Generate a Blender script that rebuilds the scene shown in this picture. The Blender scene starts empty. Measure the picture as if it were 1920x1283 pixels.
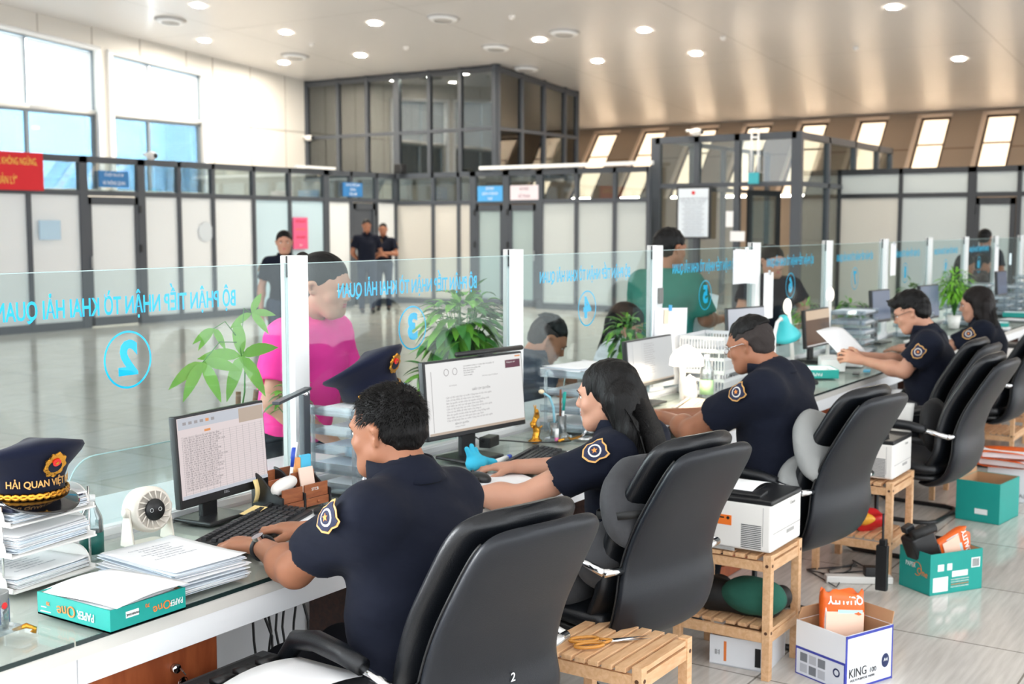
import bpy, bmesh, math, random
import numpy as np
from mathutils import Vector, Matrix, Euler, noise
PI = math.pi
R = math.radians
C = bpy.context.scene.collection
sc = bpy.context.scene

# ---------------------------------------------------------------- camera
CAM_PITCH, CAM_YAW = 5.46, 33.61
cam_d = bpy.data.cameras.new('camera')
cam_d.sensor_width = 36.0
cam_d.lens = 36.0 * 2260 / 1920
cam_d.clip_end = 200
cam_d.dof.use_dof = True
cam_d.dof.focus_distance = 3.1
cam_d.dof.aperture_fstop = 5.0
cam = bpy.data.objects.new('camera', cam_d)
C.objects.link(cam)
cam.location = (0, 0, 1.62)
cam.rotation_euler = (R(90 - CAM_PITCH), 0, R(CAM_YAW - 90))
sc.camera = cam

# ---------------------------------------------------------------- world, light, exposure
w = bpy.data.worlds.new('world')
sc.world = w
w.use_nodes = True
wn = w.node_tree.nodes
wl = w.node_tree.links
bg = wn['Background']
wtc = wn.new('ShaderNodeTexCoord')
wsep = wn.new('ShaderNodeSeparateXYZ')
wl.new(wtc.outputs['Generated'], wsep.inputs[0])
wramp = wn.new('ShaderNodeValToRGB')
wramp.color_ramp.elements[0].position = 0.42
wramp.color_ramp.elements[0].color = (0.55, 0.56, 0.58, 1)
wramp.color_ramp.elements[1].position = 0.6
wramp.color_ramp.elements[1].color = (0.93, 0.97, 1.0, 1)
wmap = wn.new('ShaderNodeMapRange')
wmap.inputs[1].default_value = -1
wmap.inputs[2].default_value = 1
wl.new(wsep.outputs[2], wmap.inputs[0])
wl.new(wmap.outputs[0], wramp.inputs[0])
wl.new(wramp.outputs[0], bg.inputs[0])
# brighter sky on the window sides of the hall than behind the counter
wdot = wn.new('ShaderNodeVectorMath'); wdot.operation = 'DOT_PRODUCT'
wdot.inputs[1].default_value = (0.50, 0.84, 0.2)
wl.new(wtc.outputs['Generated'], wdot.inputs[0])
wstr = wn.new('ShaderNodeMapRange'); wstr.interpolation_type = 'SMOOTHSTEP'
wstr.inputs[1].default_value = 0.2; wstr.inputs[2].default_value = 0.85
wstr.inputs[3].default_value = 2.45; wstr.inputs[4].default_value = 75.0
wl.new(wdot.outputs['Value'], wstr.inputs[0])
wl.new(wstr.outputs[0], bg.inputs[1])
sc.view_settings.view_transform = 'Standard'
sc.view_settings.look = 'None'
sc.view_settings.exposure = 0.48
sc.view_settings.gamma = 1.0
sc.view_settings.use_curve_mapping = False

# ---------------------------------------------------------------- materials
def lin(c):
    if isinstance(c, str):
        c = [int(c[i:i + 2], 16) / 255 for i in (0, 2, 4)]
    return tuple(x / 12.92 if x <= 0.04045 else ((x + 0.055) / 1.055) ** 2.4 for x in c) + (1,)
MATS = {}
def mat(name, col='808080', rough=0.5, metal=0.0, spec=0.5, var=0.0, vscale=8.0, bump=0.0, bscale=60.0, emit=0.0,
        coat=0.0, sss=0.0, alpha=1.0, sheen=0.0, stretch=None, trans=0.0, ecol=None):
    if name in MATS:
        return MATS[name]
    m = bpy.data.materials.new(name)
    m.use_nodes = True
    nt = m.node_tree; N = nt.nodes; L = nt.links
    b = N['Principled BSDF']
    c = lin(col)
    b.inputs['Base Color'].default_value = c
    b.inputs['Roughness'].default_value = rough
    b.inputs['Metallic'].default_value = metal
    b.inputs['Specular IOR Level'].default_value = spec
    b.inputs['Coat Weight'].default_value = coat
    b.inputs['Coat Roughness'].default_value = 0.08
    b.inputs['Sheen Weight'].default_value = sheen
    b.inputs['Transmission Weight'].default_value = trans
    if sss:
        b.inputs['Subsurface Weight'].default_value = sss
        b.inputs['Subsurface Radius'].default_value = (0.012, 0.005, 0.003)
        b.inputs['Subsurface Scale'].default_value = 1.0
    if emit:
        b.inputs['Emission Color'].default_value = lin(ecol) if ecol else c
        b.inputs['Emission Strength'].default_value = emit
    if alpha < 1:
        b.inputs['Alpha'].default_value = alpha
    if var or bump:
        tc = N.new('ShaderNodeTexCoord')
        mp = N.new('ShaderNodeMapping')
        L.new(tc.outputs['Object'], mp.inputs[0])
        if stretch:
            mp.inputs['Scale'].default_value = stretch
    if var:
        n = N.new('ShaderNodeTexNoise')
        n.inputs['Scale'].default_value = vscale
        n.inputs['Detail'].default_value = 4
        L.new(mp.outputs[0], n.inputs[0])
        mx = N.new('ShaderNodeMix'); mx.data_type = 'RGBA'
        mx.inputs[6].default_value = tuple(max(0, x * (1 - var)) for x in c[:3]) + (1,)
        mx.inputs[7].default_value = tuple(min(1, x * (1 + var)) for x in c[:3]) + (1,)
        L.new(n.outputs[0], mx.inputs[0])
        L.new(mx.outputs[2], b.inputs['Base Color'])
    if bump:
        n = N.new('ShaderNodeTexNoise')
        n.inputs['Scale'].default_value = bscale
        n.inputs['Detail'].default_value = 3
        L.new(mp.outputs[0], n.inputs[0])
        bp = N.new('ShaderNodeBump')
        bp.inputs['Strength'].default_value = bump
        bp.inputs['Distance'].default_value = 0.01
        L.new(n.outputs[0], bp.inputs['Height'])
        L.new(bp.outputs[0], b.inputs['Normal'])
    MATS[name] = m
    return m

def glass_mat(name, tint='f4fbfa', refl=0.06, rough=0.0, haze=0.0, hazecol='ffffff'):
    """thin pane: straight-through light, tinted, with a glossy face"""
    if name in MATS:
        return MATS[name]
    m = bpy.data.materials.new(name)
    m.use_nodes = True
    nt = m.node_tree; N = nt.nodes; L = nt.links
    N.remove(N['Principled BSDF'])
    out = N['Material Output']
    tr = N.new('ShaderNodeBsdfTransparent'); tr.inputs[0].default_value = lin(tint)
    gl = N.new('ShaderNodeBsdfGlossy'); gl.inputs['Roughness'].default_value = rough
    fr = N.new('ShaderNodeLayerWeight'); fr.inputs[0].default_value = 0.35
    mr = N.new('ShaderNodeMapRange')
    mr.inputs[3].default_value = refl; mr.inputs[4].default_value = min(1.0, refl * 7)
    L.new(fr.outputs['Fresnel'], mr.inputs[0])
    mx = N.new('ShaderNodeMixShader')
    L.new(mr.outputs[0], mx.inputs[0]); L.new(tr.outputs[0], mx.inputs[1]); L.new(gl.outputs[0], mx.inputs[2])
    last = mx
    if haze:
        df = N.new('ShaderNodeBsdfDiffuse'); df.inputs[0].default_value = lin(hazecol)
        tl = N.new('ShaderNodeBsdfTranslucent'); tl.inputs[0].default_value = lin(hazecol)
        m2 = N.new('ShaderNodeMixShader'); m2.inputs[0].default_value = 0.5
        L.new(df.outputs[0], m2.inputs[1]); L.new(tl.outputs[0], m2.inputs[2])
        m3 = N.new('ShaderNodeMixShader'); m3.inputs[0].default_value = haze
        L.new(last.outputs[0], m3.inputs[1]); L.new(m2.outputs[0], m3.inputs[2])
        last = m3
    L.new(last.outputs[0], out.inputs[0])
    MATS[name] = m
    return m

def wood_mat(name, c1, c2, scale=6.0, rough=0.45, stretch=(1, 12, 12)):
    if name in MATS:
        return MATS[name]
    m = mat(name, c1, rough)
    nt = m.node_tree; N = nt.nodes; L = nt.links; b = N['Principled BSDF']
    tc = N.new('ShaderNodeTexCoord'); mp = N.new('ShaderNodeMapping')
    mp.inputs['Scale'].default_value = stretch
    L.new(tc.outputs['Object'], mp.inputs[0])
    n = N.new('ShaderNodeTexNoise'); n.inputs['Scale'].default_value = scale
    n.inputs['Detail'].default_value = 5; n.inputs['Distortion'].default_value = 0.6
    L.new(mp.outputs[0], n.inputs[0])
    cr = N.new('ShaderNodeValToRGB')
    cr.color_ramp.elements[0].position = 0.35; cr.color_ramp.elements[0].color = lin(c2)
    cr.color_ramp.elements[1].position = 0.65; cr.color_ramp.elements[1].color = lin(c1)
    L.new(n.outputs[0], cr.inputs[0]); L.new(cr.outputs[0], b.inputs['Base Color'])
    return m

# ---------------------------------------------------------------- object helpers
def tag(o, label=None, cat=None, group=None, kind=None):
    if label: o['label'] = label
    if cat: o['category'] = cat
    if group: o['group'] = group
    if kind: o['kind'] = kind
    return o
def thing(name, label, cat, loc=(0, 0, 0), rz=0.0, group=None):
    o = bpy.data.objects.new(name, None)
    C.objects.link(o)
    o.empty_display_size = 0.05
    o.location = loc; o.rotation_euler = (0, 0, R(rz))
    return tag(o, label, cat, group)
def children(o):
    return list(o.children)
def copy_tree(o, parent=None, skip=()):
    c = o.copy(); C.objects.link(c)
    if parent is not None: c.parent = parent
    for ch in o.children:
        if ch.name.split('.')[0] in skip: continue
        copy_tree(ch, c, skip)
    return c
def dup(o, loc, rz=0.0, label=None, group=None, skip=()):
    c = copy_tree(o, None, skip)
    c.location = loc; c.rotation_euler = (0, 0, R(rz))
    if label: c['label'] = label
    if group: c['group'] = group
    return c

class MB:
    """collects shapes in one mesh"""
    def __init__(s):
        s.bm = bmesh.new()
    def _new(s, verts, M):
        if M is not None:
            for v in verts: v.co = M @ v.co
        return verts
    def box(s, c, d, rz=0.0, M=None, rx=0.0, ry=0.0, taper=1.0):
        T = Matrix.Translation(c) @ Euler((R(rx), R(ry), R(rz))).to_matrix().to_4x4()
        if M is not None: T = M @ T
        vs = []
        for z in (-.5, .5):
            k = taper if z > 0 else 1.0
            for x, y in ((-.5, -.5), (.5, -.5), (.5, .5), (-.5, .5)):
                vs.append(s.bm.verts.new(T @ Vector((x * d[0] * k, y * d[1] * k, z * d[2]))))
        for f in ((3, 2, 1, 0), (4, 5, 6, 7), (0, 1, 5, 4), (1, 2, 6, 5), (2, 3, 7, 6), (3, 0, 4, 7)):
            s.bm.faces.new([vs[i] for i in f])
        return s
    def quad(s, pts, M=None):
        vs = [s.bm.verts.new((M @ Vector(p)) if M is not None else Vector(p)) for p in pts]
        s.bm.faces.new(vs)
        return s
    def tube(s, path, r, n=10, caps=True, closed=False, M=None, sq=1.0):
        P = [Vector(p) for p in path]
        if M is not None: P = [M @ p for p in P]
        k = len(P)
        rs = r if isinstance(r, (list, tuple)) else [r] * k
        up = None
        rings = []
        for i, p in enumerate(P):
            if closed: t = P[(i + 1) % k] - P[i - 1]
            elif i == 0: t = P[1] - P[0]
            elif i == k - 1: t = P[-1] - P[-2]
            else: t = (P[i + 1] - P[i]).normalized() + (P[i] - P[i - 1]).normalized()
            if t.length < 1e-9: t = Vector((0, 0, 1))
            t.normalize()
            if up is None:
                up = Vector((0, 0, 1)) if abs(t.z) < 0.9 else Vector((1, 0, 0))
            a = t.cross(up)
            if a.length < 1e-6: a = t.orthogonal()
            a.normalize(); b = a.cross(t).normalized(); up = b
            rings.append([s.bm.verts.new(p + (a * math.cos(2 * PI * j / n) + b * math.sin(2 * PI * j / n) * sq) * rs[i]) for j in range(n)])
        m = k if closed else k - 1
        for i in range(m):
            A, B = rings[i], rings[(i + 1) % k]
            for j in range(n):
                s.bm.faces.new((A[j], A[(j + 1) % n], B[(j + 1) % n], B[j]))
        if caps and not closed:
            s.bm.faces.new(rings[0][::-1]); s.bm.faces.new(rings[-1])
        return s
    def cyl(s, a, b, r, n=20, r2=None):
        return s.tube([a, b], [r, r if r2 is None else r2], n)
    def lathe(s, prof, n=24, M=None, c=(0, 0, 0), sx=1.0, sy=1.0):
        rings = []
        for (r, z) in prof:
            if r < 1e-5:
                p = Vector((c[0], c[1], c[2] + z))
                rings.append([s.bm.verts.new(M @ p if M is not None else p)])
            else:
                ring = []
                for j in range(n):
                    p = Vector((c[0] + r * sx * math.cos(2 * PI * j / n), c[1] + r * sy * math.sin(2 * PI * j / n), c[2] + z))
                    ring.append(s.bm.verts.new(M @ p if M is not None else p))
                rings.append(ring)
        for A, B in zip(rings[:-1], rings[1:]):
            for j in range(n):
                if len(A) == 1 and len(B) == 1: continue
                if len(A) == 1: s.bm.faces.new((A[0], B[(j + 1) % n], B[j]))
                elif len(B) == 1: s.bm.faces.new((A[j], A[(j + 1) % n], B[0]))
                else: s.bm.faces.new((A[j], A[(j + 1) % n], B[(j + 1) % n], B[j]))
        return s
    def ball(s, c, r, n=16, m=10, M=None):
        if not isinstance(r, (tuple, list)): r = (r, r, r)
        prof = [(math.sin(PI * i / m), -math.cos(PI * i / m)) for i in range(m + 1)]
        T = Matrix.Translation(c) @ Matrix.Diagonal((r[0], r[1], r[2], 1))
        if M is not None: T = M @ T
        return s.lathe([(max(0, a), b) for a, b in prof], n, T)
    def prism(s, pts, d, M=None, hole=None):
        """outline in local XY, extruded along +Z by d, placed by M"""
        M = M or Matrix.Identity(4)
        vs = [s.bm.verts.new(M @ Vector((p[0], p[1], 0))) for p in pts]
        vt = [s.bm.verts.new(M @ Vector((p[0], p[1], d))) for p in pts]
        n = len(pts)
        if hole:
            hb = [s.bm.verts.new(M @ Vector((p[0], p[1], 0))) for p in hole]
            ht = [s.bm.verts.new(M @ Vector((p[0], p[1], d))) for p in hole]
            for lo, hi, fl in ((vs, hb, 0), (vt, ht, 1)):
                ed = []
                for ring in (lo, hi):
                    for i in range(len(ring)): ed.append(s.bm.edges.new((ring[i], ring[(i + 1) % len(ring)])))
                bmesh.ops.triangle_fill(s.bm, use_beauty=True, edges=ed)
            q = len(hole)
            for i in range(q): s.bm.faces.new((hb[i], hb[(i + 1) % q], ht[(i + 1) % q], ht[i]))
        else:
            s.bm.faces.new(vs[::-1]); s.bm.faces.new(vt)
        for i in range(n): s.bm.faces.new((vs[i], vs[(i + 1) % n], vt[(i + 1) % n], vt[i]))
        return s
    def grid(s, nx, ny, fn):
        V = [[s.bm.verts.new(fn(i / (nx - 1), j / (ny - 1))) for i in range(nx)] for j in range(ny)]
        for j in range(ny - 1):
            for i in range(nx - 1): s.bm.faces.new((V[j][i], V[j][i + 1], V[j + 1][i + 1], V[j + 1][i]))
        return s
    def build(s, name, m, parent=None, smooth=False, bevel=0.0, seg=2, sub=0, solid=0.0, loc=None, rot=None):
        bmesh.ops.recalc_face_normals(s.bm, faces=s.bm.faces)
        me = bpy.data.meshes.new(name)
        s.bm.to_mesh(me); s.bm.free()
        if m is not None:
            for q in (m if isinstance(m, (list, tuple)) else [m]): me.materials.append(q)
        if smooth:
            me.polygons.foreach_set('use_smooth', [True] * len(me.polygons))
        o = bpy.data.objects.new(name, me)
        C.objects.link(o)
        if parent is not None: o.parent = parent
        if loc is not None: o.location = loc
        if rot is not None: o.rotation_euler = [R(a) for a in rot]
        if solid:
            q = o.modifiers.new('solid', 'SOLIDIFY'); q.thickness = solid; q.offset = 0
        if bevel:
            q = o.modifiers.new('bevel', 'BEVEL'); q.width = bevel; q.segments = seg; q.limit_method = 'ANGLE'; q.angle_limit = R(40)
            me.polygons.foreach_set('use_smooth', [True] * len(me.polygons))
            try:
                q2 = o.modifiers.new('wn', 'WEIGHTED_NORMAL'); q2.keep_sharp = True
            except Exception: pass
        if sub:
            q = o.modifiers.new('sub', 'SUBSURF'); q.levels = sub; q.render_levels = sub
        return o

def rrect(w_, h_, r, n=4, cx=0.0, cy=0.0):
    pts = []
    for (sx, sy, a0) in ((1, 1, 0), (-1, 1, 90), (-1, -1, 180), (1, -1, 270)):
        for i in range(n + 1):
            a = R(a0 + 90 * i / n)
            pts.append((cx + sx * (w_ / 2 - r) + r * math.cos(a), cy + sy * (h_ / 2 - r) + r * math.sin(a)))
    return pts
def frame_M(origin, xdir, ydir):
    x = Vector(xdir).normalized(); y = Vector(ydir).normalized(); z = x.cross(y).normalized()
    y = z.cross(x)
    M = Matrix((x, y, z)).transposed().to_4x4()
    M.translation = Vector(origin)
    return M

def text_mesh(name, body, size, m, parent, M, align='CENTER', depth=0.0004, sx=1.0, bold=0.0, spacing=1.0):
    """lettering as a thin raised mesh; M places the text's XY plane"""
    cu = bpy.data.curves.new(name, 'FONT')
    cu.body = body; cu.size = size; cu.align_x = align; cu.align_y = 'CENTER'
    cu.extrude = depth; cu.offset = bold; cu.resolution_u = 3; cu.space_character = spacing
    t = bpy.data.objects.new(name + '_tmp', cu)
    C.objects.link(t)
    bpy.context.view_layer.update()
    dg = bpy.context.evaluated_depsgraph_get()
    me = bpy.data.meshes.new_from_object(t.evaluated_get(dg))
    bpy.data.objects.remove(t); bpy.data.curves.remove(cu)
    me.transform(M @ Matrix.Diagonal((sx, 1, 1, 1)))
    if (M.to_3x3().determinant() * sx) < 0: me.flip_normals()
    me.materials.clear(); me.materials.append(m); me.name = name
    o = bpy.data.objects.new(name, me)
    C.objects.link(o)
    if parent is not None: o.parent = parent
    return o
# ---------------------------------------------------------------- material library
M_white = mat('white_laminate', 'f2f4f6', 0.35)
M_whitep = mat('white_plastic', 'eceae6', 0.4)
M_cream = mat('cream_plastic', 'e4ddd2', 0.45)
M_alu = mat('white_aluminium', 'eef0f0', 0.35)
M_alu_shade = mat('shaded_aluminium', 'b9b8b5', 0.4)
M_dark = mat('dark_frame', '474c53', 0.4, spec=0.5)
M_darker = mat('black_frame', '26282b', 0.4)
M_black = mat('black_plastic', '1b1c1e', 0.38)
M_blackm = mat('matt_black', '141516', 0.6)
M_leather = mat('black_leather', '0e1116', 0.36, spec=0.45, bump=0.12, bscale=350)
M_leatherb = mat('black_leather_back', '10151d', 0.42, spec=0.45, bump=0.08, bscale=400)  # slight blue in the base colour stands in for bluish reflections
M_chrome = mat('chrome', 'd8dadc', 0.12, metal=1.0)
M_gold = mat('gold', 'd99a3a', 0.22, metal=1.0, bump=0.2, bscale=120)
M_goldp = mat('gold_embroidery', 'd8a560', 0.5, metal=0.3)
M_navy = mat('navy_uniform_cloth', '0e1322', 0.85, spec=0.2, var=0.12, vscale=6, sheen=0.02, bump=0.9, bscale=6, stretch=(1, 1, 2.2))
M_navyc = mat('navy_cap_felt', '11162a', 0.9, spec=0.15, sheen=0.1)
M_trous = mat('dark_trousers', '0b0d14', 0.9, spec=0.2)
M_skin = mat('skin', '9c694f', 0.5, spec=0.35, sss=0.12, var=0.05, vscale=18)
M_skinp = mat('skin_fair', 'b98972', 0.5, spec=0.35, sss=0.12, var=0.04, vscale=18)
M_hair = mat('black_hair', '080707', 0.5, spec=0.22, bump=0.35, bscale=40, stretch=(6, 6, 1))
M_hairb = mat('dark_brown_hair', '130d0c', 0.5, spec=0.22, bump=0.35, bscale=40, stretch=(6, 6, 1))
M_shaved = mat('shaved_hair', '2b2422', 0.85, var=0.3, vscale=90)
M_paper = mat('white_paper', 'f4f5f7', 0.7)
M_paper2 = mat('bluish_paper', 'dfe9f2', 0.7, var=0.06, vscale=60, stretch=(1, 1, 30))
M_teal = mat('teal_cardboard', '0f9a90', 0.5, var=0.06, vscale=14)
M_teald = mat('dark_teal_cardboard', '12645c', 0.5)
M_card = mat('brown_cardboard', 'b98f6a', 0.75, var=0.08, vscale=20)
M_orange = mat('orange_wrapper', 'ee6a24', 0.35, var=0.08)
M_red = mat('red_plastic', 'd8262c', 0.4)
M_cyan = mat('cyan_vinyl', '2ad8ff', 0.5, emit=0.0)
M_blue = mat('blue_plastic', '2a4fc0', 0.35)
M_sky = mat('sky_blue_paper', '55c3ea', 0.5)
M_yellow = mat('yellow_paper', 'f2d795', 0.6)
M_pinkp = mat('pink_paper', 'e878b0', 0.6)
M_pine = wood_mat('pine_wood', 'e2b98f', 'd2a377', 5, 0.5, (3, 14, 14))
M_brownw = wood_mat('reddish_brown_wood', 'a8653f', '8c4e30', 5, 0.45, (2, 12, 12))
M_darkw = wood_mat('dark_brown_wood', '4a2a1e', '361d15', 5, 0.45, (2, 12, 12))
M_cab = wood_mat('cabinet_wood', 'a85a34', '8f4627', 4, 0.4, (8, 8, 1.2))
M_acryl = glass_mat('clear_acrylic', 'eaf2f6', 0.10, 0.02, haze=0.10)
M_glass = glass_mat('screen_glass', 'f1f8f8', 0.012)
M_pane = glass_mat('partition_glass', 'dfe8ea', 0.07)
M_paned = glass_mat('upper_room_glass', 'aab2b2', 0.12)
M_gedge = mat('glass_edge', '3a8f8a', 0.15, emit=0.0)
M_bottle = glass_mat('clear_bottle', 'e4f2f4', 0.14, 0.02, haze=0.08)
M_leaf = mat('leaf', '6fa638', 0.4, var=0.2, vscale=20, sss=0.0)
M_leafd = mat('dark_leaf', '3f7d33', 0.4, var=0.3, vscale=15)
M_leafl = mat('light_leaf', '7fae4a', 0.4, var=0.15, vscale=15)
M_stem = mat('brown_stem', '7a5b45', 0.8, var=0.2)
M_pink = mat('hot_pink_shirt', 'f02a94', 0.75, var=0.06, bump=0.15, bscale=30)
M_green = mat('green_shirt', '1f6b5c', 0.8, var=0.1, vscale=5, bump=0.15, bscale=30)
M_greenb = mat('green_pillow_cloth', '1f5b4c', 0.9, bump=0.2, bscale=60)
M_grayc = mat('grey_velour_cushion', '3d3e41', 0.95, sheen=0.05, var=0.3, vscale=14, bump=0.6, bscale=16)
M_led = mat('lamp_glow', 'fff3e0', 0.5, emit=7.0)
M_downl = mat('downlight_glow', 'fff4e4', 0.5, emit=700.0)
M_lampw = mat('warm_lamp_shade', 'fff6ea', 0.4, emit=.75)
M_tealp = mat('turquoise_lamp', '46c9cf', 0.35)
M_lip = mat('lips', 'b8505a', 0.4)
M_eye = mat('dark_eye', '1a1210', 0.2)
M_eyew = mat('eye_white', 'e6e2dc', 0.3)

# vinyl letters glow through when daylight is behind them
_n = M_cyan.node_tree
_t = _n.nodes.new('ShaderNodeBsdfTranslucent'); _t.inputs[0].default_value = lin('3ce4ff')
_x = _n.nodes.new('ShaderNodeMixShader'); _x.inputs[0].default_value = 0.45
_n.links.new(_n.nodes['Principled BSDF'].outputs[0], _x.inputs[1]); _n.links.new(_t.outputs[0], _x.inputs[2])
_n.links.new(_x.outputs[0], _n.nodes['Material Output'].inputs[0])
# ================================================================ THE HALL
def struct(name, mb, m, **k):
    o = mb.build(name, m, **k); o['kind'] = 'structure'; return o
ZC = lambda X: 5.63 - 0.0757 * (X - 13.4)

# polished floor: tiles laid in long boards
def floor_mat():
    m = mat('polished_floor_tile', 'c4bfb7', 0.12, spec=0.6)
    nt = m.node_tree; N = nt.nodes; L = nt.links; b = N['Principled BSDF']
    tc = N.new('ShaderNodeTexCoord')
    br = N.new('ShaderNodeTexBrick')
    br.offset = 0.0
    br.inputs['Color1'].default_value = lin('e0dcd6'); br.inputs['Color2'].default_value = lin('d9d4cc')
    br.inputs['Mortar'].default_value = lin('8c867e')
    br.inputs['Scale'].default_value = 1.0; br.inputs['Mortar Size'].default_value = 0.004
    br.inputs['Brick Width'].default_value = 0.8; br.inputs['Row Height'].default_value = 0.8
    L.new(tc.outputs['Object'], br.inputs[0])
    mp = N.new('ShaderNodeMapping'); mp.inputs['Scale'].default_value = (1.2, 16, 1)
    L.new(tc.outputs['Object'], mp.inputs[0])
    n = N.new('ShaderNodeTexNoise'); n.inputs['Scale'].default_value = 3.0; n.inputs['Detail'].default_value = 6
    L.new(mp.outputs[0], n.inputs[0])
    cr = N.new('ShaderNodeValToRGB')
    cr.color_ramp.elements[0].position = 0.3; cr.color_ramp.elements[0].color = (0.72, 0.71, 0.7, 1)
    cr.color_ramp.elements[1].position = 0.7; cr.color_ramp.elements[1].color = (1, 1, 1, 1)
    L.new(n.outputs[0], cr.inputs[0])
    mx = N.new('ShaderNodeMix'); mx.data_type = 'RGBA'; mx.blend_type = 'MULTIPLY'; mx.inputs[0].default_value = 0.8
    L.new(br.outputs[0], mx.inputs[6]); L.new(cr.outputs[0], mx.inputs[7]); L.new(mx.outputs[2], b.inputs['Base Color'])
    n2 = N.new('ShaderNodeTexNoise'); n2.inputs['Scale'].default_value = 1.2
    L.new(tc.outputs['Object'], n2.inputs[0])
    mr = N.new('ShaderNodeMapRange'); mr.inputs[3].default_value = 0.05; mr.inputs[4].default_value = 0.17
    L.new(n2.outputs[0], mr.inputs[0]); L.new(mr.outputs[0], b.inputs['Roughness'])
    return m
struct('floor', MB().box((12.5, 6, -0.05), (37, 30, 0.1)), floor_mat())

def ceil_mat():
    m = mat('glossy_ceiling_panel', 'dedcda', 0.3, spec=0.7)
    nt = m.node_tree; N = nt.nodes; L = nt.links; b = N['Principled BSDF']
    tc = N.new('ShaderNodeTexCoord'); mp = N.new('ShaderNodeMapping'); mp.inputs['Scale'].default_value = (0.6, 9, 1)
    L.new(tc.outputs['Object'], mp.inputs[0])
    n = N.new('ShaderNodeTexNoise'); n.inputs['Scale'].default_value = 2.0; n.inputs['Detail'].default_value = 4
    L.new(mp.outputs[0], n.inputs[0])
    mr = N.new('ShaderNodeMapRange'); mr.inputs[3].default_value = 0.3; mr.inputs[4].default_value = 0.45
    L.new(n.outputs[0], mr.inputs[0]); L.new(mr.outputs[0], b.inputs['Roughness'])
    b.inputs['Coat Weight'].default_value = 0.25; b.inputs['Coat Roughness'].default_value = 0.2
    return m
cb = MB()
x0, x1, y0, y1 = -5.5, 30.2, -8.5, 20.3
cb.prism([(x0, ZC(x0)), (x1, ZC(x1)), (x1, ZC(x1) + .12), (x0, ZC(x0) + .12)], y1 - y0,
         frame_M((0, y1, 0), (1, 0, 0), (0, 0, 1)))
struct('ceiling', cb, ceil_mat())
# fine panel joints of the ceiling
tj = MB()
for Y in (4.9, 9.1, 13.3, 17.6):
    tj.quad([(x0, Y, ZC(x0) - .002), (x1, Y, ZC(x1) - .002), (x1, Y + .012, ZC(x1) - .002), (x0, Y + .012, ZC(x0) - .002)])
for X in (11.5, 16.6, 22.9, 27.4):
    tj.quad([(X, y0, ZC(X) - .002), (X + .012, y0, ZC(X) - .002), (X + .012, y1, ZC(X) - .002), (X, y1, ZC(X) - .002)])
struct('trim_1', tj, mat('ceiling_joint', 'a9a6a2', 0.6))

# tall outer wall on the public side with high windows
M_wallp = mat('beige_wall_panel', 'dcd8d0', 0.45, var=0.03, vscale=1.5)
M_joint = mat('panel_joint', 'b4afa6', 0.6)
wb = MB()
WZ0 = 2.95
wins = [(6.95, 9.43), (9.85, 12.33), (12.8, 15.46), (15.74, 18.16)]
WT = lambda X: ZC(X) - .42
Yw = 20.0
def wallpoly(mb, xa, xb, za0, zb0, za1, zb1):
    mb.prism([(xa, za0), (xb, zb0), (xb, zb1), (xa, za1)], 0.25, frame_M((0, Yw + .25, 0), (1, 0, 0), (0, 0, 1)))
wallpoly(wb, -5.5, 30.2, 0, 0, WZ0 - .6, WZ0 - .6)
edges = [-5.5] + [e for w_ in wins for e in w_] + [30.2]
for i in range(0, len(edges), 2):
    wallpoly(wb, edges[i], edges[i + 1], WZ0 - .6, WZ0 - .6, ZC(edges[i]), ZC(edges[i + 1]))
for a, b_ in wins:
    wallpoly(wb, a, b_, WT(a), WT(b_), ZC(a), ZC(b_))
struct('wall_left', wb, M_wallp)
jb = MB()
for X in (12.9, 14.15, 15.35, 16.5, 17.7, 18.43, 19.53, 20.62, 21.7, 22.9, 24.1, 25.3):
    z0_ = 0 if X > 18.3 else WT(X) + .03
    jb.box((X, Yw - .004, (z0_ + ZC(X)) / 2), (.025, .008, ZC(X) - z0_ - .01))
jb.box((23, Yw - .004, 3.84), (9.1, .008, .025))
struct('trim_2', jb, M_joint)
M_blind = mat('white_roller_blind', 'f6f6f4', 0.8)
bn = M_blind.node_tree
tlb = bn.nodes.new('ShaderNodeBsdfTranslucent'); tlb.inputs[0].default_value = (0.24, 0.24, 0.24, 1)
mxb = bn.nodes.new('ShaderNodeMixShader'); mxb.inputs[0].default_value = 0.7
bn.links.new(bn.nodes['Principled BSDF'].outputs[0], mxb.inputs[1]); bn.links.new(tlb.outputs[0], mxb.inputs[2])
bn.links.new(mxb.outputs[0], bn.nodes['Material Output'].inputs[0])
M_skyglass = glass_mat('clear_window_glass', 'f4f8f8', 0.05)
M_tintg = glass_mat('blue_tinted_glass', '627079', 0.04)
M_wframe = mat('grey_window_frame', '7f8a92', 0.5)
nwin = [0]
def nextwin():
    nwin[0] += 1; return 'window_%d' % nwin[0]
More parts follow.
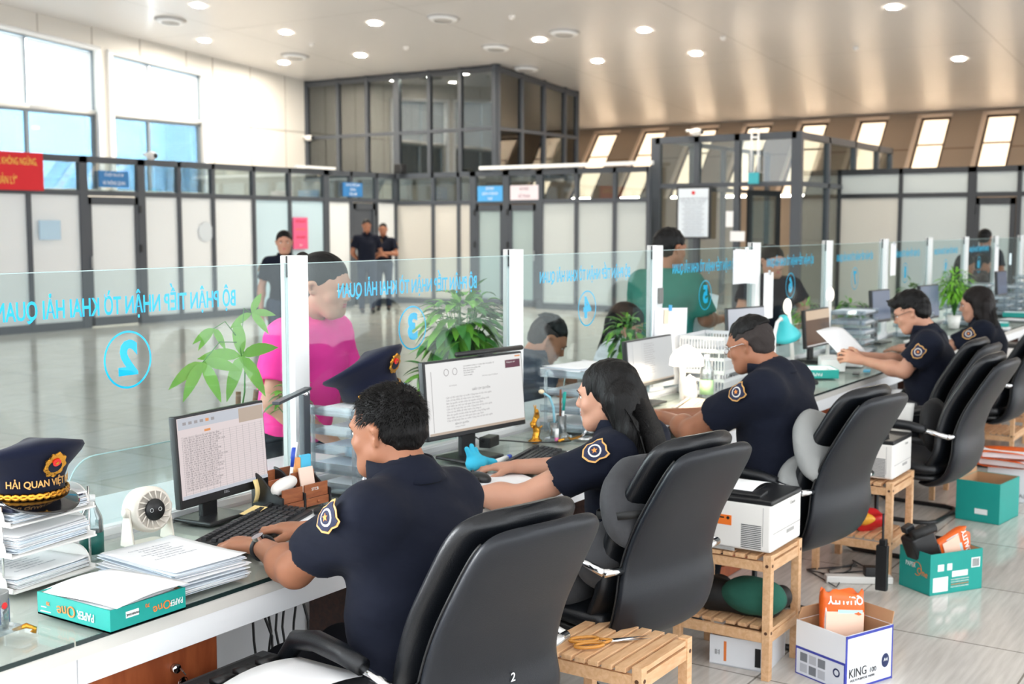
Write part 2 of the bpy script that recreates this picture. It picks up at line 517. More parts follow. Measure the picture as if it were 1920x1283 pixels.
for a, b_ in wins:
    mid = a + (b_ - a) * 0.43
    g = MB(); g.prism([(a, WZ0 - .6), (b_, WZ0 - .6), (b_, WT(b_)), (a, WT(a))], .012, frame_M((0, Yw + .19, 0), (1, 0, 0), (0, 0, 1)))
    wo = struct(nextwin(), g, M_skyglass)
    lo = MB(); lo.prism([(a, WZ0 - .6), (b_, WZ0 - .6), (b_, 3.78), (a, 3.78)], .012, frame_M((0, Yw + .17, 0), (1, 0, 0), (0, 0, 1)))
    lo.build('tinted_pane', M_tintg, wo)
    f = MB()
    for X in (a + .03, mid, b_ - .03): f.box((X, Yw + .15, (WZ0 - .6 + WT(X)) / 2), (.07, .06, WT(X) - WZ0 + .6))
    f.tube([(a, Yw + .15, WT(a) - .03), (b_, Yw + .15, WT(b_) - .03)], .035, 4)
    f.box(((a + b_) / 2, Yw + .15, 3.80), (b_ - a, .07, .07))
    f.build('window_frame', M_wframe, wo)
    s_ = MB()
    for X in (a, b_): s_.box((X, Yw - .03, (WZ0 - .6 + WT(X)) / 2), (.10, .07, WT(X) - WZ0 + .6))
    s_.tube([(a - .05, Yw - .03, WT(a) + .02), (b_ + .05, Yw - .03, WT(b_) + .02)], .05, 4)
    s_.build('window_trim', M_white, wo)
    for k, (p, q) in enumerate(((a + .07, mid - .04), (mid + .04, b_ - .07))):
        bl = MB(); bl.prism([(p, 3.86), (q, 3.86), (q, WT(q) - .06), (p, WT(p) - .06)], .004, frame_M((0, Yw + .1, 0), (1, 0, 0), (0, 0, 1)))
        blo = bl.build('roller_blind', M_blind, wo)
        MB().cyl((p - .03, Yw + .09, 3.85), (q + .05, Yw + .09, 3.85), .045, 10).build('blind_bar', M_whitep, blo, smooth=True)

# far end wall leaning outwards, with raking windows
M_tan = mat('tan_end_wall_panel', 'a3917f', 0.5, var=0.06, vscale=1.0)
AS = 0.83
XE = lambda z: 30.0 - AS * (ZC(30.0) - z)
zt = ZC(30.0); zb = 0.0
ew = MB()
cen = [6.2 + 1.49 * k for k in range(-9, 9)]
hw = 0.345
WB, WTz = 2.35, 4.22
def endquad(mb, ya, yb, za, zb_, off=0.0, th=0.12):
    P = [(XE(za) + off, ya, za), (XE(za) + off, yb, za), (XE(zb_) + off, yb, zb_), (XE(zb_) + off, ya, zb_)]
    Q = [(x + th, y, z) for x, y, z in P]
    vs = [mb.bm.verts.new(p) for p in P + Q]
    for f in ((0, 1, 2, 3), (7, 6, 5, 4), (0, 4, 5, 1), (1, 5, 6, 2), (2, 6, 7, 3), (3, 7, 4, 0)):
        mb.bm.faces.new([vs[i] for i in f])
endquad(ew, -8.5, 20.25, 0, WB); endquad(ew, -8.5, 20.25, WTz, zt + .03)
ye = [-8.5] + [v for c_ in cen for v in (c_ - hw, c_ + hw)] + [20.25]
for i in range(0, len(ye), 2):
    if ye[i + 1] > ye[i]: endquad(ew, ye[i], ye[i + 1], WB, WTz)
struct('wall_end', ew, M_tan)
ej = MB()
for z in (1.3, 3.42):
    for i in range(0, len(ye), 2): 
        if ye[i + 1] > ye[i]: endquad(ej, ye[i], ye[i + 1], z, z + .03, -.006, .006)
struct('trim_3', ej, mat('tan_joint', '7c6554', 0.6))
M_film = mat('warm_window_film', 'fff0e0', 0.8)
_n = M_film.node_tree; _t = _n.nodes.new('ShaderNodeBsdfTranslucent'); _t.inputs[0].default_value = (0.45, 0.42, 0.385, 1)
_x = _n.nodes.new('ShaderNodeMixShader'); _x.inputs[0].default_value = 0.85
_n.links.new(_n.nodes['Principled BSDF'].outputs[0], _x.inputs[1]); _n.links.new(_t.outputs[0], _x.inputs[2]); _n.links.new(_x.outputs[0], _n.nodes['Material Output'].inputs[0])
M_endglass = glass_mat('warm_window_glass', 'fff6ea', 0.05)
for c_ in cen:
    g = MB(); endquad(g, c_ - hw, c_ + hw, WB, WTz, .08, .01)
    wo = struct(nextwin(), g, M_endglass)
    bl = MB(); endquad(bl, c_ - hw + .04, c_ + hw - .04, WB + .05, WTz - .05, .065, .004)
    bl.build('window_film', M_film, wo)
    f = MB()
    for (ya, yb) in ((c_ - hw, c_ - hw + .05), (c_ + hw - .05, c_ + hw)): endquad(f, ya, yb, WB, WTz, 0.02, .05)
    endquad(f, c_ - hw, c_ + hw, 3.52, 3.56, 0.02, .05); endquad(f, c_ - hw, c_ + hw, WTz - .06, WTz, 0.02, .05)
    f.build('window_frame', mat('brown_window_frame', '4a3a30', 0.5), wo)
    s_ = MB(); endquad(s_, c_ + hw, c_ + hw + .09, WB, WTz + .08, -.07, .07); endquad(s_, c_ - hw - .02, c_ + hw + .09, WTz, WTz + .09, -.07, .07)
    s_.build('window_trim', mat('pale_window_surround', 'd8c4b0', 0.5), wo)

# ---------------------------------------------------------------- glazed partitions
M_frost = mat('frosted_white_panel', 'f2f5f6', 0.35, spec=0.5)
M_frostb = mat('frosted_beige_panel', 'e2e0d9', 0.35, spec=0.5)
M_frostg = mat('frosted_grey_green_panel', 'd6dddd', 0.3, spec=0.5)
for m_ in (M_frost, M_frostb, M_frostg):
    nt_ = m_.node_tree
    t_ = nt_.nodes.new('ShaderNodeBsdfTranslucent'); t_.inputs[0].default_value = m_.node_tree.nodes['Principled BSDF'].inputs['Base Color'].default_value
    x_ = nt_.nodes.new('ShaderNodeMixShader'); x_.inputs[0].default_value = 0.3
    nt_.links.new(nt_.nodes['Principled BSDF'].outputs[0], x_.inputs[1]); nt_.links.new(t_.outputs[0], x_.inputs[2])
    nt_.links.new(x_.outputs[0], nt_.nodes['Material Output'].inputs[0])
M_bluef = mat('blue_frosted_glass', 'c3dbe4', 0.25)
M_greenf = mat('greenish_door_glass', '9fb0b0', 0.2)
ndoor = [0]; ntrim = [10]
def nexttrim():
    ntrim[0] += 1; return 'trim_%d' % ntrim[0]
def runM(axis, const):
    """local x runs along the partition, y is up"""
    if axis == 'X': return lambda s, z, o=0.0: (s, const + o, z)
    return lambda s, z, o=0.0: (const + o, s, z)
def pbox(mb, P, s0, s1, z0, z1, d, off=0.0):
    a = P(s0, z0, off); b = P(s1, z1, off)
    cx, cy, cz = [(a[i] + b[i]) / 2 for i in range(3)]
    sx, sy = abs(a[0] - b[0]), abs(a[1] - b[1])
    if sx < sy: sx = d
    else: sy = d
    mb.box((cx, cy, cz), (sx, sy, abs(z1 - z0)))
def partition(name, axis, const, posts, zt_, zr, lower, upper, thick=(), fm=None, top=True, base=True, doors=()):
    P = runM(axis, const); fm = fm or M_dark
    f = MB()
    s = sorted(posts)
    for p in posts:
        wv = .15 if p in thick else .07
        pbox(f, P, p - wv / 2, p + wv / 2, 0, zt_, .09)
    if top: pbox(f, P, s[0], s[-1], zt_ - .1, zt_, .09)
    pbox(f, P, s[0], s[-1], zr - .04, zr + .04, .08)
    for i, (a, b_) in enumerate(zip(s[:-1], s[1:])):
        if base and i not in doors: pbox(f, P, a, b_, 0, .12, .08)
    fo = struct(name, f, fm)
    for i, (a, b_) in enumerate(zip(s[:-1], s[1:])):
        lm = lower[i % len(lower)]; um = upper[i % len(upper)]
        if lm is not None and i not in doors:
            g = MB(); pbox(g, P, a + .03, b_ - .03, .1, zr - .03, .012); struct(nextwin(), g, lm)
        if um is not None:
            g = MB(); pbox(g, P, a + .03, b_ - .03, zr + .03, zt_ - .08, .012); struct(nextwin(), g, um)
        if i in doors:
            ndoor[0] += 1
            g = MB(); pbox(g, P, a + .12, b_ - .12, .15, zr - .17, .014); do = struct('door_%d' % ndoor[0], g, lm or M_frost)
            df = MB()
            for (u, v) in ((a + .05, a + .14), (b_ - .14, b_ - .05)): pbox(df, P, u, v, .02, zr - .06, .06, -.01)
            pbox(df, P, a + .05, b_ - .05, zr - .18, zr - .06, .06, -.01); pbox(df, P, a + .05, b_ - .05, .02, .16, .06, -.01)
            df.build('door_frame', fm, do)
            h = MB(); pbox(h, P, a + .08, a + .11, .95, 1.15, .03, -.06); h.build('door_handle', M_chrome, do)
            hb = MB()
            for z in (.4, 1.2, 1.85): pbox(hb, P, b_ - .07, b_ - .03, z, z + .12, .03, -.05)
            hb.build('door_hinge', M_darker, do)
    return fo
lp = [8.4, 9.4, 10.36, 11.32, 12.31, 13.45, 14.26, 15.03, 16.02, 16.96, 17.98, 18.73, 19.53, 20.2]
partition('wall_left_partition', 'X', 16.4, lp, 2.74, 2.16,
          [M_frost, M_frost, M_frost, M_frost, M_frost, M_frost, M_frost, M_frost, M_bluef, M_bluef, M_frost, M_dark, M_frost],
          [M_pane], thick=(12.31, 13.45, 17.98, 20.2), doors=(4, 11))
fy = [16.4, 15.39, 14.73, 14.36, 13.55, 12.76, 11.92, 11.08, 10.37]
partition('wall_back_partition', 'Y', 20.2, fy, 2.74, 2.12, [M_frost][:0] + [M_frostg, M_frostg, M_frostg, M_greenf, M_greenf, M_frostb, M_frostb, M_frostb],
          [M_pane], thick=(14.36, 13.55, 12.76), doors=(3, 4))
# full-height glazed room above the partitions
def uprange(name, axis, const, posts, zs, zmid, topf, thick, glass):
    P = runM(axis, const); f = MB(); s = sorted(posts)
    for p in posts:
        wv = .16 if p in thick else .08
        X = const if axis == 'Y' else p
        pbox(f, P, p - wv / 2, p + wv / 2, zs, ZC(X) - .01, .1)
    for zz, hh in ((zs, .1), (zmid, .07)):
        pbox(f, P, s[0], s[-1], zz - hh / 2, zz + hh / 2, .09)
    A = P(s[0], ZC(const if axis == 'Y' else s[0]) - .08); B = P(s[-1], ZC(const if axis == 'Y' else s[-1]) - .08)
    f.tube([A, B], .07, 4)
    struct(name, f, M_dark)
    for a, b_ in zip(s[:-1], s[1:]):
        for z0_, z1_ in ((zs + .05, zmid - .035), (zmid + .035, None)):
            g = MB()
            za = z1_ if z1_ else ZC(const if axis == 'Y' else a) - .1
            zb_ = z1_ if z1_ else ZC(const if axis == 'Y' else b_) - .1
            pts = [P(a + .04, z0_), P(b_ - .04, z0_), P(b_ - .04, zb_), P(a + .04, za)]
            o = (0, .01, 0) if axis == 'X' else (.01, 0, 0)
            vs = [g.bm.verts.new(p) for p in pts] + [g.bm.verts.new((p[0] + o[0], p[1] + o[1], p[2])) for p in pts]
            for fc in ((0, 1, 2, 3), (7, 6, 5, 4), (0, 4, 5, 1), (1, 5, 6, 2), (2, 6, 7, 3), (3, 7, 4, 0)): g.bm.faces.new([vs[i] for i in fc])
            struct(nextwin(), g, glass)
uprange('wall_upper_room_front', 'Y', 21.3, [19.95, 18.97, 18.1, 17.23, 16.32, 15.48, 14.56], 2.75, 3.70, None, (17.23, 14.56), M_paned)
uprange('wall_upper_room_side', 'X', 14.56, [21.3, 22.26, 23.18, 24.08, 24.63], 2.75, 3.70, None, (21.3,), M_paned)
struct('trim_4', MB().box((22.9, 17.3, 2.72), (3.4, 5.4, .05)), mat('room_top_slab', '9a9c9c', 0.6))
# glass office in front of the end wall
def gbox():
    f = MB()
    ys = [10.37, 9.53, 8.74, 7.63]
    P = runM('Y', 20.5); Q = runM('X', 7.63); B2 = runM('X', 10.37); P2 = runM('Y', 26.0)
    for y in ys: pbox(f, P, y - (.09 if y in (10.37, 7.63) else .05), y + (.09 if y in (10.37, 7.63) else .05), 0, 3.28, .12)
    pbox(f, P, 7.63, 10.37, 3.16, 3.28, .12); pbox(f, P, 7.63, 10.37, 2.34, 2.42, .1)
    for x in (22.05, 23.57, 25.05, 26.0): pbox(f, Q, x - .05, x + .05, 0 if x < 25 else 1.2, 3.28, .1)
    pbox(f, Q, 20.5, 26.0, 3.16, 3.28, .1); pbox(f, Q, 20.5, 26.0, 2.34, 2.42, .1)
    for x in (22.05, 23.57, 25.05, 26.0): pbox(f, B2, x - .04, x + .04, 0 if x < 25 else 1.2, 3.28, .1)
    pbox(f, B2, 20.5, 26.0, 3.2, 3.28, .1); pbox(f, B2, 20.5, 26.0, 2.34, 2.42, .1)
    struct('wall_office_frame', f, M_dark)
    for a, b_ in zip(ys[1:], ys[:-1]):
        for z0_, z1_ in ((.1, 2.34), (2.42, 3.16)):
            if (a, z0_) == (7.63, .1): continue
            g = MB(); pbox(g, P, a + .05, b_ - .05, z0_, z1_, .012); struct(nextwin(), g, M_pane)
    xs = [20.5, 22.05, 23.57, 25.05, 26.0]
    for a, b_ in zip(xs[:-1], xs[1:]):
        for z0_, z1_ in ((.1 if b_ < 25 else 1.2, 2.34), (2.42, 3.16)):
            for W_ in (Q,):
                g = MB(); pbox(g, W_, a + .05, b_ - .05, z0_, z1_, .012); struct(nextwin(), g, M_pane)
    # half-open glass door in the front bay
    ndoor[0] += 1
    d = MB(); M = frame_M((20.6, 8.6, 0), (0.95, -0.3, 0), (0, 0, 1))
    d.prism([(.06, .1), (.84, .1), (.84, 2.2), (.06, 2.2)], .012, M)
    do = struct('door_%d' % ndoor[0], d, M_pane)
    e = MB(); e.prism([(0, .02), (.9, .02), (.9, 2.28), (0, 2.28)], .05, M, hole=[(.08, .12), (.82, .12), (.82, 2.18), (.08, 2.18)])
    e.build('door_frame', M_darker, do)
gbox()
partition('wall_right_partition', 'Y', 22.8, [7.63, 6.47, 5.2, 4.4, 3.4, 2.2, .9, -.4], 2.7, 2.2, [M_frostg, M_frostg, M_frostb, M_frostg], [M_frostg], thick=(5.2,), fm=M_darker, doors=(4,))
# white cable duct along the top of the back partition
struct('trim_5', MB().box((20.12, 12.2, 2.80), (.07, 3.9, .07)), M_alu)
struct('trim_6', MB().box((17.6, 16.3, 2.77), (1.1, .08, .05)), M_alu)

# ---------------------------------------------------------------- ceiling fixtures
lights_ = [(19.67, 12.45), (21.8, 12.4), (17.34, 14.54), (19.46, 16.71), (19.42, 18.85), (17.11, 18.78), (19.75, 10.27), (21.9, 10.25),
           (24.2, 5.85), (15.02, 16.62), (17.23, 16.66), (19.88, 5.85), (21.8, 16.82)]
def mk_down():
    t = thing('ceiling_downlight', 'small round glowing downlight set in the pale glossy ceiling', 'ceiling light', (0, 0, 0), 0, 'round downlights across the ceiling')
    MB().lathe([(.105, 0), (.14, -.003), (.145, .0), (.14, .012), (.105, .012)], 24).build('ring', M_white, t, smooth=True)
    MB().lathe([(0, .004), (.105, .004)], 24).build('diffuser', M_downl, t)
    return t
d0 = mk_down()
for i, (x, y) in enumerate(lights_):
    o = d0 if i == 0 else copy_tree(d0)
    o.location = (x, y, ZC(x) - .02); o.rotation_euler = (0, math.atan(.0757), 0)
def mk_vent():
    t = thing('ceiling_vent', 'shallow round air vent plate on the pale ceiling', 'vent', (0, 0, 0), 0, 'round vent plates on the ceiling')
    MB().lathe([(0, -.05), (.14, -.05), (.2, -.03), (.3, 0), (.3, .01), (0, .01)], 28).build('plate', mat('vent_grey', 'bdbcba', .5), t, smooth=True)
    MB().lathe([(.17, -.052), (.2, -.046), (.23, -.05), (.26, -.02), (.2, -.02)], 28).build('rim', M_white, t, smooth=True)
    return t
v0 = mk_vent()
for i, (x, y) in enumerate([(19.32, 11.69), (15.58, 18.0), (18.96, 18.08), (19.9, 13.6), (17.5, 13.1), (21.9, 14.2)]):
    o = v0 if i == 0 else copy_tree(v0)
    o.location = (x, y, ZC(x) - .01); o.rotation_euler = (0, math.atan(.0757), 0)
for (x, y) in [(17.9, 11.9), (20.8, 9.2), (19.2, 15.3), (22.5, 7.3), (18.2, 16.9), (17.1, 8.9)]:
    m_ = MB(); m_.lathe([(0, -.06), (.03, -.06), (.05, -.03), (.06, 0), (.06, .01), (0, .01)], 14)
    tag(m_.build('smoke_detector', M_whitep, smooth=True, loc=(x, y, ZC(x) - .01)), 'tiny detector dot on the pale ceiling between the downlights', 'smoke detector', 'ceiling detectors')

# ---------------------------------------------------------------- signs and fittings on the partitions
def sign_on(name, axis, const, s0, s1, z0, z1, m, label, cat, lines=(), tm=None, flip=False, size=.06, group=None, thick=.02, sxk=1.0):
    P = runM(axis, const)
    t = thing(name, label, cat, P((s0 + s1) / 2, z0), 0, group)
    inv = Matrix.Translation(t.location).inverted()
    b = MB(); pbox(b, P, s0, s1, z0, z1, thick); b.bm.transform(inv)
    b.build('board', m, t)
    n = len(lines)
    for i, (txt, sz, mm) in enumerate(lines):
        z = z1 - (z1 - z0) * (i + .5) / n
        a = P((s0 + s1) / 2, z, -thick / 2 - .002)
        xd = (1, 0, 0) if axis == 'X' else (0, -1, 0)
        M = inv @ frame_M(a, xd, (0, 0, 1))
        text_mesh('lettering', txt, sz, mm, t, M, sx=sxk)
    return t
M_signb = mat('blue_sign_board', '2f79b8', 0.5)
M_signw = mat('sign_white', 'f4f6f8', 0.5)
M_redb = mat('red_banner_cloth', 'd8202c', 0.7)
M_bany = mat('banner_yellow', 'f4d35a', 0.6)
sign_on('door_sign', 'X', 16.345, 12.59, 13.17, 2.26, 2.52, M_signb, 'small blue sign with white writing above the first frosted door', 'sign',
        [('TỔ KIỂM TRA HỒ SƠ', .065, M_signw), ('VÀ THÔNG QUAN', .085, M_signw)], sxk=.62)
sign_on('door_sign', 'X', 16.345, 18.45, 19.04, 2.23, 2.51, M_signb, 'blue sign with white stripes of text above the two standing officers', 'sign',
        [('CHI CỤC HẢI QUAN', .07, M_signw), ('PHÒNG', .07, M_signw), ('TỔNG HỢP', .07, M_signw)], sxk=.65)
sign_on('door_sign', 'Y', 20.155, 13.62, 14.23, 2.13, 2.44, mat('light_blue_sign', '4aa0dd', .5), 'light blue sign above the greenish double glass door', 'sign',
        [('BỘ PHẬN', .07, M_signw), ('QUẢN LÝ RỦI RO', .075, M_signw), ('THUẾ', .07, M_signw)], sxk=.65)
sign_on('door_sign', 'Y', 20.155, 12.77, 13.43, 2.15, 2.44, mat('pinkish_sign', 'ddd3da', .5), 'pale pinkish sign beside the light blue one over the double door', 'sign',
        [('BỘ PHẬN', .07, mat('mauve_ink', '8d6a80', .6)), ('KẾ TOÁN', .09, mat('mauve_ink', '8d6a80', .6))], sxk=.7)
b_ = sign_on('slogan_banner', 'X', 16.3, 10.1, 11.54, 2.17, 2.74, M_redb, 'red cloth banner with yellow capital letters at the partition top', 'banner',
        [('CHUYÊN NGHIỆP, KHÔNG NGỪNG,', .15, M_bany), ('VÀ QUẢN LÝ"', .17, M_bany)], sxk=.5)
sign_on('notice_poster', 'X', 16.34, 17.0, 17.4, 1.19, 1.8, mat('pink_poster', 'e2608a', .5), 'pink and red notice poster behind the standing woman officer', 'poster',
        [('THÔNG BÁO', .07, M_redb), ('NGÀY LÀM VIỆC', .05, mat('orange_ink', 'f08a3c', .6)), ('HẢI QUAN', .07, M_redb), ('2024', .05, M_signw)], sxk=.7)
sign_on('paper_notice', 'X', 16.34, 11.47, 11.84, 1.42, 1.72, mat('pale_blue_notice', 'b4d2e6', .6), 'pale blue square notice on the frosted panel under the banner', 'notice')
# small dome decal
mb = MB(); mb.prism([(math.cos(a) * .17, math.sin(a) * .17) for a in [R(i * 20) for i in range(18)]], .008, frame_M((14.85, 16.38, 1.53), (1, 0, 0), (0, 0, 1)))
tag(mb.build('wall_mark', mat('pale_grey_decal', 'cdd6dc', .6)), 'round pale grey mark on a frosted panel near the middle posts', 'decal')
# framed document on the glass office
t = sign_on('framed_notice', 'Y', 20.38, 9.2, 9.88, 1.4, 2.36, M_darker, 'large framed white notice with a red seal on the glass office front', 'frame',
            [], thick=.04)
inv = Matrix.Translation(t.location).inverted()
q = MB(); q.box((20.355, 9.54, 1.88), (.006, .6, .88)); q.bm.transform(inv); q.build('sheet', mat('notice_sheet', 'dfeaf4', .5), t)
q = MB(); q.bm.transform(inv); q.lathe([(0, 0), (.035, 0)], 14, inv @ frame_M((20.35, 9.54, 2.24), (0, -1, 0), (0, 0, 1))); q.build('seal', M_red, t)
M_ink = mat('grey_ink', '8a93a0', .7)
for i in range(16):
    text_mesh('text_line', ['quy định tiếp nhận hồ sơ hải quan', 'thời gian làm việc trong tuần'][i % 2], .036 if i > 1 else .05, M_ink, t,
              inv @ frame_M((20.35, 9.54, 2.14 - i * .047), (0, -1, 0), (0, 0, 1)), sx=.85)
sign_on('paper_notice', 'Y', 20.42, 8.78, 8.92, 1.62, 1.9, M_paper, 'tall narrow paper slip taped to the glass office frame', 'notice', thick=.006)
sign_on('paper_notice', 'Y', 20.42, 8.55, 8.83, 1.36, 1.54, M_paper, 'small white paper taped on the glass below the tall slip', 'notice', thick=.006)
# tv tube bracket hanging over the office and a box speaker
br_ = MB()
for y in (8.45, 8.32): br_.tube([(20.41, y, 3.34), (20.41, y, 2.6)], .018, 8)
for z in (3.34, 3.2): br_.tube([(20.41, 8.45, z), (20.41, 8.32, z)], .018, 8)
tb = tag(bpy.data.objects.new('hanging_bracket', None), 'white ladder-like tube bracket with a turquoise pad on the glass office front', 'bracket')
C.objects.link(tb); tb.location = (20.41, 8.4, 2.36)
br_.bm.transform(Matrix.Translation((-20.41, -8.4, -2.36))); br_.build('tube_frame', M_alu, tb, smooth=True)
MB().box((0, 0, .12), (.04, .2, .2)).build('pad', mat('turquoise_pad', '3fb0be', .5), tb, bevel=.01)
sp = thing('box_speaker', 'small black box speaker on the partition corner post', 'speaker', (20.1, 16.2, 2.74))
MB().box((0, 0, .10), (.2, .2, .2)).build('cabinet', M_black, sp, bevel=.015)
MB().lathe([(0, .002), (.06, .002), (.07, .01), (.05, .012)], 18, frame_M((-.1, -.05, .1), (0, 1, 0), (0, 0, 1))).build('cone', M_darker, sp)
def camera_dome(name, loc, label):
    t = thing(name, label, 'camera', loc)
    MB().cyl((0, .12, .03), (0, 0, .03), .025, 10).build('arm', M_whitep, t, smooth=True)
    MB().ball((0, -.08, 0), (.07, .13, .07), 14, 8).build('housing', M_whitep, t, smooth=True)
    MB().ball((0, -.19, 0), (.045, .03, .045), 12, 8).build('lens', M_black, t, smooth=True)
    return t
camera_dome('security_camera', (21.2, 19.9, 3.70), 'white bullet camera on the corner of the dark upper room')
camera_dome('security_camera', (13.6, 16.35, 2.80), 'white camera fixed on the partition top above the thick post')
camera_dome('security_camera', (20.4, 9.6, 3.34), 'white camera on the top rail of the glass office')
# ================================================================ THE COUNTER
YF, YB, YG = 2.106, 2.74, 2.80          # front edge, upstand, glass line
X0c, X1c = 0.9, 16.6
PITCH = 1.306; PX0 = 2.917
posts_x = [PX0 + PITCH * k for k in range(-1, 10)]
M_worktop = mat('grey_worktop', 'd8d6d0', 0.25, var=0.04, vscale=3)
M_topglass = glass_mat('desk_glass_sheet', 'f8fbfa', 0.025, 0.0)
M_gdark = mat('dark_green_glass_edge', '20302f', 0.15)
cnt = thing('service_counter', 'long white customs counter running the length of the hall under the glass screens', 'counter', ((X0c + X1c) / 2, 2.45, 0))
iv = Matrix.Translation(cnt.location).inverted()
def cpart(mb, name, m, **k):
    mb.bm.transform(iv); return mb.build(name, m, cnt, **k)
cpart(MB().box(((X0c + X1c) / 2, (YF + YB) / 2 + .01, .735), (X1c - X0c, YB - YF + .02, .03)), 'worktop', M_worktop)
gs = MB()
for a, b in ((X0c, 1.522), (1.528, 4.1), (4.106, 7.0), (7.006, 10.4), (10.406, X1c)):
    gs.box(((a + b) / 2, (YF + YB) / 2, .7555), (b - a, YB - YF, .009))
cpart(gs, 'glass_sheet', M_topglass)
ge = MB()
for a, b in ((X0c, 1.522), (1.528, 4.1), (4.106, 7.0), (7.006, 10.4), (10.406, X1c)):
    ge.box(((a + b) / 2, YF - .0015, .7555), (b - a, .003, .010))
cpart(ge, 'glass_edge', M_gdark)
fa = MB()
for a, b in ((X0c, 1.53), (1.533, 4.14), (4.143, 7.02), (7.023, 9.9), (9.903, 12.78), (12.783, X1c)):
    fa.box(((a + b) / 2, YF + .012, .704), (b - a, .022, .088))
cpart(fa, 'fascia', M_white, bevel=.002)
cpart(MB().box(((X0c + X1c) / 2, YG, .40), (X1c - X0c, .06, .77)), 'back_panel', M_white)
cpart(MB().box(((X0c + X1c) / 2, YG, .771), (X1c - X0c, .075, .022)), 'upstand', M_white, bevel=.003)
cpart(MB().box(((X0c + X1c) / 2, YG + .18, .768), (X1c - X0c, .28, .03)), 'customer_ledge', M_white, bevel=.004)
cpart(MB().box(((X0c + X1c) / 2, YG + .05, .39), (X1c - X0c, .03, .76)), 'customer_side_board', M_brownw)
# legs and brackets
for k, x in enumerate([2.92, 4.24, 5.6, 7.35, 8.3, 9.7, 11.1, 12.6, 14.0]):
    cpart(MB().box((x, 2.36, .60), (.05, .05, .20)), 'bracket', M_white, bevel=.003)
    cpart(MB().box((x, 2.52, .33), (.035, .45, .66)), 'divider_panel', M_darkw)
M_cabd = M_cab
def cabinet(x0, x1, label):
    t = thing('drawer_cabinet', label, 'cabinet', ((x0 + x1) / 2, 2.40, 0))
    w_ = x1 - x0
    MB().box((0, 0.02, .33), (w_, .46, .655)).build('body', M_cab, t, bevel=.003)
    for z in (.555, .36, .165):
        d = MB().box((0, -.222, z), (w_ - .03, .02, .185)).build('drawer', M_cab, t, bevel=.003)
        l = MB(); l.cyl((w_ * .22, -.232, z + .04), (w_ * .22, -.245, z + .04), .011, 14); l.build('lock', M_chrome, d, smooth=True)
    return t
c1 = cabinet(1.45, 1.985, 'reddish wooden drawer cabinet with keys in its lock below the teal paper tray')
ky = MB()
ky.tube([(1.835, 2.145, .598), (1.835, 2.135, .592), (1.838, 2.13, .585)], .002, 6)
for dx, dz, a in ((-.004, -.03, 8), (.004, -.028, -10), (0, -.035, 0)):
    ky.box((1.836 + dx, 2.138, .585 + dz), (.008, .002, .045), ry=a)
    ky.tube([(1.836 + dx + .009 * math.cos(u), 2.138, .582 + dz / 2 + .009 * math.sin(u)) for u in [R(i * 30) for i in range(12)]], .0012, 5, closed=True)
tag(ky.build('key_ring', M_chrome, smooth=False), 'small bunch of metal keys hanging from the cabinet lock', 'keys')
cabinet(5.0, 5.42, 'wooden drawer cabinet under the counter behind the glasses-wearing officer with cropped hair')
cabinet(6.05, 6.5, 'wooden drawer cabinet in the shade under the third stretch of counter')
cabinet(9.0, 9.5, 'wooden drawer cabinet under the counter beyond the short-haired woman officer')
# cables below the first desk
cbm = MB()
random.seed(5)
for k in range(7):
    x = 2.52 + .035 * k
    cbm.tube([(x + random.uniform(-.015, .015), 2.60 + random.uniform(-.03, .03), z) for z in (.712, .62, .5, .38, .25, .12, .02)], .004, 6)
tag(cbm.build('desk_cables', M_black, smooth=True), 'loose bundle of thin black cables hanging under the first desk', 'cables')
oc = MB().tube([(2.96, 2.33, .5), (2.965, 2.33, .42), (2.955, 2.34, .3), (2.97, 2.35, .15), (2.96, 2.36, .02)], .009, 8)
tag(oc.build('orange_cable', mat('orange_cable', 'd96a25', .5), smooth=True), 'thick orange cable running down below the white desk bracket', 'cable')
ub = MB(); ub.box((2.22, 2.52, .11), (.4, .28, .2)); 
tag(ub.build('under_desk_unit', M_black, bevel=.02), 'dark box standing on the floor under the first desk', 'computer')

# ---------------------------------------------------------------- posts
def make_post():
    t = thing('screen_post', 'x', 'post', (0, 0, 0), 0, None)
    b = MB()
    b.prism([(-.035, -.028), (.035, -.028), (.035, .028), (-.035, .028), (-.035, .007), (-.022, .007), (-.022, -.003), (-.035, -.003)], .742, Matrix.Translation((0, 0, .784)))
    b.build('upright', M_alu, t, bevel=.0015)
    MB().box((-.0275, .002, 1.49), (.012, .0095, .07)).build('slot', M_blackm, t)
    s_ = MB(); s_.box((-.0362, .018, 1.155), (.0024, .018, .74)); s_.build('side_shade_strip', M_alu_shade, t)  # grey strip paints the shade on the post's side face
    MB().box((0, 0, .792), (.09, .075, .016)).build('foot_plate', M_alu, t, bevel=.002)
    return t
plabels = ['white screen post at the near end of the counter, out beyond the first number',
 'white screen post before the woman in pink', 'white screen post beside the seated man with cropped hair', 'white screen post beside the green-shirted man',
 'white screen post with sheets of paper clipped to both its sides', 'white screen post just past the woman in navy behind the glass',
 'white screen post with one narrow paper, next beyond the brownish monitor', 'white screen post behind the bright green pot plant',
 'white screen post just in front of the two dark-haired visitors', 'white screen post near the frame edge with a long paper on it', 'white screen post last along the counter']
p0 = make_post()
for i, x in enumerate(posts_x):
    o = p0 if i == 0 else copy_tree(p0)
    o.location = (x, YG, 0); o['label'] = plabels[i]

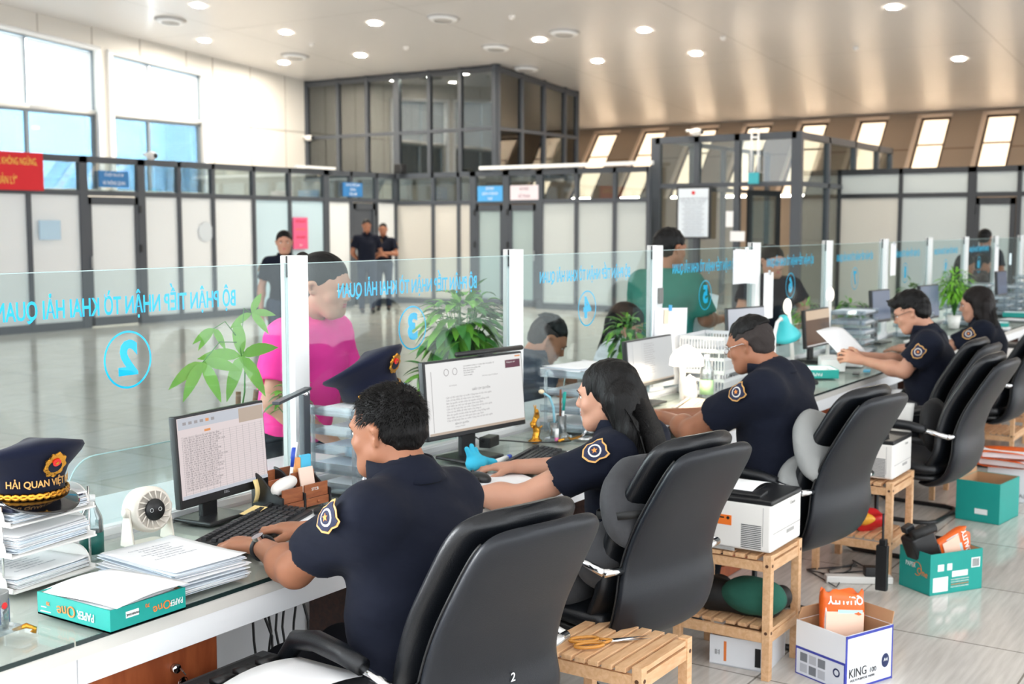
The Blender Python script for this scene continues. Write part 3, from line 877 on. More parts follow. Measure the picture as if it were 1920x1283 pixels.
# ---------------------------------------------------------------- glass screens with lettering
def arc_pts(cx, cy, r, a0, a1, n=8):
    return [(cx + r * math.cos(R(a0 + (a1 - a0) * i / n)), cy + r * math.sin(R(a0 + (a1 - a0) * i / n))) for i in range(n + 1)]
slabels = ['clear screen pane with mirrored blue lettering and the number 2 in a ring', 'clear screen pane with the number 3 in a ring, before the woman in pink',
 'clear screen pane with the number 4 in a ring, before the seated man', 'clear screen pane with the number 5 in a ring, before the green-shirted man',
 'clear screen pane with the number 6 in a ring, before the woman in navy', 'clear screen pane with the number 7 on it, behind the brownish monitor',
 'clear screen pane with the number 8 on it, above the reading officer', 'clear screen pane with the number 9, behind the green pot plant',
 'clear screen pane with the number 10, before two dark-haired visitors', 'clear screen pane last in the row, near the frame edge']
for i in range(10):
    xa, xb = posts_x[i] + .036, posts_x[i + 1] - .036
    w_ = xb - xa; cx = (xa + xb) / 2
    t = thing('glass_screen', slabels[i], 'glass screen', (cx, YG, .7845))
    hole_w, hole_h = .48, .20
    outer = [(-w_ / 2, 0), (-hole_w / 2, 0)] + [(-hole_w / 2, 0.0)][:0] + \
        arc_pts(-hole_w / 2 + .09, hole_h - .09, .09, 180, 90)[0:] + arc_pts(hole_w / 2 - .09, hole_h - .09, .09, 90, 0) + \
        [(hole_w / 2, 0), (w_ / 2, 0), (w_ / 2, .715), (-w_ / 2, .715)]
    g = MB(); g.prism(outer, .008, frame_M((0, .004, 0), (1, 0, 0), (0, 0, 1)))
    bmesh.ops.triangulate(g.bm, faces=[f for f in g.bm.faces if len(f.verts) > 4])
    g.build('pane', M_glass, t)
    e = MB(); e.box((0, 0, .7155), (w_, .0082, .0022)); e.build('top_edge', mat('pale_glass_edge', 'b6d2d2', .2), t)
    e = MB(); pth = [(p[0], 0, p[1]) for p in outer[1:-3]]
    e.tube([(p[0], p[1], p[2] + .0022) for p in pth], .0020, 5); e.build('cutout_edge', mat('pale_glass_edge', 'b6d2d2', .2), t)
    # letters read from the public side
    Mt = frame_M((0, .006, 0), (-1, 0, 0), (0, 0, 1))
    if i < 9:
        L_ = Mt @ Matrix.Translation((.02, .612, 0))
        text_mesh('lettering', 'BỘ PHẬN TIẾP NHẬN TỜ KHAI HẢI QUAN', .070, M_cyan, t, L_, sx=.62, bold=.0012)
        ring = MB(); rr = .083
        o_ = [(rr * math.cos(R(a)), rr * math.sin(R(a))) for a in range(0, 360, 8)]
        n_ = [(.93 * x, .93 * y) for x, y in o_]
        ring.prism(o_, .0006, Mt @ Matrix.Translation((.022, .458, 0)), hole=n_)
        ring.build('number_ring', M_cyan, t)
        text_mesh('number', str(i + 2), .13 if i < 8 else .1, M_cyan, t, Mt @ Matrix.Translation((.022, .458, 0)), sx=1.0, bold=.006)
# ================================================================ SMOOTH SOLIDS (signed distance -> mesh)
def _rot(e):
    return np.array(Euler([R(a) for a in e]).to_matrix())
def cap(a, b, ra, rb=None, k=.02, sq=None):
    return ('cap', np.array(a, float), np.array(b, float), ra, ra if rb is None else rb, k)
def ell(c, r, rot=None, k=.02):
    return ('ell', np.array(c, float), np.array(r, float), None if rot is None else _rot(rot), k)
def _dist(p, X, Y, Z):
    if p[0] == 'cap':
        _, a, b, ra, rb, k = p
        ba = b - a; L2 = float(ba @ ba) + 1e-12
        px, py, pz = X - a[0], Y - a[1], Z - a[2]
        h = np.clip((px * ba[0] + py * ba[1] + pz * ba[2]) / L2, 0, 1)
        return np.sqrt((px - ba[0] * h) ** 2 + (py - ba[1] * h) ** 2 + (pz - ba[2] * h) ** 2) - (ra + (rb - ra) * h)
    _, c, r, Rm, k = p
    px, py, pz = X - c[0], Y - c[1], Z - c[2]
    if Rm is not None:
        px, py, pz = (Rm[0, 0] * px + Rm[1, 0] * py + Rm[2, 0] * pz, Rm[0, 1] * px + Rm[1, 1] * py + Rm[2, 1] * pz,
                      Rm[0, 2] * px + Rm[1, 2] * py + Rm[2, 2] * pz)
    k0 = np.sqrt((px / r[0]) ** 2 + (py / r[1]) ** 2 + (pz / r[2]) ** 2)
    k1 = np.sqrt((px / r[0] ** 2) ** 2 + (py / r[1] ** 2) ** 2 + (pz / r[2] ** 2) ** 2) + 1e-9
    return k0 * (k0 - 1) / k1
def _bb(p, pad):
    if p[0] == 'cap':
        r = max(p[3], p[4]) + pad
        return np.minimum(p[1], p[2]) - r, np.maximum(p[1], p[2]) + r
    r = p[2].max() if p[3] is not None else p[2]
    return p[1] - r - pad, p[1] + r + pad
def sdf_mesh(prims, res, cuts=(), planes=(), rough=None, smooth=1):
    """prims are blended; cuts are carved away; planes = (point, normal) keep the side the normal points away from"""
    lo = np.min([_bb(p, 0)[0] for p in prims], 0) - 3 * res; hi = np.max([_bb(p, 0)[1] for p in prims], 0) + 3 * res
    n = np.ceil((hi - lo) / res).astype(int) + 1
    ax = [np.arange(n[i], dtype=np.float32) * res + lo[i] for i in range(3)]
    F = np.full(n, 1.0, np.float32)
    def sub(p, pad):
        a, b = _bb(p, pad)
        i0 = np.maximum(0, np.floor((a - lo) / res).astype(int)); i1 = np.minimum(n, np.ceil((b - lo) / res).astype(int) + 1)
        if (i1 <= i0).any(): return None
        sl = tuple(slice(i0[i], i1[i]) for i in range(3))
        X = ax[0][sl[0]][:, None, None]; Y = ax[1][sl[1]][None, :, None]; Z = ax[2][sl[2]][None, None, :]
        return sl, _dist(p, X, Y, Z).astype(np.float32)
    for p in prims:
        k = p[-1]; q = sub(p, k + 3 * res)
        if q is None: continue
        sl, d = q; f = F[sl]
        h = np.maximum(k - np.abs(f - d), 0) / k
        F[sl] = np.minimum(f, d) - h * h * k * .25
    for p in cuts:
        k = p[-1]; q = sub(p, k + 2 * res)
        if q is None: continue
        sl, d = q; f = F[sl]; d = -d
        h = np.maximum(k - np.abs(f - d), 0) / k
        F[sl] = np.maximum(f, d) + h * h * k * .25
    for pt, nm in planes:
        nm = np.array(nm, float); nm /= np.linalg.norm(nm)
        d = (ax[0] - pt[0])[:, None, None] * nm[0] + (ax[1] - pt[1])[None, :, None] * nm[1] + (ax[2] - pt[2])[None, None, :] * nm[2]
        F = np.maximum(F, d.astype(np.float32))
    if rough:
        amp, sc_, st = rough
        X = ax[0][:, None, None] * sc_ * st[0]; Y = ax[1][None, :, None] * sc_ * st[1]; Z = ax[2][None, None, :] * sc_ * st[2]
        W = np.sin(X + 1.7 * np.sin(Z * .7 + 1) + .8 * Y) + np.sin(Y * 1.3 + 1.3 * np.sin(X * .8) + 2) + np.sin(Z * 1.1 + 1.5 * np.sin(Y * .9 + X * .6)) + .6 * np.sin(2.3 * X + 1.9 * Z) * np.sin(2.1 * Y - 1.2 * Z)
        F = F + (amp * W / 3).astype(np.float32)
    S = F < 0
    # surface nets
    c = np.zeros(tuple(n - 1), np.int8)
    for i in (0, 1):
        for j in (0, 1):
            for k in (0, 1): c += S[i:n[0] - 1 + i, j:n[1] - 1 + j, k:n[2] - 1 + k]
    act = (c > 0) & (c < 8)
    idx = np.argwhere(act)
    ids = np.full(act.shape, -1, np.int32); ids[act] = np.arange(len(idx))
    acc = np.zeros((len(idx), 3)); cn = np.zeros(len(idx))
    corner = [(i, j, k) for i in (0, 1) for j in (0, 1) for k in (0, 1)]
    V = {cc: F[idx[:, 0] + cc[0], idx[:, 1] + cc[1], idx[:, 2] + cc[2]] for cc in corner}
    for a_ in corner:
        for d_ in range(3):
            if a_[d_] == 0:
                b_ = tuple(1 if q == d_ else a_[q] for q in range(3))
                fa, fb = V[a_], V[b_]; m = (fa < 0) != (fb < 0)
                t = np.where(m, fa / np.where(m, fa - fb, 1), 0)
                P = np.tile(np.array(a_, float), (len(idx), 1)); P[:, d_] = t
                acc[m] += P[m]; cn[m] += 1
    vert = (idx + acc / cn[:, None]) * res + lo
    faces = []
    for d_ in range(3):
        u, v = (d_ + 1) % 3, (d_ + 2) % 3
        s0 = [slice(None)] * 3; s1 = [slice(None)] * 3
        s0[d_] = slice(0, n[d_] - 1); s1[d_] = slice(1, n[d_])
        A = S[tuple(s0)]; B = S[tuple(s1)]
        e = np.argwhere(A != B)
        e = e[(e[:, u] > 0) & (e[:, v] > 0) & (e[:, u] < n[u] - 1) & (e[:, v] < n[v] - 1)]
        if not len(e): continue
        def g(du, dv):
            q = e.copy(); q[:, u] -= du; q[:, v] -= dv
            return ids[q[:, 0], q[:, 1], q[:, 2]]
        f = np.stack([g(1, 1), g(0, 1), g(0, 0), g(1, 0)], 1)
        fl = ~A[e[:, 0], e[:, 1], e[:, 2]]
        f[fl] = f[fl][:, ::-1]
        faces.append(f)
    faces = np.concatenate(faces)
    faces = faces[(faces >= 0).all(1)]
    # a little relaxation
    for _ in range(smooth):
        s_ = np.zeros_like(vert); k_ = np.zeros(len(vert))
        for a_, b_ in ((0, 1), (1, 2), (2, 3), (3, 0)):
            np.add.at(s_, faces[:, a_], vert[faces[:, b_]]); np.add.at(k_, faces[:, a_], 1)
            np.add.at(s_, faces[:, b_], vert[faces[:, a_]]); np.add.at(k_, faces[:, b_], 1)
        vert = .5 * vert + .5 * s_ / np.maximum(k_, 1)[:, None]
    return vert, faces
def solid(name, m, parent, prims, res, **k):
    v, f = sdf_mesh(prims, res, **k)
    me = bpy.data.meshes.new(name)
    me.vertices.add(len(v)); me.vertices.foreach_set('co', v.astype(np.float32).ravel())
    me.loops.add(len(f) * 4); me.loops.foreach_set('vertex_index', f.astype(np.int32).ravel())
    me.polygons.add(len(f)); me.polygons.foreach_set('loop_start', np.arange(0, len(f) * 4, 4, dtype=np.int32))
    me.polygons.foreach_set('loop_total', np.full(len(f), 4, np.int32))
    me.polygons.foreach_set('use_smooth', [True] * len(f))
    me.update(calc_edges=True); me.validate()
    me.materials.append(m)
    o = bpy.data.objects.new(name, me); C.objects.link(o)
    if parent is not None: o.parent = parent
    return o

# ================================================================ PEOPLE
def V3(*a): return np.array(a, float)
def xf(prims, M):
    """rigid transform (with uniform scale) of prims by a 4x4 Matrix"""
    A = np.array(M); Rm = A[:3, :3]; t = A[:3, 3]; s = np.linalg.norm(Rm[:, 0]); Rn = Rm / s
    out = []
    for p in prims:
        if p[0] == 'cap': out.append(('cap', Rm @ p[1] + t, Rm @ p[2] + t, p[3] * s, p[4] * s, p[5] * s))
        else:
            out.append(('ell', Rm @ p[1] + t, p[2] * s, Rn @ (p[3] if p[3] is not None else np.eye(3)), p[4] * s))
    return out
def head_prims(fem=False, chub=0.0):
    """face looks along +Y, origin mid-head between the ears; about 0.235 tall"""
    j = .9 if fem else 1.0
    P = [ell((0, -.014, .038), (.074, .093, .080), k=.02), ell((0, .018, .0), (.066, .074, .085), k=.03),
         ell((0, .034, -.045), (.052 * j + chub, .052, .058), k=.03), cap((-.022 * j, .060, -.088), (.022 * j, .060, -.088), .019, k=.035),
         cap((-.052 * j, -.002, -.048), (-.028, .050, -.086), .018 + chub, k=.03), cap((.052 * j, -.002, -.048), (.028, .050, -.086), .018 + chub, k=.03),
         ell((-.040, .060, -.022), (.022, .018, .018), k=.02), ell((.040, .060, -.022), (.022, .018, .018), k=.02),
         cap((-.034, .082, .026), (.034, .082, .026), .009, k=.02),
         cap((0, .087, .014), (0, .103, -.018), .008, .0105, k=.012), ell((0, .102, -.024), (.012, .012, .010), k=.008),
         ell((-.012, .094, -.026), (.008, .010, .007), k=.006), ell((.012, .094, -.026), (.008, .010, .007), k=.006),
         cap((-.016, .087, -.047), (.016, .087, -.047), .0065, k=.008), cap((-.013, .086, -.058), (.013, .086, -.058), .0075, k=.008)]
    for s in (-1, 1):
        P += [cap((s * .073, -.002, .022), (s * .085, -.018, .016), .010, k=.008), cap((s * .086, -.020, .016), (s * .079, -.012, -.022), .0080, .0065, k=.008),
              cap((s * .071, -.002, .014), (s * .072, -.004, -.018), .007, k=.008)]
    cuts = [ell((-.031, .094, .006), (.017, .014, .010), k=.012), ell((.031, .094, .006), (.017, .014, .010), k=.012),
            ell((-.082, -.006, .002), (.006, .009, .013), k=.005), ell((.082, -.006, .002), (.006, .009, .013), k=.005),
            cap((-.02, .0975, -.0525), (.02, .0975, -.0525), .004, k=.004)]
    return P, cuts
def hand_prims(side, curl=.5, spread=.12, s=1.0, thumb=.6):
    """wrist at the origin, fingers along +Y, palm facing -Z; side +1 = right hand (thumb at -X)"""
    P = [cap((-.018, .012, 0), (-.026, .070, .001), .013, .012, k=.02), cap((0, .010, 0), (-.006, .074, .003), .015, .012, k=.02),
         cap((.014, .012, 0), (.022, .066, 0), .013, .011, k=.02), ell((0, .045, -.002), (.034, .042, .013), k=.015)]
    roots = [(-.030, .078, .001, .040, .024, .020), (-.010, .084, .003, .044, .028, .021), (.011, .081, .001, .041, .026, .020), (.029, .072, -.003, .032, .020, .018)]
    for i, (x, y, z, a, b, c) in enumerate(roots):
        p = V3(x, y, z); ang = 0.0; yaw = (i - 1.5) * spread
        for L_, r0, r1, dc in ((a, .0092, .0085, .35), (b, .0083, .0076, .65), (c, .0076, .0064, .5)):
            ang += curl * dc
            q = p + L_ * V3(math.sin(yaw) * math.cos(ang), math.cos(yaw) * math.cos(ang), -math.sin(ang))
            P.append(cap(p, q, r0, r1, k=.006)); p = q
    p = V3(-.024, .018, -.006)
    for L_, r0, r1, dx, dz in ((.040, .013, .0105, -.75, -.25), (.032, .0102, .009, -.45, -.2 - .3 * thumb), (.026, .009, .007, -.15, -.2 - .4 * thumb)):
        d = V3(dx, 1 - abs(dx) * .3, dz); d /= np.linalg.norm(d); q = p + d * L_
        P.append(cap(p, q, r0, r1, k=.009)); p = q
    if side < 0:
        P = [(t[0], t[1] * V3(-1, 1, 1), t[2] * V3(-1, 1, 1) if t[0] == 'cap' else t[2]) + t[3:] for t in P]
    return xf(P, Matrix.Scale(s, 4)) if s != 1 else P
def hand_M(wrist, dirn, palm=(0, 0, -1)):
    y = Vector(dirn).normalized(); z = -Vector(palm); x = y.cross(z).normalized(); z = x.cross(y)
    M = Matrix((x, y, z)).transposed().to_4x4(); M.translation = Vector(wrist); return M
def ellip(ring_c, rx, ry, n=20):
    return [(ring_c[0] + rx * math.cos(2 * PI * i / n), ring_c[1] + ry * math.sin(2 * PI * i / n), ring_c[2]) for i in range(n)]

def person(label, loc, rz, J, shirt, hair='short', hair_m=None, skin=None, fem=False, res=.008, name='person', sleeve=.62, chub=0.0,
           trousers=None, glasses=None, face=True, wr=.006, hand_s=1.0, patch=True, pants=True, girth=1.0, collar=True, shoes=True, cres=None, hs=1.0, group=None):
    """J: joints in the local frame, person faces +Y, origin on the floor. keys: pelvis chest neck head(yaw,pitch,roll) shoulders elbows wrists hips knees ankles"""
    root = thing(name, label, 'person', loc, rz, group)
    skin = skin or M_skin; hair_m = hair_m or M_hair; trousers = trousers or M_trous
    cres = cres or res * 1.25
    g = girth
    pel, che, nec, hd = V3(*J['pelvis']), V3(*J['chest']), V3(*J['neck']), V3(*J['head'])
    HM = Matrix.Translation(hd) @ Euler((R(J['hrot'][1]), R(J['hrot'][2]), 0)).to_matrix().to_4x4()
    HM = Matrix.Translation(hd) @ Euler((0, 0, R(J['hrot'][0]))).to_matrix().to_4x4() @ Euler((R(J['hrot'][1]), R(J['hrot'][2]), 0)).to_matrix().to_4x4() @ Matrix.Scale(hs, 4)
    hp, hc = head_prims(fem, chub)
    P = xf(hp, HM); CU = xf(hc, HM)
    headbase = np.array(HM @ Vector((0, -.02, -.05)))
    nr = .050 if fem else .058
    P += [cap(headbase, nec, nr, nr * 1.04, k=.025), cap(nec + V3(0, 0, -.02), che, .05, .085, k=.02), cap(che, pel, .09, .10, k=.05)]
    nw = .155 if fem else .18
    for s, q in ((-1, 'L'), (1, 'R')):
        sh, el, wi = V3(*J['sh' + q]), V3(*J['el' + q]), V3(*J['wr' + q])
        a0 = .043 if fem else .050
        P += [cap(nec + V3(0, 0, -.045), sh, .032, .040, k=.02), cap(sh, el, a0 * g, .038 * g, k=.02), cap(el, wi, .040 * g, .025, k=.015),
              ell(el * .72 + wi * .28, (.041 * g, .041 * g, .041 * g), k=.03)]
        hdv = V3(*J['hd' + q]) if 'hd' + q in J else wi - el
        pm = J.get('pm' + q, (0, 0, -1))
        P += xf(hand_prims(s, J.get('curl' + q, .5), J.get('spr' + q, .10), hand_s * (.93 if fem else 1.0)), hand_M(wi + hdv / np.linalg.norm(hdv) * .008, hdv, pm))
        hi_, kn, an = V3(*J['hip' + q]), V3(*J['kn' + q]), V3(*J['an' + q])
        P += [cap(pel, hi_, .10, .085, k=.04), cap(hi_, kn, .075, .05, k=.03), cap(kn, an, .048, .033, k=.02), cap(an, an + V3(0, .10, -.045), .032, .026, k=.02)]
    solid('body', skin, root, P, res, cuts=CU)
    # ---- shirt
    S = [cap(nec + V3(0, -.005, -.03), che, .075 * g, .125 * g, k=.06), ell(che, ((.175 if not fem else .150) * g, .118 * g, .16), k=.06),
         ell((che + pel) / 2, ((.165 if not fem else .135) * g, .125 * g, .16), k=.07), ell(pel + V3(0, 0, .03), ((.170 if not fem else .160) * g, .125, .13), k=.06)]
    pl = []
    for q in 'LR':
        sh, el = V3(*J['sh' + q]), V3(*J['el' + q])
        end = sh + (el - sh) * sleeve
        ax_ = (el - sh) / np.linalg.norm(el - sh)
        S += [cap(nec + V3(0, -.012, -.052), sh + (nec - sh) * .12 + V3(0, 0, -.012), .056, .056 * g, k=.06), cap(sh + V3(0, 0, -.008), end, .055 * g, .066 * g, k=.03),
              cap(che + V3(0, 0, .02), sh + (che - sh) * .25, .10 * g, .07 * g, k=.07)]
    SC = []
    neckcut = [cap(nec + (headbase - nec) * .45, headbase, nr * 1.0, nr * 1.3, k=.006)]
    d0 = []
    for q in 'LR':
        sh, el = V3(*J['sh' + q]), V3(*J['el' + q]); ax_ = (el - sh) / np.linalg.norm(el - sh)
        end = sh + (el - sh) * sleeve
        SC.append(cap(end + ax_ * .068, end + ax_ * .10, .075 * g, k=.003))
    solid('shirt', shirt, root, S, cres, cuts=neckcut + SC, rough=(wr * .85, 24, (.8, .8, 1.9)), smooth=2)
    if collar:
        cM = frame_M(nec + (headbase - nec) * .12, (1, 0, 0), (0, 1, 0)); ax_ = Vector(headbase - nec).normalized()
        cm = MB(); n = 22
        def cfn(u, v):
            a = R(-60 + 300 * u) + PI / 2 + R(30)
            a = R(105 + 330 * u)
            rr = nr * (1.50 - .22 * v)
            base = Vector(nec) + ax_ * (-.012 + .052 * v)
            return base + Vector((rr * math.cos(a) * 1.05, rr * math.sin(a) * 1.08 , -.018 * (math.sin(a) > 0) * math.sin(a) * (1 - v)))
        cm.grid(24, 3, cfn)
        cm.build('collar', shirt, root, smooth=True, solid=.006)
    if patch:
        for q, sx_ in (('L', -1), ('R', 1)):
            sh, el = V3(*J['sh' + q]), V3(*J['el' + q]); ax_ = (el - sh) / np.linalg.norm(el - sh)
            o_ = V3(*(J.get('patch' + q, (sx_, -.25, .25)))); o_ = o_ - ax_ * (o_ @ ax_); o_ /= np.linalg.norm(o_)
            c0 = sh + (el - sh) * J.get('bt', .30)
            side = np.cross(ax_, o_)
            def badge(nm, sc_, lift, mm, par=root, shape=None):
                pts = shape or [(0, 1.1), (.45, .95), (.8, 1.05), (.95, .6), (.85, .1), (.95, -.4), (.6, -.9), (0, -1.2), (-.6, -.9), (-.95, -.4), (-.85, .1), (-.95, .6), (-.8, 1.05), (-.45, .95)]
                b_ = MB(); Rr = .066 * g + lift
                vs = []
                def pt(u, v):
                    aa = u * sc_ / Rr
                    return Vector(c0 - ax_ * v * sc_ + (o_ * math.cos(aa) + side * math.sin(aa)) * Rr)
                for kk in range(len(pts)):
                    a_, b2 = pts[kk], pts[(kk + 1) % len(pts)]
                    b_.quad([pt(0, 0), pt(a_[0] * .5, a_[1] * .5), pt(*a_), pt(*b2), pt(b2[0] * .5, b2[1] * .5)])
                bmesh.ops.remove_doubles(b_.bm, verts=b_.bm.verts, dist=1e-5)
                return b_.build(nm, mm, par, solid=.0015)
            b0 = badge('sleeve_badge', .036, .0060, M_goldp)
            badge('badge_field', .031, .0075, mat('badge_navy', '1a2140', .8), b0)
            badge('badge_ring', .021, .0088, mat('badge_white', 'd9d5cf', .7), b0, [(math.cos(R(a)), math.sin(R(a))) for a in range(0, 360, 24)])
            badge('badge_centre', .016, .0100, mat('badge_navy', '1a2140', .8), b0, [(math.cos(R(a)), math.sin(R(a))) for a in range(0, 360, 24)])
            badge('badge_star', .010, .0112, mat('badge_orange', 'e08a3a', .6), b0, [((1 if i % 2 == 0 else .45) * math.sin(PI * i / 5), (1 if i % 2 == 0 else .45) * math.cos(PI * i / 5)) for i in range(10)])
    if pants:
        T = [ell(pel, (.165 * g, .125, .11), k=.05)]
        for q in 'LR':
            hi_, kn, an = V3(*J['hip' + q]), V3(*J['kn' + q]), V3(*J['an' + q])
            T += [cap(pel, hi_, .105, .095, k=.05), cap(hi_, kn, .095, .068, k=.03), cap(kn, an + V3(0, 0, .02), .066, .056, k=.025)]
        solid('trousers', trousers, root, T, .014, rough=(.004, 30, (1, 1, 1)))
        if shoes:
            for q in 'LR':
                an = V3(*J['an' + q])
                solid('shoe', M_black, root, [cap(an + V3(0, -.02, -.035), an + V3(0, .13, -.045), .042, .038, k=.02)], .014, planes=[(an + V3(0, 0, -.078), (0, 0, -1))])
    for q, mw_ in (J.get('watch') or {}).items():
        el, wi = V3(*J['el' + q]), V3(*J['wr' + q]); ax_ = Vector(wi - el).normalized(); c_ = Vector(wi) - ax_ * .022
        wM = frame_M(c_, ax_.cross(Vector((0, 0, 1))), ax_.cross(Vector((0, 0, 1))).cross(ax_))
        w_ = MB(); w_.tube([c_ + (wM.to_3x3() @ Vector((.0305 * math.cos(a), .0305 * math.sin(a), 0))) for a in [R(i * 18) for i in range(20)]], .0055, 8, closed=True)
        wb_ = w_.build('watch_band', mw_, root, smooth=True)
        o_ = Vector(J.get('wface', (-.6, -.5, .6))); o_ = (o_ - ax_ * o_.dot(ax_)).normalized()
        f_ = MB(); f_.cyl(c_ + o_ * .027, c_ + o_ * .037, .016, 20); f_.build('watch_face', M_chrome, wb_, smooth=False)
    # ---- eyes, brows, lips
    if face:
        e = MB(); ld_ = MB(); wv = MB(); bw = MB(); lp_ = MB()
        for s in (-1, 1):
            wv.ball((s * .031, .0740, .006), (.0122, .0125, .0072), 12, 8, HM); e.ball((s * .031, .0855, .006), (.0046, .0026, .0046), 10, 6, HM)
            bw.tube([(s * .014, .0935, .022), (s * .030, .0945, .028), (s * .048, .082, .024)], [.0028, .0034, .0012], 6, M=HM, sq=.7)
            ld_.tube([(s * .018, .0855, .012), (s * .031, .0885, .0155), (s * .045, .079, .011)], [.0012, .0018, .0010], 5, M=HM)
        lp_.tube([(-.021, .0835, -.0515), (-.008, .0935, -.0485), (0, .0945, -.0495), (.008, .0935, -.0485), (.021, .0835, -.0515)], [.001, .0042, .0038, .0042, .001], 8, M=HM, sq=.7)
        lp_.tube([(-.019, .0835, -.0545), (-.008, .0925, -.0585), (.008, .0925, -.0585), (.019, .0835, -.0545)], [.001, .0048, .0048, .001], 8, M=HM, sq=.7)
        wv.build('eyeball', M_eyew, root, smooth=True); e.build('pupil', M_eye, root, smooth=True)
        bw.build('eyebrow', hair_m, root, smooth=True); ld_.build('eyelid', M_eye, root, smooth=True)
        lp_.build('lips', M_lip if fem else mat('pale_lips', 'b07266', .5), root, smooth=True)
    # ---- hair
    hair_fn = HAIR[hair]
    hair_fn(root, HM, hair_m, res, hp)
    if glasses:
        gm = MB()
        for s in (-1, 1):
            gm.tube([(s * .033 + .023 * math.cos(a), .104 - .006 * math.cos(a) * s * 0 - .004 * abs(math.cos(a)), .004 + .017 * math.sin(a)) for a in [R(i * 24) for i in range(15)]], .0014, 6, closed=True, M=HM)
            gm.tube([(s * .055, .099, .008), (s * .075, .06, .012), (s * .083, .0, .016), (s * .080, -.022, .004)], .0014, 6, M=HM)
        gm.tube([(-.011, .104, .008), (0, .108, .011), (.011, .104, .008)], .0014, 6, M=HM)
        gm.build('glasses', glasses, root, smooth=True)
    root['_H'] = 1
    del root['_H']
    return root, HM
# hair styles
def _hcap(HM, grow=.010, hairline=.058, back=-.055, side_cut=True):
    P = xf([ell((0, -.018, .042), (.074 + grow, .093 + grow, .080 + grow), k=.02), ell((0, -.045, -.01), (.064 + grow * .6, .060 + grow * .6, .06), k=.03)], HM)
    return P
def hair_short(root, HM, m, res, hp, grow=.010, sides=True, spike=0):
    P = _hcap(HM, grow)
    cuts = xf([ell((0, .115, -.010), (.080, .062, .072), k=.012), ell((-.10, .018, -.030), (.05, .056, .068), k=.012), ell((.10, .018, -.030), (.05, .056, .068), k=.012),
               ell((0, -.03, -.115), (.10, .12, .055), k=.015)], HM)
    h = solid('hair', m, root, P, max(.004, res * .75), cuts=cuts, rough=(.004, 120, (1, 1, 1)), smooth=0)
    return h
def blades(root, HM, m, n, L0, seed, zmin=-.04, lift=.5, whorl=(0, -.075, .09), w0=.0011):
    rnd = random.Random(seed); b = MB(); W = Vector(whorl)
    c = Vector((0, -.018, .042)); r = Vector((.076, .095, .082))
    for _ in range(n):
        u = rnd.uniform(-1, 1); a = rnd.uniform(0, 2 * PI); s = math.sqrt(1 - u * u)
        d = Vector((s * math.cos(a), s * math.sin(a), u)); p = c + Vector((d.x * r.x, d.y * r.y, d.z * r.z))
        if p.z < zmin or (p.y > .04 and p.z < .075) or (abs(p.x) > .06 and p.y > -.02 and p.z < .035) or (p.z < -.0 and p.y > -.03): continue
        nm = Vector((d.x / r.x, d.y / r.y, d.z / r.z)).normalized()
        fl = (p - W); fl = (fl - nm * fl.dot(nm)); fl = fl.normalized() if fl.length > 1e-4 else Vector((0, 1, 0))
        fl = (fl + Vector((rnd.uniform(-.4, .4), rnd.uniform(-.4, .4), rnd.uniform(-.4, .1)))).normalized()
        L_ = L0 * rnd.uniform(.6, 1.1)
        q1 = p + (nm * lift + fl * .8).normalized() * L_ * .55; q2 = q1 + (nm * lift * .45 + fl).normalized() * L_ * .5
        sd = nm.cross(fl).normalized() * w0
        P = [HM @ v for v in (p - nm * .004 - sd, p - nm * .004 + sd, q1 + sd * .8, q1 - sd * .8, q2)]
        vs = [b.bm.verts.new(v) for v in P]
        b.bm.faces.new((vs[0], vs[1], vs[2], vs[3])); b.bm.faces.new((vs[3], vs[2], vs[4]))
    o = b.build('hair_strands', m, root); o['kind'] = 'stuff'
    return o
def hair_spiky(root, HM, m, res, hp):
    hair_short(root, HM, m, res, hp, .004)
    blades(root, HM, mat('hair_strand', '0b0a0a', .55, spec=.2), 6500, .026, 3, lift=.7)
def hair_fade(root, HM, m, res, hp):
    hair_short(root, HM, M_shaved, res, hp, .0035)
    P = xf([ell((0, -.022, .050), (.0785, .1005, .086), k=.02)], HM)
    cuts = xf([ell((0, .112, -.005), (.09, .055, .080), k=.012)], HM)
    pl = [(np.array(HM @ Vector((0, -.02, .058))), np.array(HM.to_3x3() @ Vector((0, -.28, -1))))]
    solid('hair_top', m, root, P, max(.004, res * .75), cuts=cuts, planes=pl, rough=(.003, 130, (1, 1, 1)), smooth=0)
def hair_quiff(root, HM, m, res, hp):
    hair_short(root, HM, m, res, hp, .006)
    P = xf([ell((0, -.005, .075), (.076, .098, .068), k=.03), cap((-.03, .082, .085), (.035, .082, .09), .022, k=.03), cap((0, .10, .10), (.01, .115, .115), .012, .005, k=.02)], HM)
    pl = [(np.array(HM @ Vector((0, 0, .052))), np.array(HM.to_3x3() @ Vector((0, -.25, -1))))]
    cuts = xf([ell((0, .118, .01), (.085, .045, .05), k=.012)], HM)
    solid('hair_top', m, root, P, max(.004, res * .75), cuts=cuts, planes=pl, rough=(.004, 110, (1, 1, 1)), smooth=0)
    blades(root, HM, mat('hair_strand', '0b0a0a', .55, spec=.2), 900, .028, 9, lift=.7)
def hair_bun(root, HM, m, res, hp):
    P = _hcap(HM, .008) + xf([ell((0, -.118, .075), (.034, .026, .034), k=.02)], HM)
    cuts = xf([ell((0, .122, -.002), (.080, .066, .086), k=.010), ell((-.105, .035, -.052), (.05, .058, .062), k=.012), ell((.105, .035, -.052), (.05, .058, .062), k=.012),
               ell((0, -.03, -.115), (.10, .12, .060), k=.015)], HM)
    solid('hair', m, root, P, max(.004, res * .75), cuts=cuts, rough=(.0015, 160, (2, .4, .4)), smooth=0)
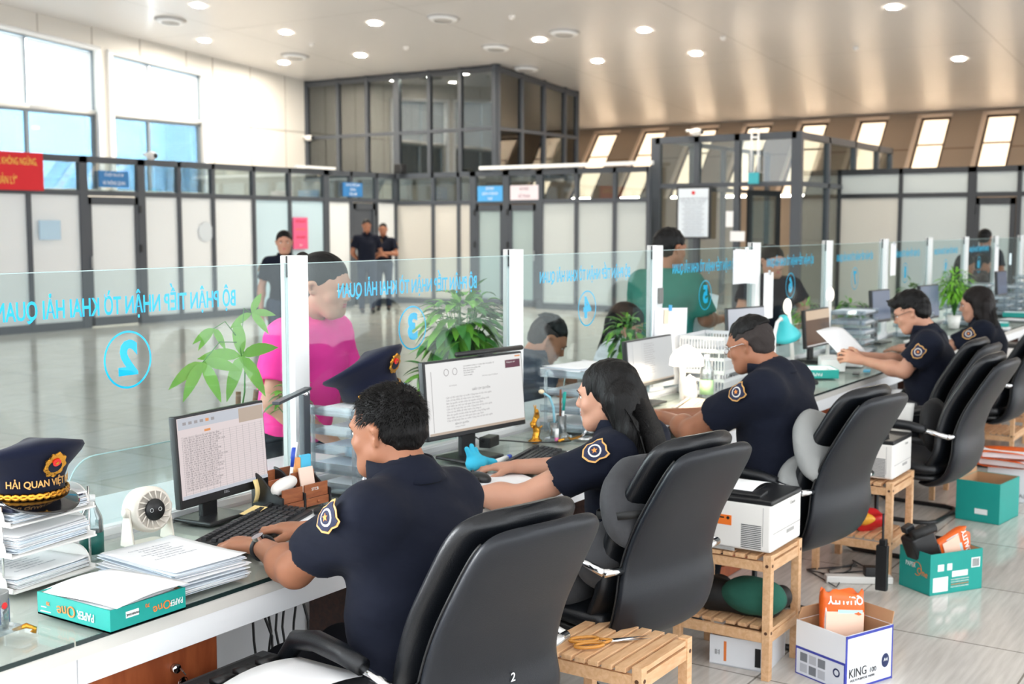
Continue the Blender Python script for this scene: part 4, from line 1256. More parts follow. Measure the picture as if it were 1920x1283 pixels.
def long_hair(length, width=.105, forward=.0, lean=(0, 0, 0), curl=0.0, backoff=.055):
    def fn(root, HM, m, res, hp):
        Ln = Vector(lean)
        top = HM @ Vector((0, -.03, .03))
        base = Vector((top.x, top.y, top.z)) + Vector((0, -.035, -.10)) @ Matrix.Identity(3)
        Rz = HM.to_3x3()
        back = (Rz @ Vector((0, -1, 0))); back.z = 0; back.normalize(); side = Vector((-back.y, back.x, 0))
        p0 = HM @ Vector((0, -.045, .0)); p1 = p0 + back * backoff * .42 + Vector((0, 0, -.10)); p2 = p0 + back * backoff + Vector((0, 0, -length)) + Ln
        P = _hcap(HM, .011)
        for k in (-1, -.5, 0, .5, 1):
            a = p0 + side * k * .060 + back * .012; b = p1 + side * k * width * .75; c_ = p2 + side * k * width * .85
            P += [cap(a, b, .050, .042, k=.03), cap(b, c_, .042, .022 if not curl else .034, k=.03)]
        if forward:
            for s in (-1, 1): P += [cap(HM @ Vector((s * .068, .0, .04)), HM @ Vector((s * .080, -.01, -.06)), .020, .022, k=.02), cap(HM @ Vector((s * .080, -.01, -.06)), HM @ Vector((s * .085, -.02, -forward)), .022, .014, k=.02)]
        cuts = xf([ell((0, .110, -.03), (.078, .066, .105), k=.010)], HM)
        if not forward: cuts += xf([ell((s * .10, .038, -.045), (.045, .052, .070), k=.010) for s in (-1, 1)], HM)
        solid('hair', m, root, P, max(.005, res * .85), cuts=cuts, rough=(.0035, 105, (1.8, 1.8, .10)), smooth=1)
        # fine strands over the fall
        rnd = random.Random(int(length * 100)); b = MB()
        for i in range(int(900 * length / .4) if res < .008 else 120):
            k = rnd.uniform(-1.15, 1.15); a = (1 - min(1, abs(k)) ** 2) ** .5 if abs(k) < 1 else 0
            d0 = Vector((k * .075, -.018 - .093 * a * rnd.uniform(.6, 1.0), .042))
            q0 = HM @ Vector((k * .05, -.05, .13 - .035 * k * k)); q1 = HM @ Vector((k * .088, -.06 - .05 * a, .03))
            off = back * (.052 + .030 * a)
            q2 = p1 + side * k * (width * .75 + .034) + off * .8; q3 = p2 + side * k * (width * .85 + .03) + off * .5 + Vector((0, 0, rnd.uniform(-.02, .05)))
            w_ = side * .0011
            pts = [q1, q1.lerp(q2, .5) + off * .08, q2, q2.lerp(q3, .5), q3]
            vs = [(b.bm.verts.new(p + w_ * t), b.bm.verts.new(p - w_ * t)) for p, t in zip(pts, (1, 1, 1, .9, .2))]
            for (a1, b1), (a2, b2) in zip(vs[:-1], vs[1:]): b.bm.faces.new((a1, b1, b2, a2))
        o = b.build('hair_strands', m, root); o['kind'] = 'stuff'
    return fn
HAIR = {'short': hair_short, 'spiky': hair_spiky, 'fade': hair_fade, 'quiff': hair_quiff, 'bun': hair_bun,
        'long': long_hair(.36, .085, backoff=.145), 'bob': long_hair(.22, .080, .13, curl=1, backoff=.07), 'mid': long_hair(.20, .06, backoff=.08)}
def seated(lean=0.06, hx=0.0, hy=0.12, hz=1.13, shz=.985, shw=.20, elL=(-.24, .22, .80), wrL=(-.16, .46, .79), elR=(.24, .22, .80), wrR=(.16, .46, .79), hrot=(0, -10, 0), **k):
    J = dict(pelvis=(0, .125, .56), chest=(0, lean + .015, .82), neck=(hx * .6, lean + .045, shz + .055), head=(hx, hy, hz), hrot=hrot,
             shL=(-shw, lean + .02, shz), shR=(shw, lean + .02, shz), elL=elL, wrL=wrL, elR=elR, wrR=wrR,
             hipL=(-.10, .13, .53), hipR=(.10, .13, .53), knL=(-.13, .44, .50), knR=(.13, .44, .50), anL=(-.13, .50, .085), anR=(.13, .50, .085))
    J.update(k); return J
def standing(H=1.65, shw=.19, elL=None, wrL=None, elR=None, wrR=None, hrot=(0, 0, 0), hx=0, hy=.02, lean=0.0, **k):
    s = H / 1.70
    J = dict(pelvis=(0, 0, .93 * s), chest=(0, lean * .6, 1.22 * s), neck=(0, lean - .005, 1.43 * s), head=(hx, hy + lean, 1.58 * s), hrot=hrot,
             shL=(-shw, lean, 1.375 * s), shR=(shw, lean, 1.375 * s), elL=elL or (-shw - .06, -.03, 1.10 * s), wrL=wrL or (-shw - .07, .05, .86 * s),
             elR=elR or (shw + .06, -.03, 1.10 * s), wrR=wrR or (shw + .07, .05, .86 * s),
             hipL=(-.09, 0, .90 * s), hipR=(.09, 0, .90 * s), knL=(-.10, .01, .49 * s), knR=(.10, .01, .49 * s), anL=(-.10, -.02, .085), anR=(.10, -.02, .085))
    J.update(k); return J
# ================================================================ THE CAST
# (local x to the person's right, y forward)
o1, _ = person('officer in navy uniform with spiky black hair, typing before the spreadsheet monitor', (2.243, 1.652, 0), 4,
       seated(lean=.10, hy=.20, hx=.01, hz=1.125, shz=.975, shw=.195, elL=(-.15, .36, .80), wrL=(.0, .60, .79), elR=(.24, .32, .80), wrR=(.20, .60, .79),
              bt=.10, watch={'L': M_darker}, hrot=(4, -8, 0), curlL=1.25, curlR=.7, hdL=(-.15, 1, .0), hdR=(-.2, 1, 0), patchL=(-.92, .12, .35), shR=(.19, .12, .945), knL=(-.06, .46, .50), hipL=(-.08, .13, .53), anL=(-.04, .50, .085)),
       M_navy, 'spiky', res=.0048, cres=.007, girth=1.12, wr=.007, chub=.004, hs=.92)
o2, _ = person('woman officer in navy with long straight black hair, hand on a mouse', (3.375, 1.673, 0), 8,
       seated(lean=.09, hy=.17, hx=-.05, hz=1.085, shz=.93, shw=.17, bt=.12, watch={'L': M_chrome}, elL=(-.28, .36, .79), wrL=(-.31, .60, .785), elR=(.23, .32, .80), wrR=(.16, .58, .79),
              hrot=(2, -4, 0), curlL=.35, curlR=.6, hdL=(-.55, 1, -.03), patchL=(-.92, .12, .35)),
       M_navy, 'long', fem=True, res=.0052, cres=.0075, girth=1.05, skin=M_skinp, hs=.93, sleeve=.55)
o3, _ = person('broad officer in navy with cropped hair and wire glasses, writing at the counter', (4.58, 1.60, 0), 4,
       seated(lean=.14, hy=.27, hx=-.03, hz=1.145, shz=1.0, shw=.215, elL=(-.14, .47, .80), wrL=(.08, .68, .81), elR=(.28, .44, .80), wrR=(.16, .70, .81),
              bt=.14, hrot=(-2, -16, 0), curlL=1.5, curlR=1.4, hdL=(.1, 1, .15), patchL=(-.92, .12, .35)),
       M_navy, 'fade', res=.0062, cres=.009, girth=1.22, wr=.006, glasses=M_chrome, hs=.91, chub=.003)
o4, _ = person('young officer with a black quiff and dark glasses, reading a sheet in both hands', (7.0, 1.652, 0), 10,
       seated(lean=.12, hy=.24, hx=-.05, hz=1.135, shz=.985, shw=.20, elL=(-.20, .26, .82), wrL=(-.12, .49, .86), elR=(.20, .30, .83), wrR=(.05, .53, .87),
              hrot=(0, -20, 0), curlL=1.0, curlR=1.0, hdL=(0, 1, .25), pmL=(1, .2, -.5), pmR=(-1, .2, -.5), patchL=(-.9, -.25, .45)),
       M_navy, 'quiff', res=.0072, cres=.01, girth=1.08, glasses=M_black, hs=.96, skin=M_skinp)
o5, _ = person('woman officer with shoulder-length dark hair at the counter beyond the reading officer', (8.45, 1.69, 0), 6,
       seated(lean=.10, hy=.18, hz=1.10, hx=-.03, shz=.95, shw=.18, elL=(-.22, .36, .80), wrL=(-.12, .62, .79), elR=(.22, .36, .80), wrR=(.14, .62, .79),
              hrot=(2, -8, 0), patchL=(-.9, -.25, .45)),
       M_navy, 'bob', fem=True, res=.009, cres=.012, skin=M_skinp, hair_m=M_hairb, hs=.98)

# ---- visitors and others beyond the glass
person('woman in a bright pink shirt with hair tied back, leaning in behind the glass', (3.40, 3.30, 0), -170,
       standing(1.50, shw=.165, lean=.10, hrot=(0, -12, 4), hy=.07, elL=(-.24, .12, .98), wrL=(-.10, .26, .83), elR=(.25, .10, .98), wrR=(.12, .26, .83)),
       M_pink, 'bun', fem=True, res=.0055, cres=.009, skin=M_skinp, patch=False, sleeve=.7, girth=1.18, chub=.003, wr=.012, hs=1.0, collar=False)
person('seated man with cropped hair and dark polo shirt, bowing his head behind the glass', (5.08, 3.42, 0), -140,
       seated(lean=.10, hy=.22, hz=1.04, shz=.91, hrot=(0, -34, 0), elL=(-.26, .28, .80), wrL=(-.10, .42, .80), elR=(.26, .28, .80), wrR=(.10, .42, .80), knL=(-.13, .34, .48), knR=(.13, .34, .48), anL=(-.13, .26, .085), anR=(.13, .26, .085)),
       mat('dark_polo', '232a3a', .85, bump=.3, bscale=12), 'fade', res=.008, patch=False, chub=.004)
person('seated visitor with black hair and a striped top, half hidden by leaves', (6.0, 3.44, 0), -165,
       seated(lean=.14, hy=.20, hz=1.06, shz=.92, hrot=(0, -30, 0), knL=(-.13, .34, .48), knR=(.13, .34, .48), anL=(-.13, .26, .085), anR=(.13, .26, .085)),
       mat('striped_top', 'c8ccd0', .85, var=.6, vscale=5, stretch=(1, 1, 9)), 'mid', fem=True, res=.011, patch=False, skin=M_skinp)
person('standing man in a dark green shirt holding up a sheet of paper', (6.45, 3.22, 0), -100,
       standing(1.60, shw=.20, lean=.04, hy=.04, hrot=(-14, -8, 0), elR=(.25, .10, 1.08), wrR=(.18, .34, 1.06), elL=(-.24, .08, 1.06), wrL=(-.10, .32, 1.08), curlR=1.0, curlL=1.0,
                hdR=(-.1, 1, .15), hdL=(.1, 1, .15)),
       M_green, 'short', res=.008, patch=False, collar=False, sleeve=.8, girth=1.15, chub=.004)
person('standing woman in a dark navy top behind the pane with the number 6', (8.66, 3.43, 0), 135,
       standing(1.46, shw=.18, lean=.04, hy=.03, hrot=(10, -14, 0), elL=(-.25, .10, 1.0), wrL=(-.12, .26, .88), elR=(.25, .10, 1.0), wrR=(.12, .26, .88)),
       M_navy, 'bun', fem=True, res=.009, patch=False, skin=M_skinp, girth=1.15, chub=.006)
person('woman officer in navy standing alone on the open floor beyond the glass', (8.82, 8.60, 0), 134,
       standing(1.57, shw=.17, hrot=(0, -2, 0)), M_navy, 'bun', fem=True, res=.010, skin=M_skinp, trousers=mat('navy_trousers', '2a3448', .9))
person('taller of the two men standing together by the far glass partition', (17.35, 14.80, 0), 140,
       standing(1.76, shw=.20, elL=(-.27, -.02, 1.14), wrL=(-.12, -.16, .98), elR=(.27, -.02, 1.14), wrR=(.12, -.16, .98)), M_navy, 'short', res=.013, trousers=mat('navy_trousers', '2a3448', .9))
person('shorter man with folded arms standing beside the taller one by the far partition', (18.05, 14.98, 0), 125,
       standing(1.68, shw=.19, elL=(-.26, .08, 1.10), wrL=(-.02, .24, 1.12), elR=(.26, .08, 1.10), wrR=(.02, .25, 1.08)), M_navy, 'fade', res=.013, trousers=mat('navy_trousers', '2a3448', .9))
person('black-haired person whose head just shows above the far screen panes', (16.55, 3.6, 0), -100,
       standing(1.58), mat('dark_top', '23242c', .85), 'short', res=.013, patch=False)
person('brown-haired visitor in dark clothes seated behind the far glass screen', (13.9, 3.35, 0), -150,
       seated(lean=.08, hy=.14, hz=1.19, shz=1.03, knL=(-.13, .34, .48), knR=(.13, .34, .48), anL=(-.13, .26, .085), anR=(.13, .26, .085)), mat('dark_top', '23242c', .85), 'mid', fem=True, res=.013, patch=False, hair_m=M_hairb)
person('second visitor close to the frame edge, bent over beside the brown-haired one', (14.75, 3.4, 0), -150,
       seated(lean=.12, hy=.18, hz=1.17, shz=1.02, knL=(-.13, .34, .48), knR=(.13, .34, .48), anL=(-.13, .26, .085), anR=(.13, .26, .085)), mat('brown_top', '4a3c38', .85), 'short', res=.013, patch=False, hair_m=M_hairb)
# held sheets
def sheet(name, label, loc, rot, sx, sy, m=None, bend=.02, group=None, cat='paper'):
    g = MB(); g.grid(9, 7, lambda u, v: Vector(((u - .5) * sx, (v - .5) * sy, bend * math.sin(PI * u) + bend * .4 * math.sin(2.2 * v))))
    return tag(g.build(name, m or M_paper, smooth=True, solid=.0006, loc=loc, rot=rot), label, cat, group)
sheet('paper_sheet', 'white sheet held up by the man in green', (6.70, 3.10, 1.08), (72, 10, -60), .21, .30)
sheet('paper_sheet', 'sheet of paper held in both hands by the young officer', (7.0, 2.31, .94), (38, 0, -12), .30, .21)
# ================================================================ CHAIRS
def slab(spine, widths, th, n=28, e=3.2, bulge=None):
    """padded slab: spine of (y, z); superellipse section across X"""
    b = MB(); rings = []
    k = len(spine)
    for i, (y, z) in enumerate(spine):
        j0, j1 = max(0, i - 1), min(k - 1, i + 1)
        t = Vector((0, spine[j1][0] - spine[j0][0], spine[j1][1] - spine[j0][1])).normalized()
        nm = Vector((0, -t.z, t.y))
        ring = []
        for q in range(n):
            a = 2 * PI * q / n; ca, sa = math.cos(a), math.sin(a)
            x = math.copysign(abs(ca) ** (2 / e), ca) * widths[i]; d = math.copysign(abs(sa) ** (2 / e), sa) * th[i]
            c_ = (bulge[i] if bulge else 0) * (x / max(widths[i], 1e-4)) ** 2
            p = Vector((x, y, z)) + nm * d + Vector((0, c_, 0))
            ring.append(b.bm.verts.new(p))
        rings.append(ring)
    for A, B in zip(rings[:-1], rings[1:]):
        for q in range(n): b.bm.faces.new((A[q], A[(q + 1) % n], B[(q + 1) % n], B[q]))
    b.bm.faces.new(rings[0][::-1]); b.bm.faces.new(rings[-1])
    return b
def interp(keys, n):
    """smooth (Catmull) resample of key tuples"""
    out = []
    m = len(keys) - 1
    for i in range(n):
        t = i / (n - 1) * m; a = min(int(t), m - 1); f = t - a
        P = [keys[max(0, a - 1)], keys[a], keys[a + 1], keys[min(m, a + 2)]]
        out.append(tuple(.5 * (2 * P[1][j] + (P[2][j] - P[0][j]) * f + (2 * P[0][j] - 5 * P[1][j] + 4 * P[2][j] - P[3][j]) * f * f + (-P[0][j] + 3 * P[1][j] - 3 * P[2][j] + P[3][j]) * f ** 3) for j in range(len(keys[0]))))
    return out
def make_chair(label):
    t = thing('office_chair', label, 'office chair')
    # y, z, halfwidth, thickness
    K = interp([(-.085, .372, .150, .018), (-.15, .378, .195, .034), (-.235, .43, .216, .040), (-.272, .53, .222, .040), (-.276, .63, .206, .036), (-.312, .74, .198, .036), (-.372, .85, .192, .038), (-.43, .945, .182, .036), (-.452, .98, .155, .028), (-.460, .992, .10, .012)], 44)
    b = slab([(k[0] - .018, k[1]) for k in K], [k[2] for k in K], [k[3] * .62 for k in K], bulge=[.012] * 44)
    b.build('backrest', M_leatherb, t, smooth=True)
    K2 = interp([(-.11, .41, .15, .02), (-.155, .455, .205, .036), (-.205, .54, .216, .042), (-.214, .64, .206, .042), (-.245, .75, .198, .040), (-.305, .86, .192, .040), (-.368, .96, .184, .042), (-.405, 1.0, .160, .034), (-.420, 1.016, .10, .014)], 44)
    b = slab([(k[0], k[1]) for k in K2], [k[2] * 1.0 for k in K2], [k[3] * .8 for k in K2], e=2.8, bulge=[.02] * 44)
    c = b.build('back_cushion', M_leather, t, smooth=True)
    s_ = MB()
    for sx in (-1, 1):
        pts = [(sx * (k[2] * .985), k[0] + .008, k[1]) for k in K[3:37]]
        s_.tube(pts, .0035, 6)
    s_.build('seam_piping', M_blackm, t, smooth=True)
    # seat
    S = interp([(.245, .455, .17, .015), (.235, .462, .215, .035), (.16, .470, .232, .042), (.02, .462, .236, .042), (-.10, .452, .228, .040), (-.185, .452, .205, .034), (-.205, .455, .16, .012)], 26)
    b = slab([(k[0], k[1]) for k in S], [k[2] for k in S], [k[3] for k in S], e=3.4)
    b.build('seat', M_leather, t, smooth=True)
    b = slab([(k[0] * .95, k[1] - .045) for k in S], [k[2] * .93 for k in S], [.02] * 26, e=4)
    b.build('seat_pan', M_black, t, smooth=True)
    for sx in (-1, 1):
        a = MB()
        a.tube([(sx * .245, .16, .40), (sx * .262, .165, .50), (sx * .268, .15, .60), (sx * .268, .10, .655), (sx * .268, .02, .672), (sx * .266, -.08, .668), (sx * .262, -.15, .655)],
               [.018, .019, .021, .024, .025, .024, .021], 12, sq=1.0)
        ar = a.build('armrest', M_leather, t, smooth=True)
        q = MB(); q.tube([(sx * .262, -.12, .657), (sx * .262, -.26, .630)], .0125, 12)
        q.tube([(sx * .266, -.262, .630), (sx * .20, -.275, .628)], .0125, 12)
        q.build('chrome_tube', M_chrome, ar, smooth=True)
        MB().tube([(sx * .20, .12, .41), (sx * .25, .16, .42)], .013, 8).build('arm_bracket', M_chrome, ar, smooth=True)
    f = MB()
    loop = []
    W_, r_ = .235, .07
    L_ = [(-W_, .22, .40), (-W_, .25, .33), (-W_, .26, .20), (-W_, .26, .09), (-W_, .24, .035), (-W_, .19, .014), (-W_, 0, .012), (-W_, -.16, .012), (-W_ + .02, -.215, .012), (-W_ + .07, -.24, .012)]
    f.tube(L_ + [(-x, y, z) for x, y, z in L_[::-1]], .012, 10)
    f.tube([(-W_, .22, .40), (0, .20, .405), (W_, .22, .40)], .012, 10)
    f.build('sled_base', M_black, t, smooth=True)
    return t
ch = make_chair('black leather office chair with a small white 2 on its back')
ch.location = (2.25, 1.785, 0); ch.rotation_euler = (0, 0, R(-13))
def chair(x, y, rz, label):
    c = dup(ch, (x, y, 0), rz, label); return c
n2 = text_mesh('number_mark', '2', .030, M_paper, ch, frame_M((.055, -.319, .56), (1, 0, 0), (0, -.04, 1)), depth=.0003) if False else None
ch2 = chair(3.275, 1.845, -13, 'black leather office chair with grey cushions strapped on, behind the long-haired officer')
ch3 = chair(4.59, 1.755, -11, 'black leather office chair with a grey pad, behind the broad officer in glasses')
ch4 = chair(6.10, 1.64, -4, 'empty black leather office chair pushed back, its seat and arms in view')
ch5 = chair(6.86, 1.88, -4, 'black leather office chair behind the young reading officer')
ch6 = chair(8.22, 1.80, -4, 'black leather office chair behind the short-haired woman officer, cut by the frame')
# 2 on the back of the nearest
def on_back(mb_or_none, **k): pass
text_mesh('number_mark', '2', .030, M_paper, ch, frame_M((.035, -.318, .60), (1, 0, 0), (0, -.05, 1)), depth=.0006)
# strap on the nearest chair
def strap(parent, z, m, yoff=.0, w_=.022):
    b = MB(); N_ = 40
    def fn(u, v):
        a = 2 * PI * u
        x = .232 * math.copysign(abs(math.cos(a)) ** .5, math.cos(a)); y = -.245 + yoff + .088 * math.copysign(abs(math.sin(a)) ** .6, math.sin(a))
        return Vector((x, y, z + (v - .5) * w_ + .01 * math.sin(2 * a)))
    b.grid(N_ + 1, 2, fn)
    return b.build('strap', m, parent, smooth=True, solid=.003)
strap(ch, .475, M_blackm)
bk = MB(); bk.box((.12, -.325, .475), (.05, .012, .035)); bk.tube([(.13, -.33, .46), (.14, -.34, .40), (.12, -.335, .34)], .006, 6); bk.tube([(.11, -.33, .46), (.10, -.34, .41), (.105, -.335, .36)], .006, 6)
bk.build('strap_buckle', M_black, ch, bevel=.002)
strap(ch2, .79, M_blackm, yoff=.0)
def cushion(name, label, loc, rz, prims, m, cat='cushion', res=.009, rough=(.004, 45, (1, 1, 1))):
    t = tag(solid(name, m, None, prims, res, rough=rough, smooth=2), label, cat)
    t.location = loc; t.rotation_euler = (0, 0, R(rz)); return t
cushion('back_cushion_pad', 'grey velour back cushion strapped to the front of the long-haired officer\'s chair', (3.275, 1.845, 0), -13,
        [ell((-.05, -.245, .80), (.205, .065, .15), (-18, 0, 0), .04), ell((-.06, -.165, .64), (.205, .07, .12), None, .03)], M_grayc)
cushion('seat_side_cushion', 'round grey velour lumbar cushion at the long-haired officer\'s hip', (3.275, 1.845, 0), -13,
        [ell((-.16, -.04, .60), (.125, .065, .135), (-8, 0, 0), .03)], M_grayc)
cushion('lumbar_pad', 'light grey folded pad between the broad officer and his chair', (4.59, 1.755, 0), -11,
        [ell((-.10, -.235, .78), (.16, .055, .15), (-18, 0, 0), .03), ell((-.08, -.165, .64), (.18, .06, .11), None, .03)], mat('light_grey_cloth', '8f9190', .9, bump=.3, bscale=15))
lb = MB(); lb.grid(9, 9, lambda u, v: Vector(((u - .5) * .30, -.155 + .04 * (2 * u - 1) ** 2 + .02 * (2 * v - 1) ** 2, .50 + .22 * v)))
lbo = tag(lb.build('lumbar_support', M_cream, smooth=True, solid=.012), 'beige plastic lumbar support on the nearest chair', 'back support'); lbo.location = (2.25, 1.785, 0); lbo.rotation_euler = (0, 0, R(-13))
cushion('black_cushion', 'black lumbar cushion propped on the empty chair', (6.10, 1.64, 0), -4, [ell((-.02, -.12, .64), (.17, .05, .14), (-8, 0, 0), .03)], mat('black_cushion_cloth', '17181b', .85), res=.012)
mp_ = MB()
mp_.grid(11, 11, lambda u, v: Vector(((u - .5) * .17, .10 + .05 * math.cos((u - .5) * 3) - .03 * v, .505 + .25 * v)))
mo = tag(mp_.build('mesh_back_support', mat('pale_mesh', 'cfcfcc', .6), smooth=True, solid=.008), 'pale curved mesh back support standing on the empty chair', 'back support'); mo.location = (6.10, 1.64, 0); mo.rotation_euler = (0, 0, R(60))

# ================================================================ SLATTED PINE STANDS
def stand(loc, sx, sy, h, label, shelf=.175, nslat=8, rz=0):
    t = thing('slatted_stand', label, 'side table', loc, rz)
    lw = .030
    for ax_ in (-1, 1):
        for ay in (-1, 1):
            l = MB(); l.box((ax_ * (sx / 2 - lw / 2), ay * (sy / 2 - lw / 2), (h - .001) / 2), (lw, lw, h - .001)); lo_ = l.build('leg', M_pine, t, bevel=.0015)
            s_ = MB()
            for z in (h - .04, shelf):
                s_.cyl((ax_ * (sx / 2), ay * (sy / 2 - lw / 2), z), (ax_ * (sx / 2 + .0015), ay * (sy / 2 - lw / 2), z), .006, 10)
                s_.cyl((ax_ * (sx / 2 - lw / 2), ay * (sy / 2), z), (ax_ * (sx / 2 - lw / 2), ay * (sy / 2 + .0015), z), .006, 10)
            s_.build('screw_cap', mat('dark_hole', '5a3a26', .6), lo_)
    for z, nm in ((h - .045, 'apron'), (shelf - .02, 'shelf_rail')):
        for ay in (-1, 1): MB().box((0, ay * (sy / 2 - .011), z), (sx - 2 * lw, .016, .036)).build(nm, M_pine, t, bevel=.001)
        for ax_ in (-1, 1): MB().box((ax_ * (sx / 2 - .011), 0, z), (.016, sy - 2 * lw, .036)).build(nm, M_pine, t, bevel=.001)
    pit = (sy - .004) / nslat
    for i in range(nslat):
        y = -sy / 2 + pit * (i + .5)
        edge = i in (0, nslat - 1)
        MB().box((0, y, h - .006 - .008), (sx - (2 * lw + .002 if edge else -.008), pit * .76, .014)).build('slat', M_pine, t, bevel=.0015)
        MB().box((0, y, shelf + .006), (sx - 2 * lw - .002, pit * .72, .012)).build('shelf_slat', M_pine, t)
    return t
stand((2.91, 1.59, 0), .31, .34, .46, 'slatted pine side table with orange scissors on it')
stand((4.135, 1.735, 0), .31, .38, .46, 'pine stand carrying the printer with an orange sticker, green cushion on its shelf')
stand((5.63, 1.73, 0), .36, .37, .46, 'pine stand with a printer on top and a red bag on its lower shelf')
stand((7.43, 1.98, 0), .36, .34, .40, 'pine stand in the shade behind the empty chair with a bottle below')
stand((9.35, 1.90, 0), .5, .34, .33, 'low pine stand near the frame edge with a plastic cup on it', shelf=.12)
stand((9.9, 1.90, 0), .4, .30, .52, 'pine stand farthest down the aisle with a printer on it')

# ================================================================ PRINTERS
def printer(loc, sx, sy, h, label, rz=0, sticker=True, paper=True):
    t = thing('laser_printer', label, 'printer', loc, rz)
    b = MB(); b.box((0, 0, h / 2 - .008 + .004), (sx, sy, h - .024)); b.build('body', M_whitep, t, bevel=.012, seg=3)
    MB().box((0, 0, h - .012), (sx + .002, sy + .002, .020)).build('top_cover', M_black, t, bevel=.006)
    q = MB(); q.box((0, .03, h - .001), (sx * .55, sy * .55, .004)); q.build('output_tray', M_blackm, t, bevel=.001)
    MB().box((-sx * .30, -.02, h + .003), (sx * .24, sy * .62, .016), ry=-6).build('control_panel', M_black, t, bevel=.004)
    btn = MB()
    for i in range(3):
        for j in range(7): btn.cyl((-sx * .36 + i * .022, -sy * .22 + j * .024, h + .0105 - .0023 * (2 - i) * 1), (-sx * .36 + i * .022, -sy * .22 + j * .024, h + .013 - .0023 * (2 - i) * 1), .005, 8)
    btn.build('buttons', mat('grey_button', '5a5c60', .5), t)
    # seams, vents, handle
    v = MB()
    for i in range(13): v.box((-sx / 2 - .0005, -sy * .30, .020 + i * .0068), (.002, sy * .20, .0028))
    v.build('vent', mat('vent_dark', '55575a', .6), t)
    s_ = MB(); s_.box((-sx / 2 - .0003, -sy / 2 + .012 + .02, h * .5), (.0015, .0018, h - .06)); s_.box((0, -sy / 2 - .0003, h * .38), (sx - .03, .0015, .0018))
    s_.box((sx * .12, -sy / 2 - .0004, h * .30), (.07, .0018, .012)); s_.box((-sx / 2 - .0006, .02, .006), (.003, sy * .38, .012))
    s_.build('seam', mat('seam_grey', 'a9a8a6', .6), t)
    text_mesh('brand_lettering', 'Canon', .018, mat('seam_grey', 'a9a8a6', .6), t, frame_M((sx * .18, -sy / 2 - .0012, h * .80), (1, 0, 0), (0, 0, 1)))
    if sticker:
        st = MB(); st.box((-sx / 2 - .0008, -sy * .02, h * .55), (.0018, .062, .036)); st.build('sticker', mat('orange_sticker', 'f07a2a', .5), t)
        s2 = MB(); s2.box((-sx / 2 - .002, -sy * .02 + .008, h * .59), (.001, .022, .005)); s2.cyl((-sx / 2 - .0015, -sy * .02 - .018, h * .59), (-sx / 2 - .0025, -sy * .02 - .018, h * .59), .006, 10)
        s2.build('sticker_print', M_blackm, t)
    if paper:
        pp = MB(); pp.grid(7, 5, lambda u, v_: Vector(((u - .5) * sx * .62, .05 + (v_ - .5) * sy * .75, h + .012 + .012 * math.sin(PI * u))))
        pp.build('printed_sheet', M_paper, t, smooth=True, solid=.0006)
    return t
printer((4.125, 1.735, .4595), .295, .38, .20, 'white laser printer with black top and orange sticker on a pine stand')
printer((5.62, 1.73, .4595), .30, .36, .19, 'white laser printer on the stand with the red bag', sticker=False, paper=False)
printer((7.43, 1.98, .3985), .36, .36, .20, 'white printer behind the empty chair', sticker=False)
printer((9.9, 1.90, .518), .34, .30, .20, 'white printer near the frame edge on the farthest stand', sticker=False, paper=False)
# black multifunction printer in the lower corner
pb = thing('black_printer', 'large black printer in the bottom corner with a white sheet in its tray', 'printer', (1.83, 1.90, .185), 0)
MB().box((0, 0, .25), (.40, .35, .30)).build('body', M_black, pb, bevel=.01)
MB().box((0, 0, .405), (.41, .36, .014)).build('top_cover', mat('dark_grey_plastic', '3a3c3f', .4), pb, bevel=.006)
MB().box((.0, .02, .413), (.32, .28, .006)).build('tray_well', M_blackm, pb, bevel=.002)
rr_ = MB()
for s_ in range(5): rr_.box((-.14 + s_ * .07, .10, .420), (.05, .03, .012))
rr_.build('feed_rollers', M_black, pb, bevel=.003)
pp = MB(); pp.grid(9, 5, lambda u, v: Vector((.04 + (u - .5) * .30, -.06 + (v - .5) * .21, .425 + .020 * math.sin(PI * u)))); pp.build('printed_sheet', M_paper, pb, smooth=True, solid=.0006)
MB().box((-.20, -.02, .414), (.05, .3, .010)).build('clear_flap', M_acryl, pb)
tag(MB().box((1.83, 1.90, .142), (.40, .36, .284)).build('floor_crate', M_darkw, bevel=.004), 'dark wooden crate under the black printer in the bottom corner', 'crate')

# ================================================================ CARTONS
def carton(loc, rz, sx, sy, h, m, label, inner=None, flaps=(), name='cardboard_box', th=.004, group=None):
    t = thing(name, label, 'box', loc, rz, group)
    b = MB()
    b.box((0, 0, th / 2), (sx, sy, th))
    for s_ in (-1, 1):
        b.box((s_ * (sx / 2 - th / 2), 0, h / 2), (th, sy, h)); b.box((0, s_ * (sy / 2 - th / 2), h / 2), (sx - 2 * th, th, h))
    b.build('walls', m, t)
    i_ = MB()
    for s_ in (-1, 1):
        i_.box((s_ * (sx / 2 - th - .0008), 0, h / 2), (.001, sy - 2 * th, h - .004)); i_.box((0, s_ * (sy / 2 - th - .0008), h / 2), (sx - 2 * th - .002, .001, h - .004))
    i_.build('inner_lining', inner or M_card, t)
    for (side, ln, ang) in flaps:
        f = MB()
        if side in '+-':
            s_ = 1 if side == '+' else -1
            M = Matrix.Translation((s_ * (sx / 2 - th / 2), 0, h)) @ Euler((0, R(s_ * ang), 0)).to_matrix().to_4x4()
            f.box((0, 0, ln / 2), (th, sy * .96, ln), M=M)
        else:
            s_ = 1 if side == 'b' else -1
            M = Matrix.Translation((0, s_ * (sy / 2 - th / 2), h)) @ Euler((R(-s_ * ang), 0, 0)).to_matrix().to_4x4()
            f.box((0, 0, ln / 2), (sx * .96, th, ln), M=M)
        f.build('flap', inner or M_card, t)
    return t
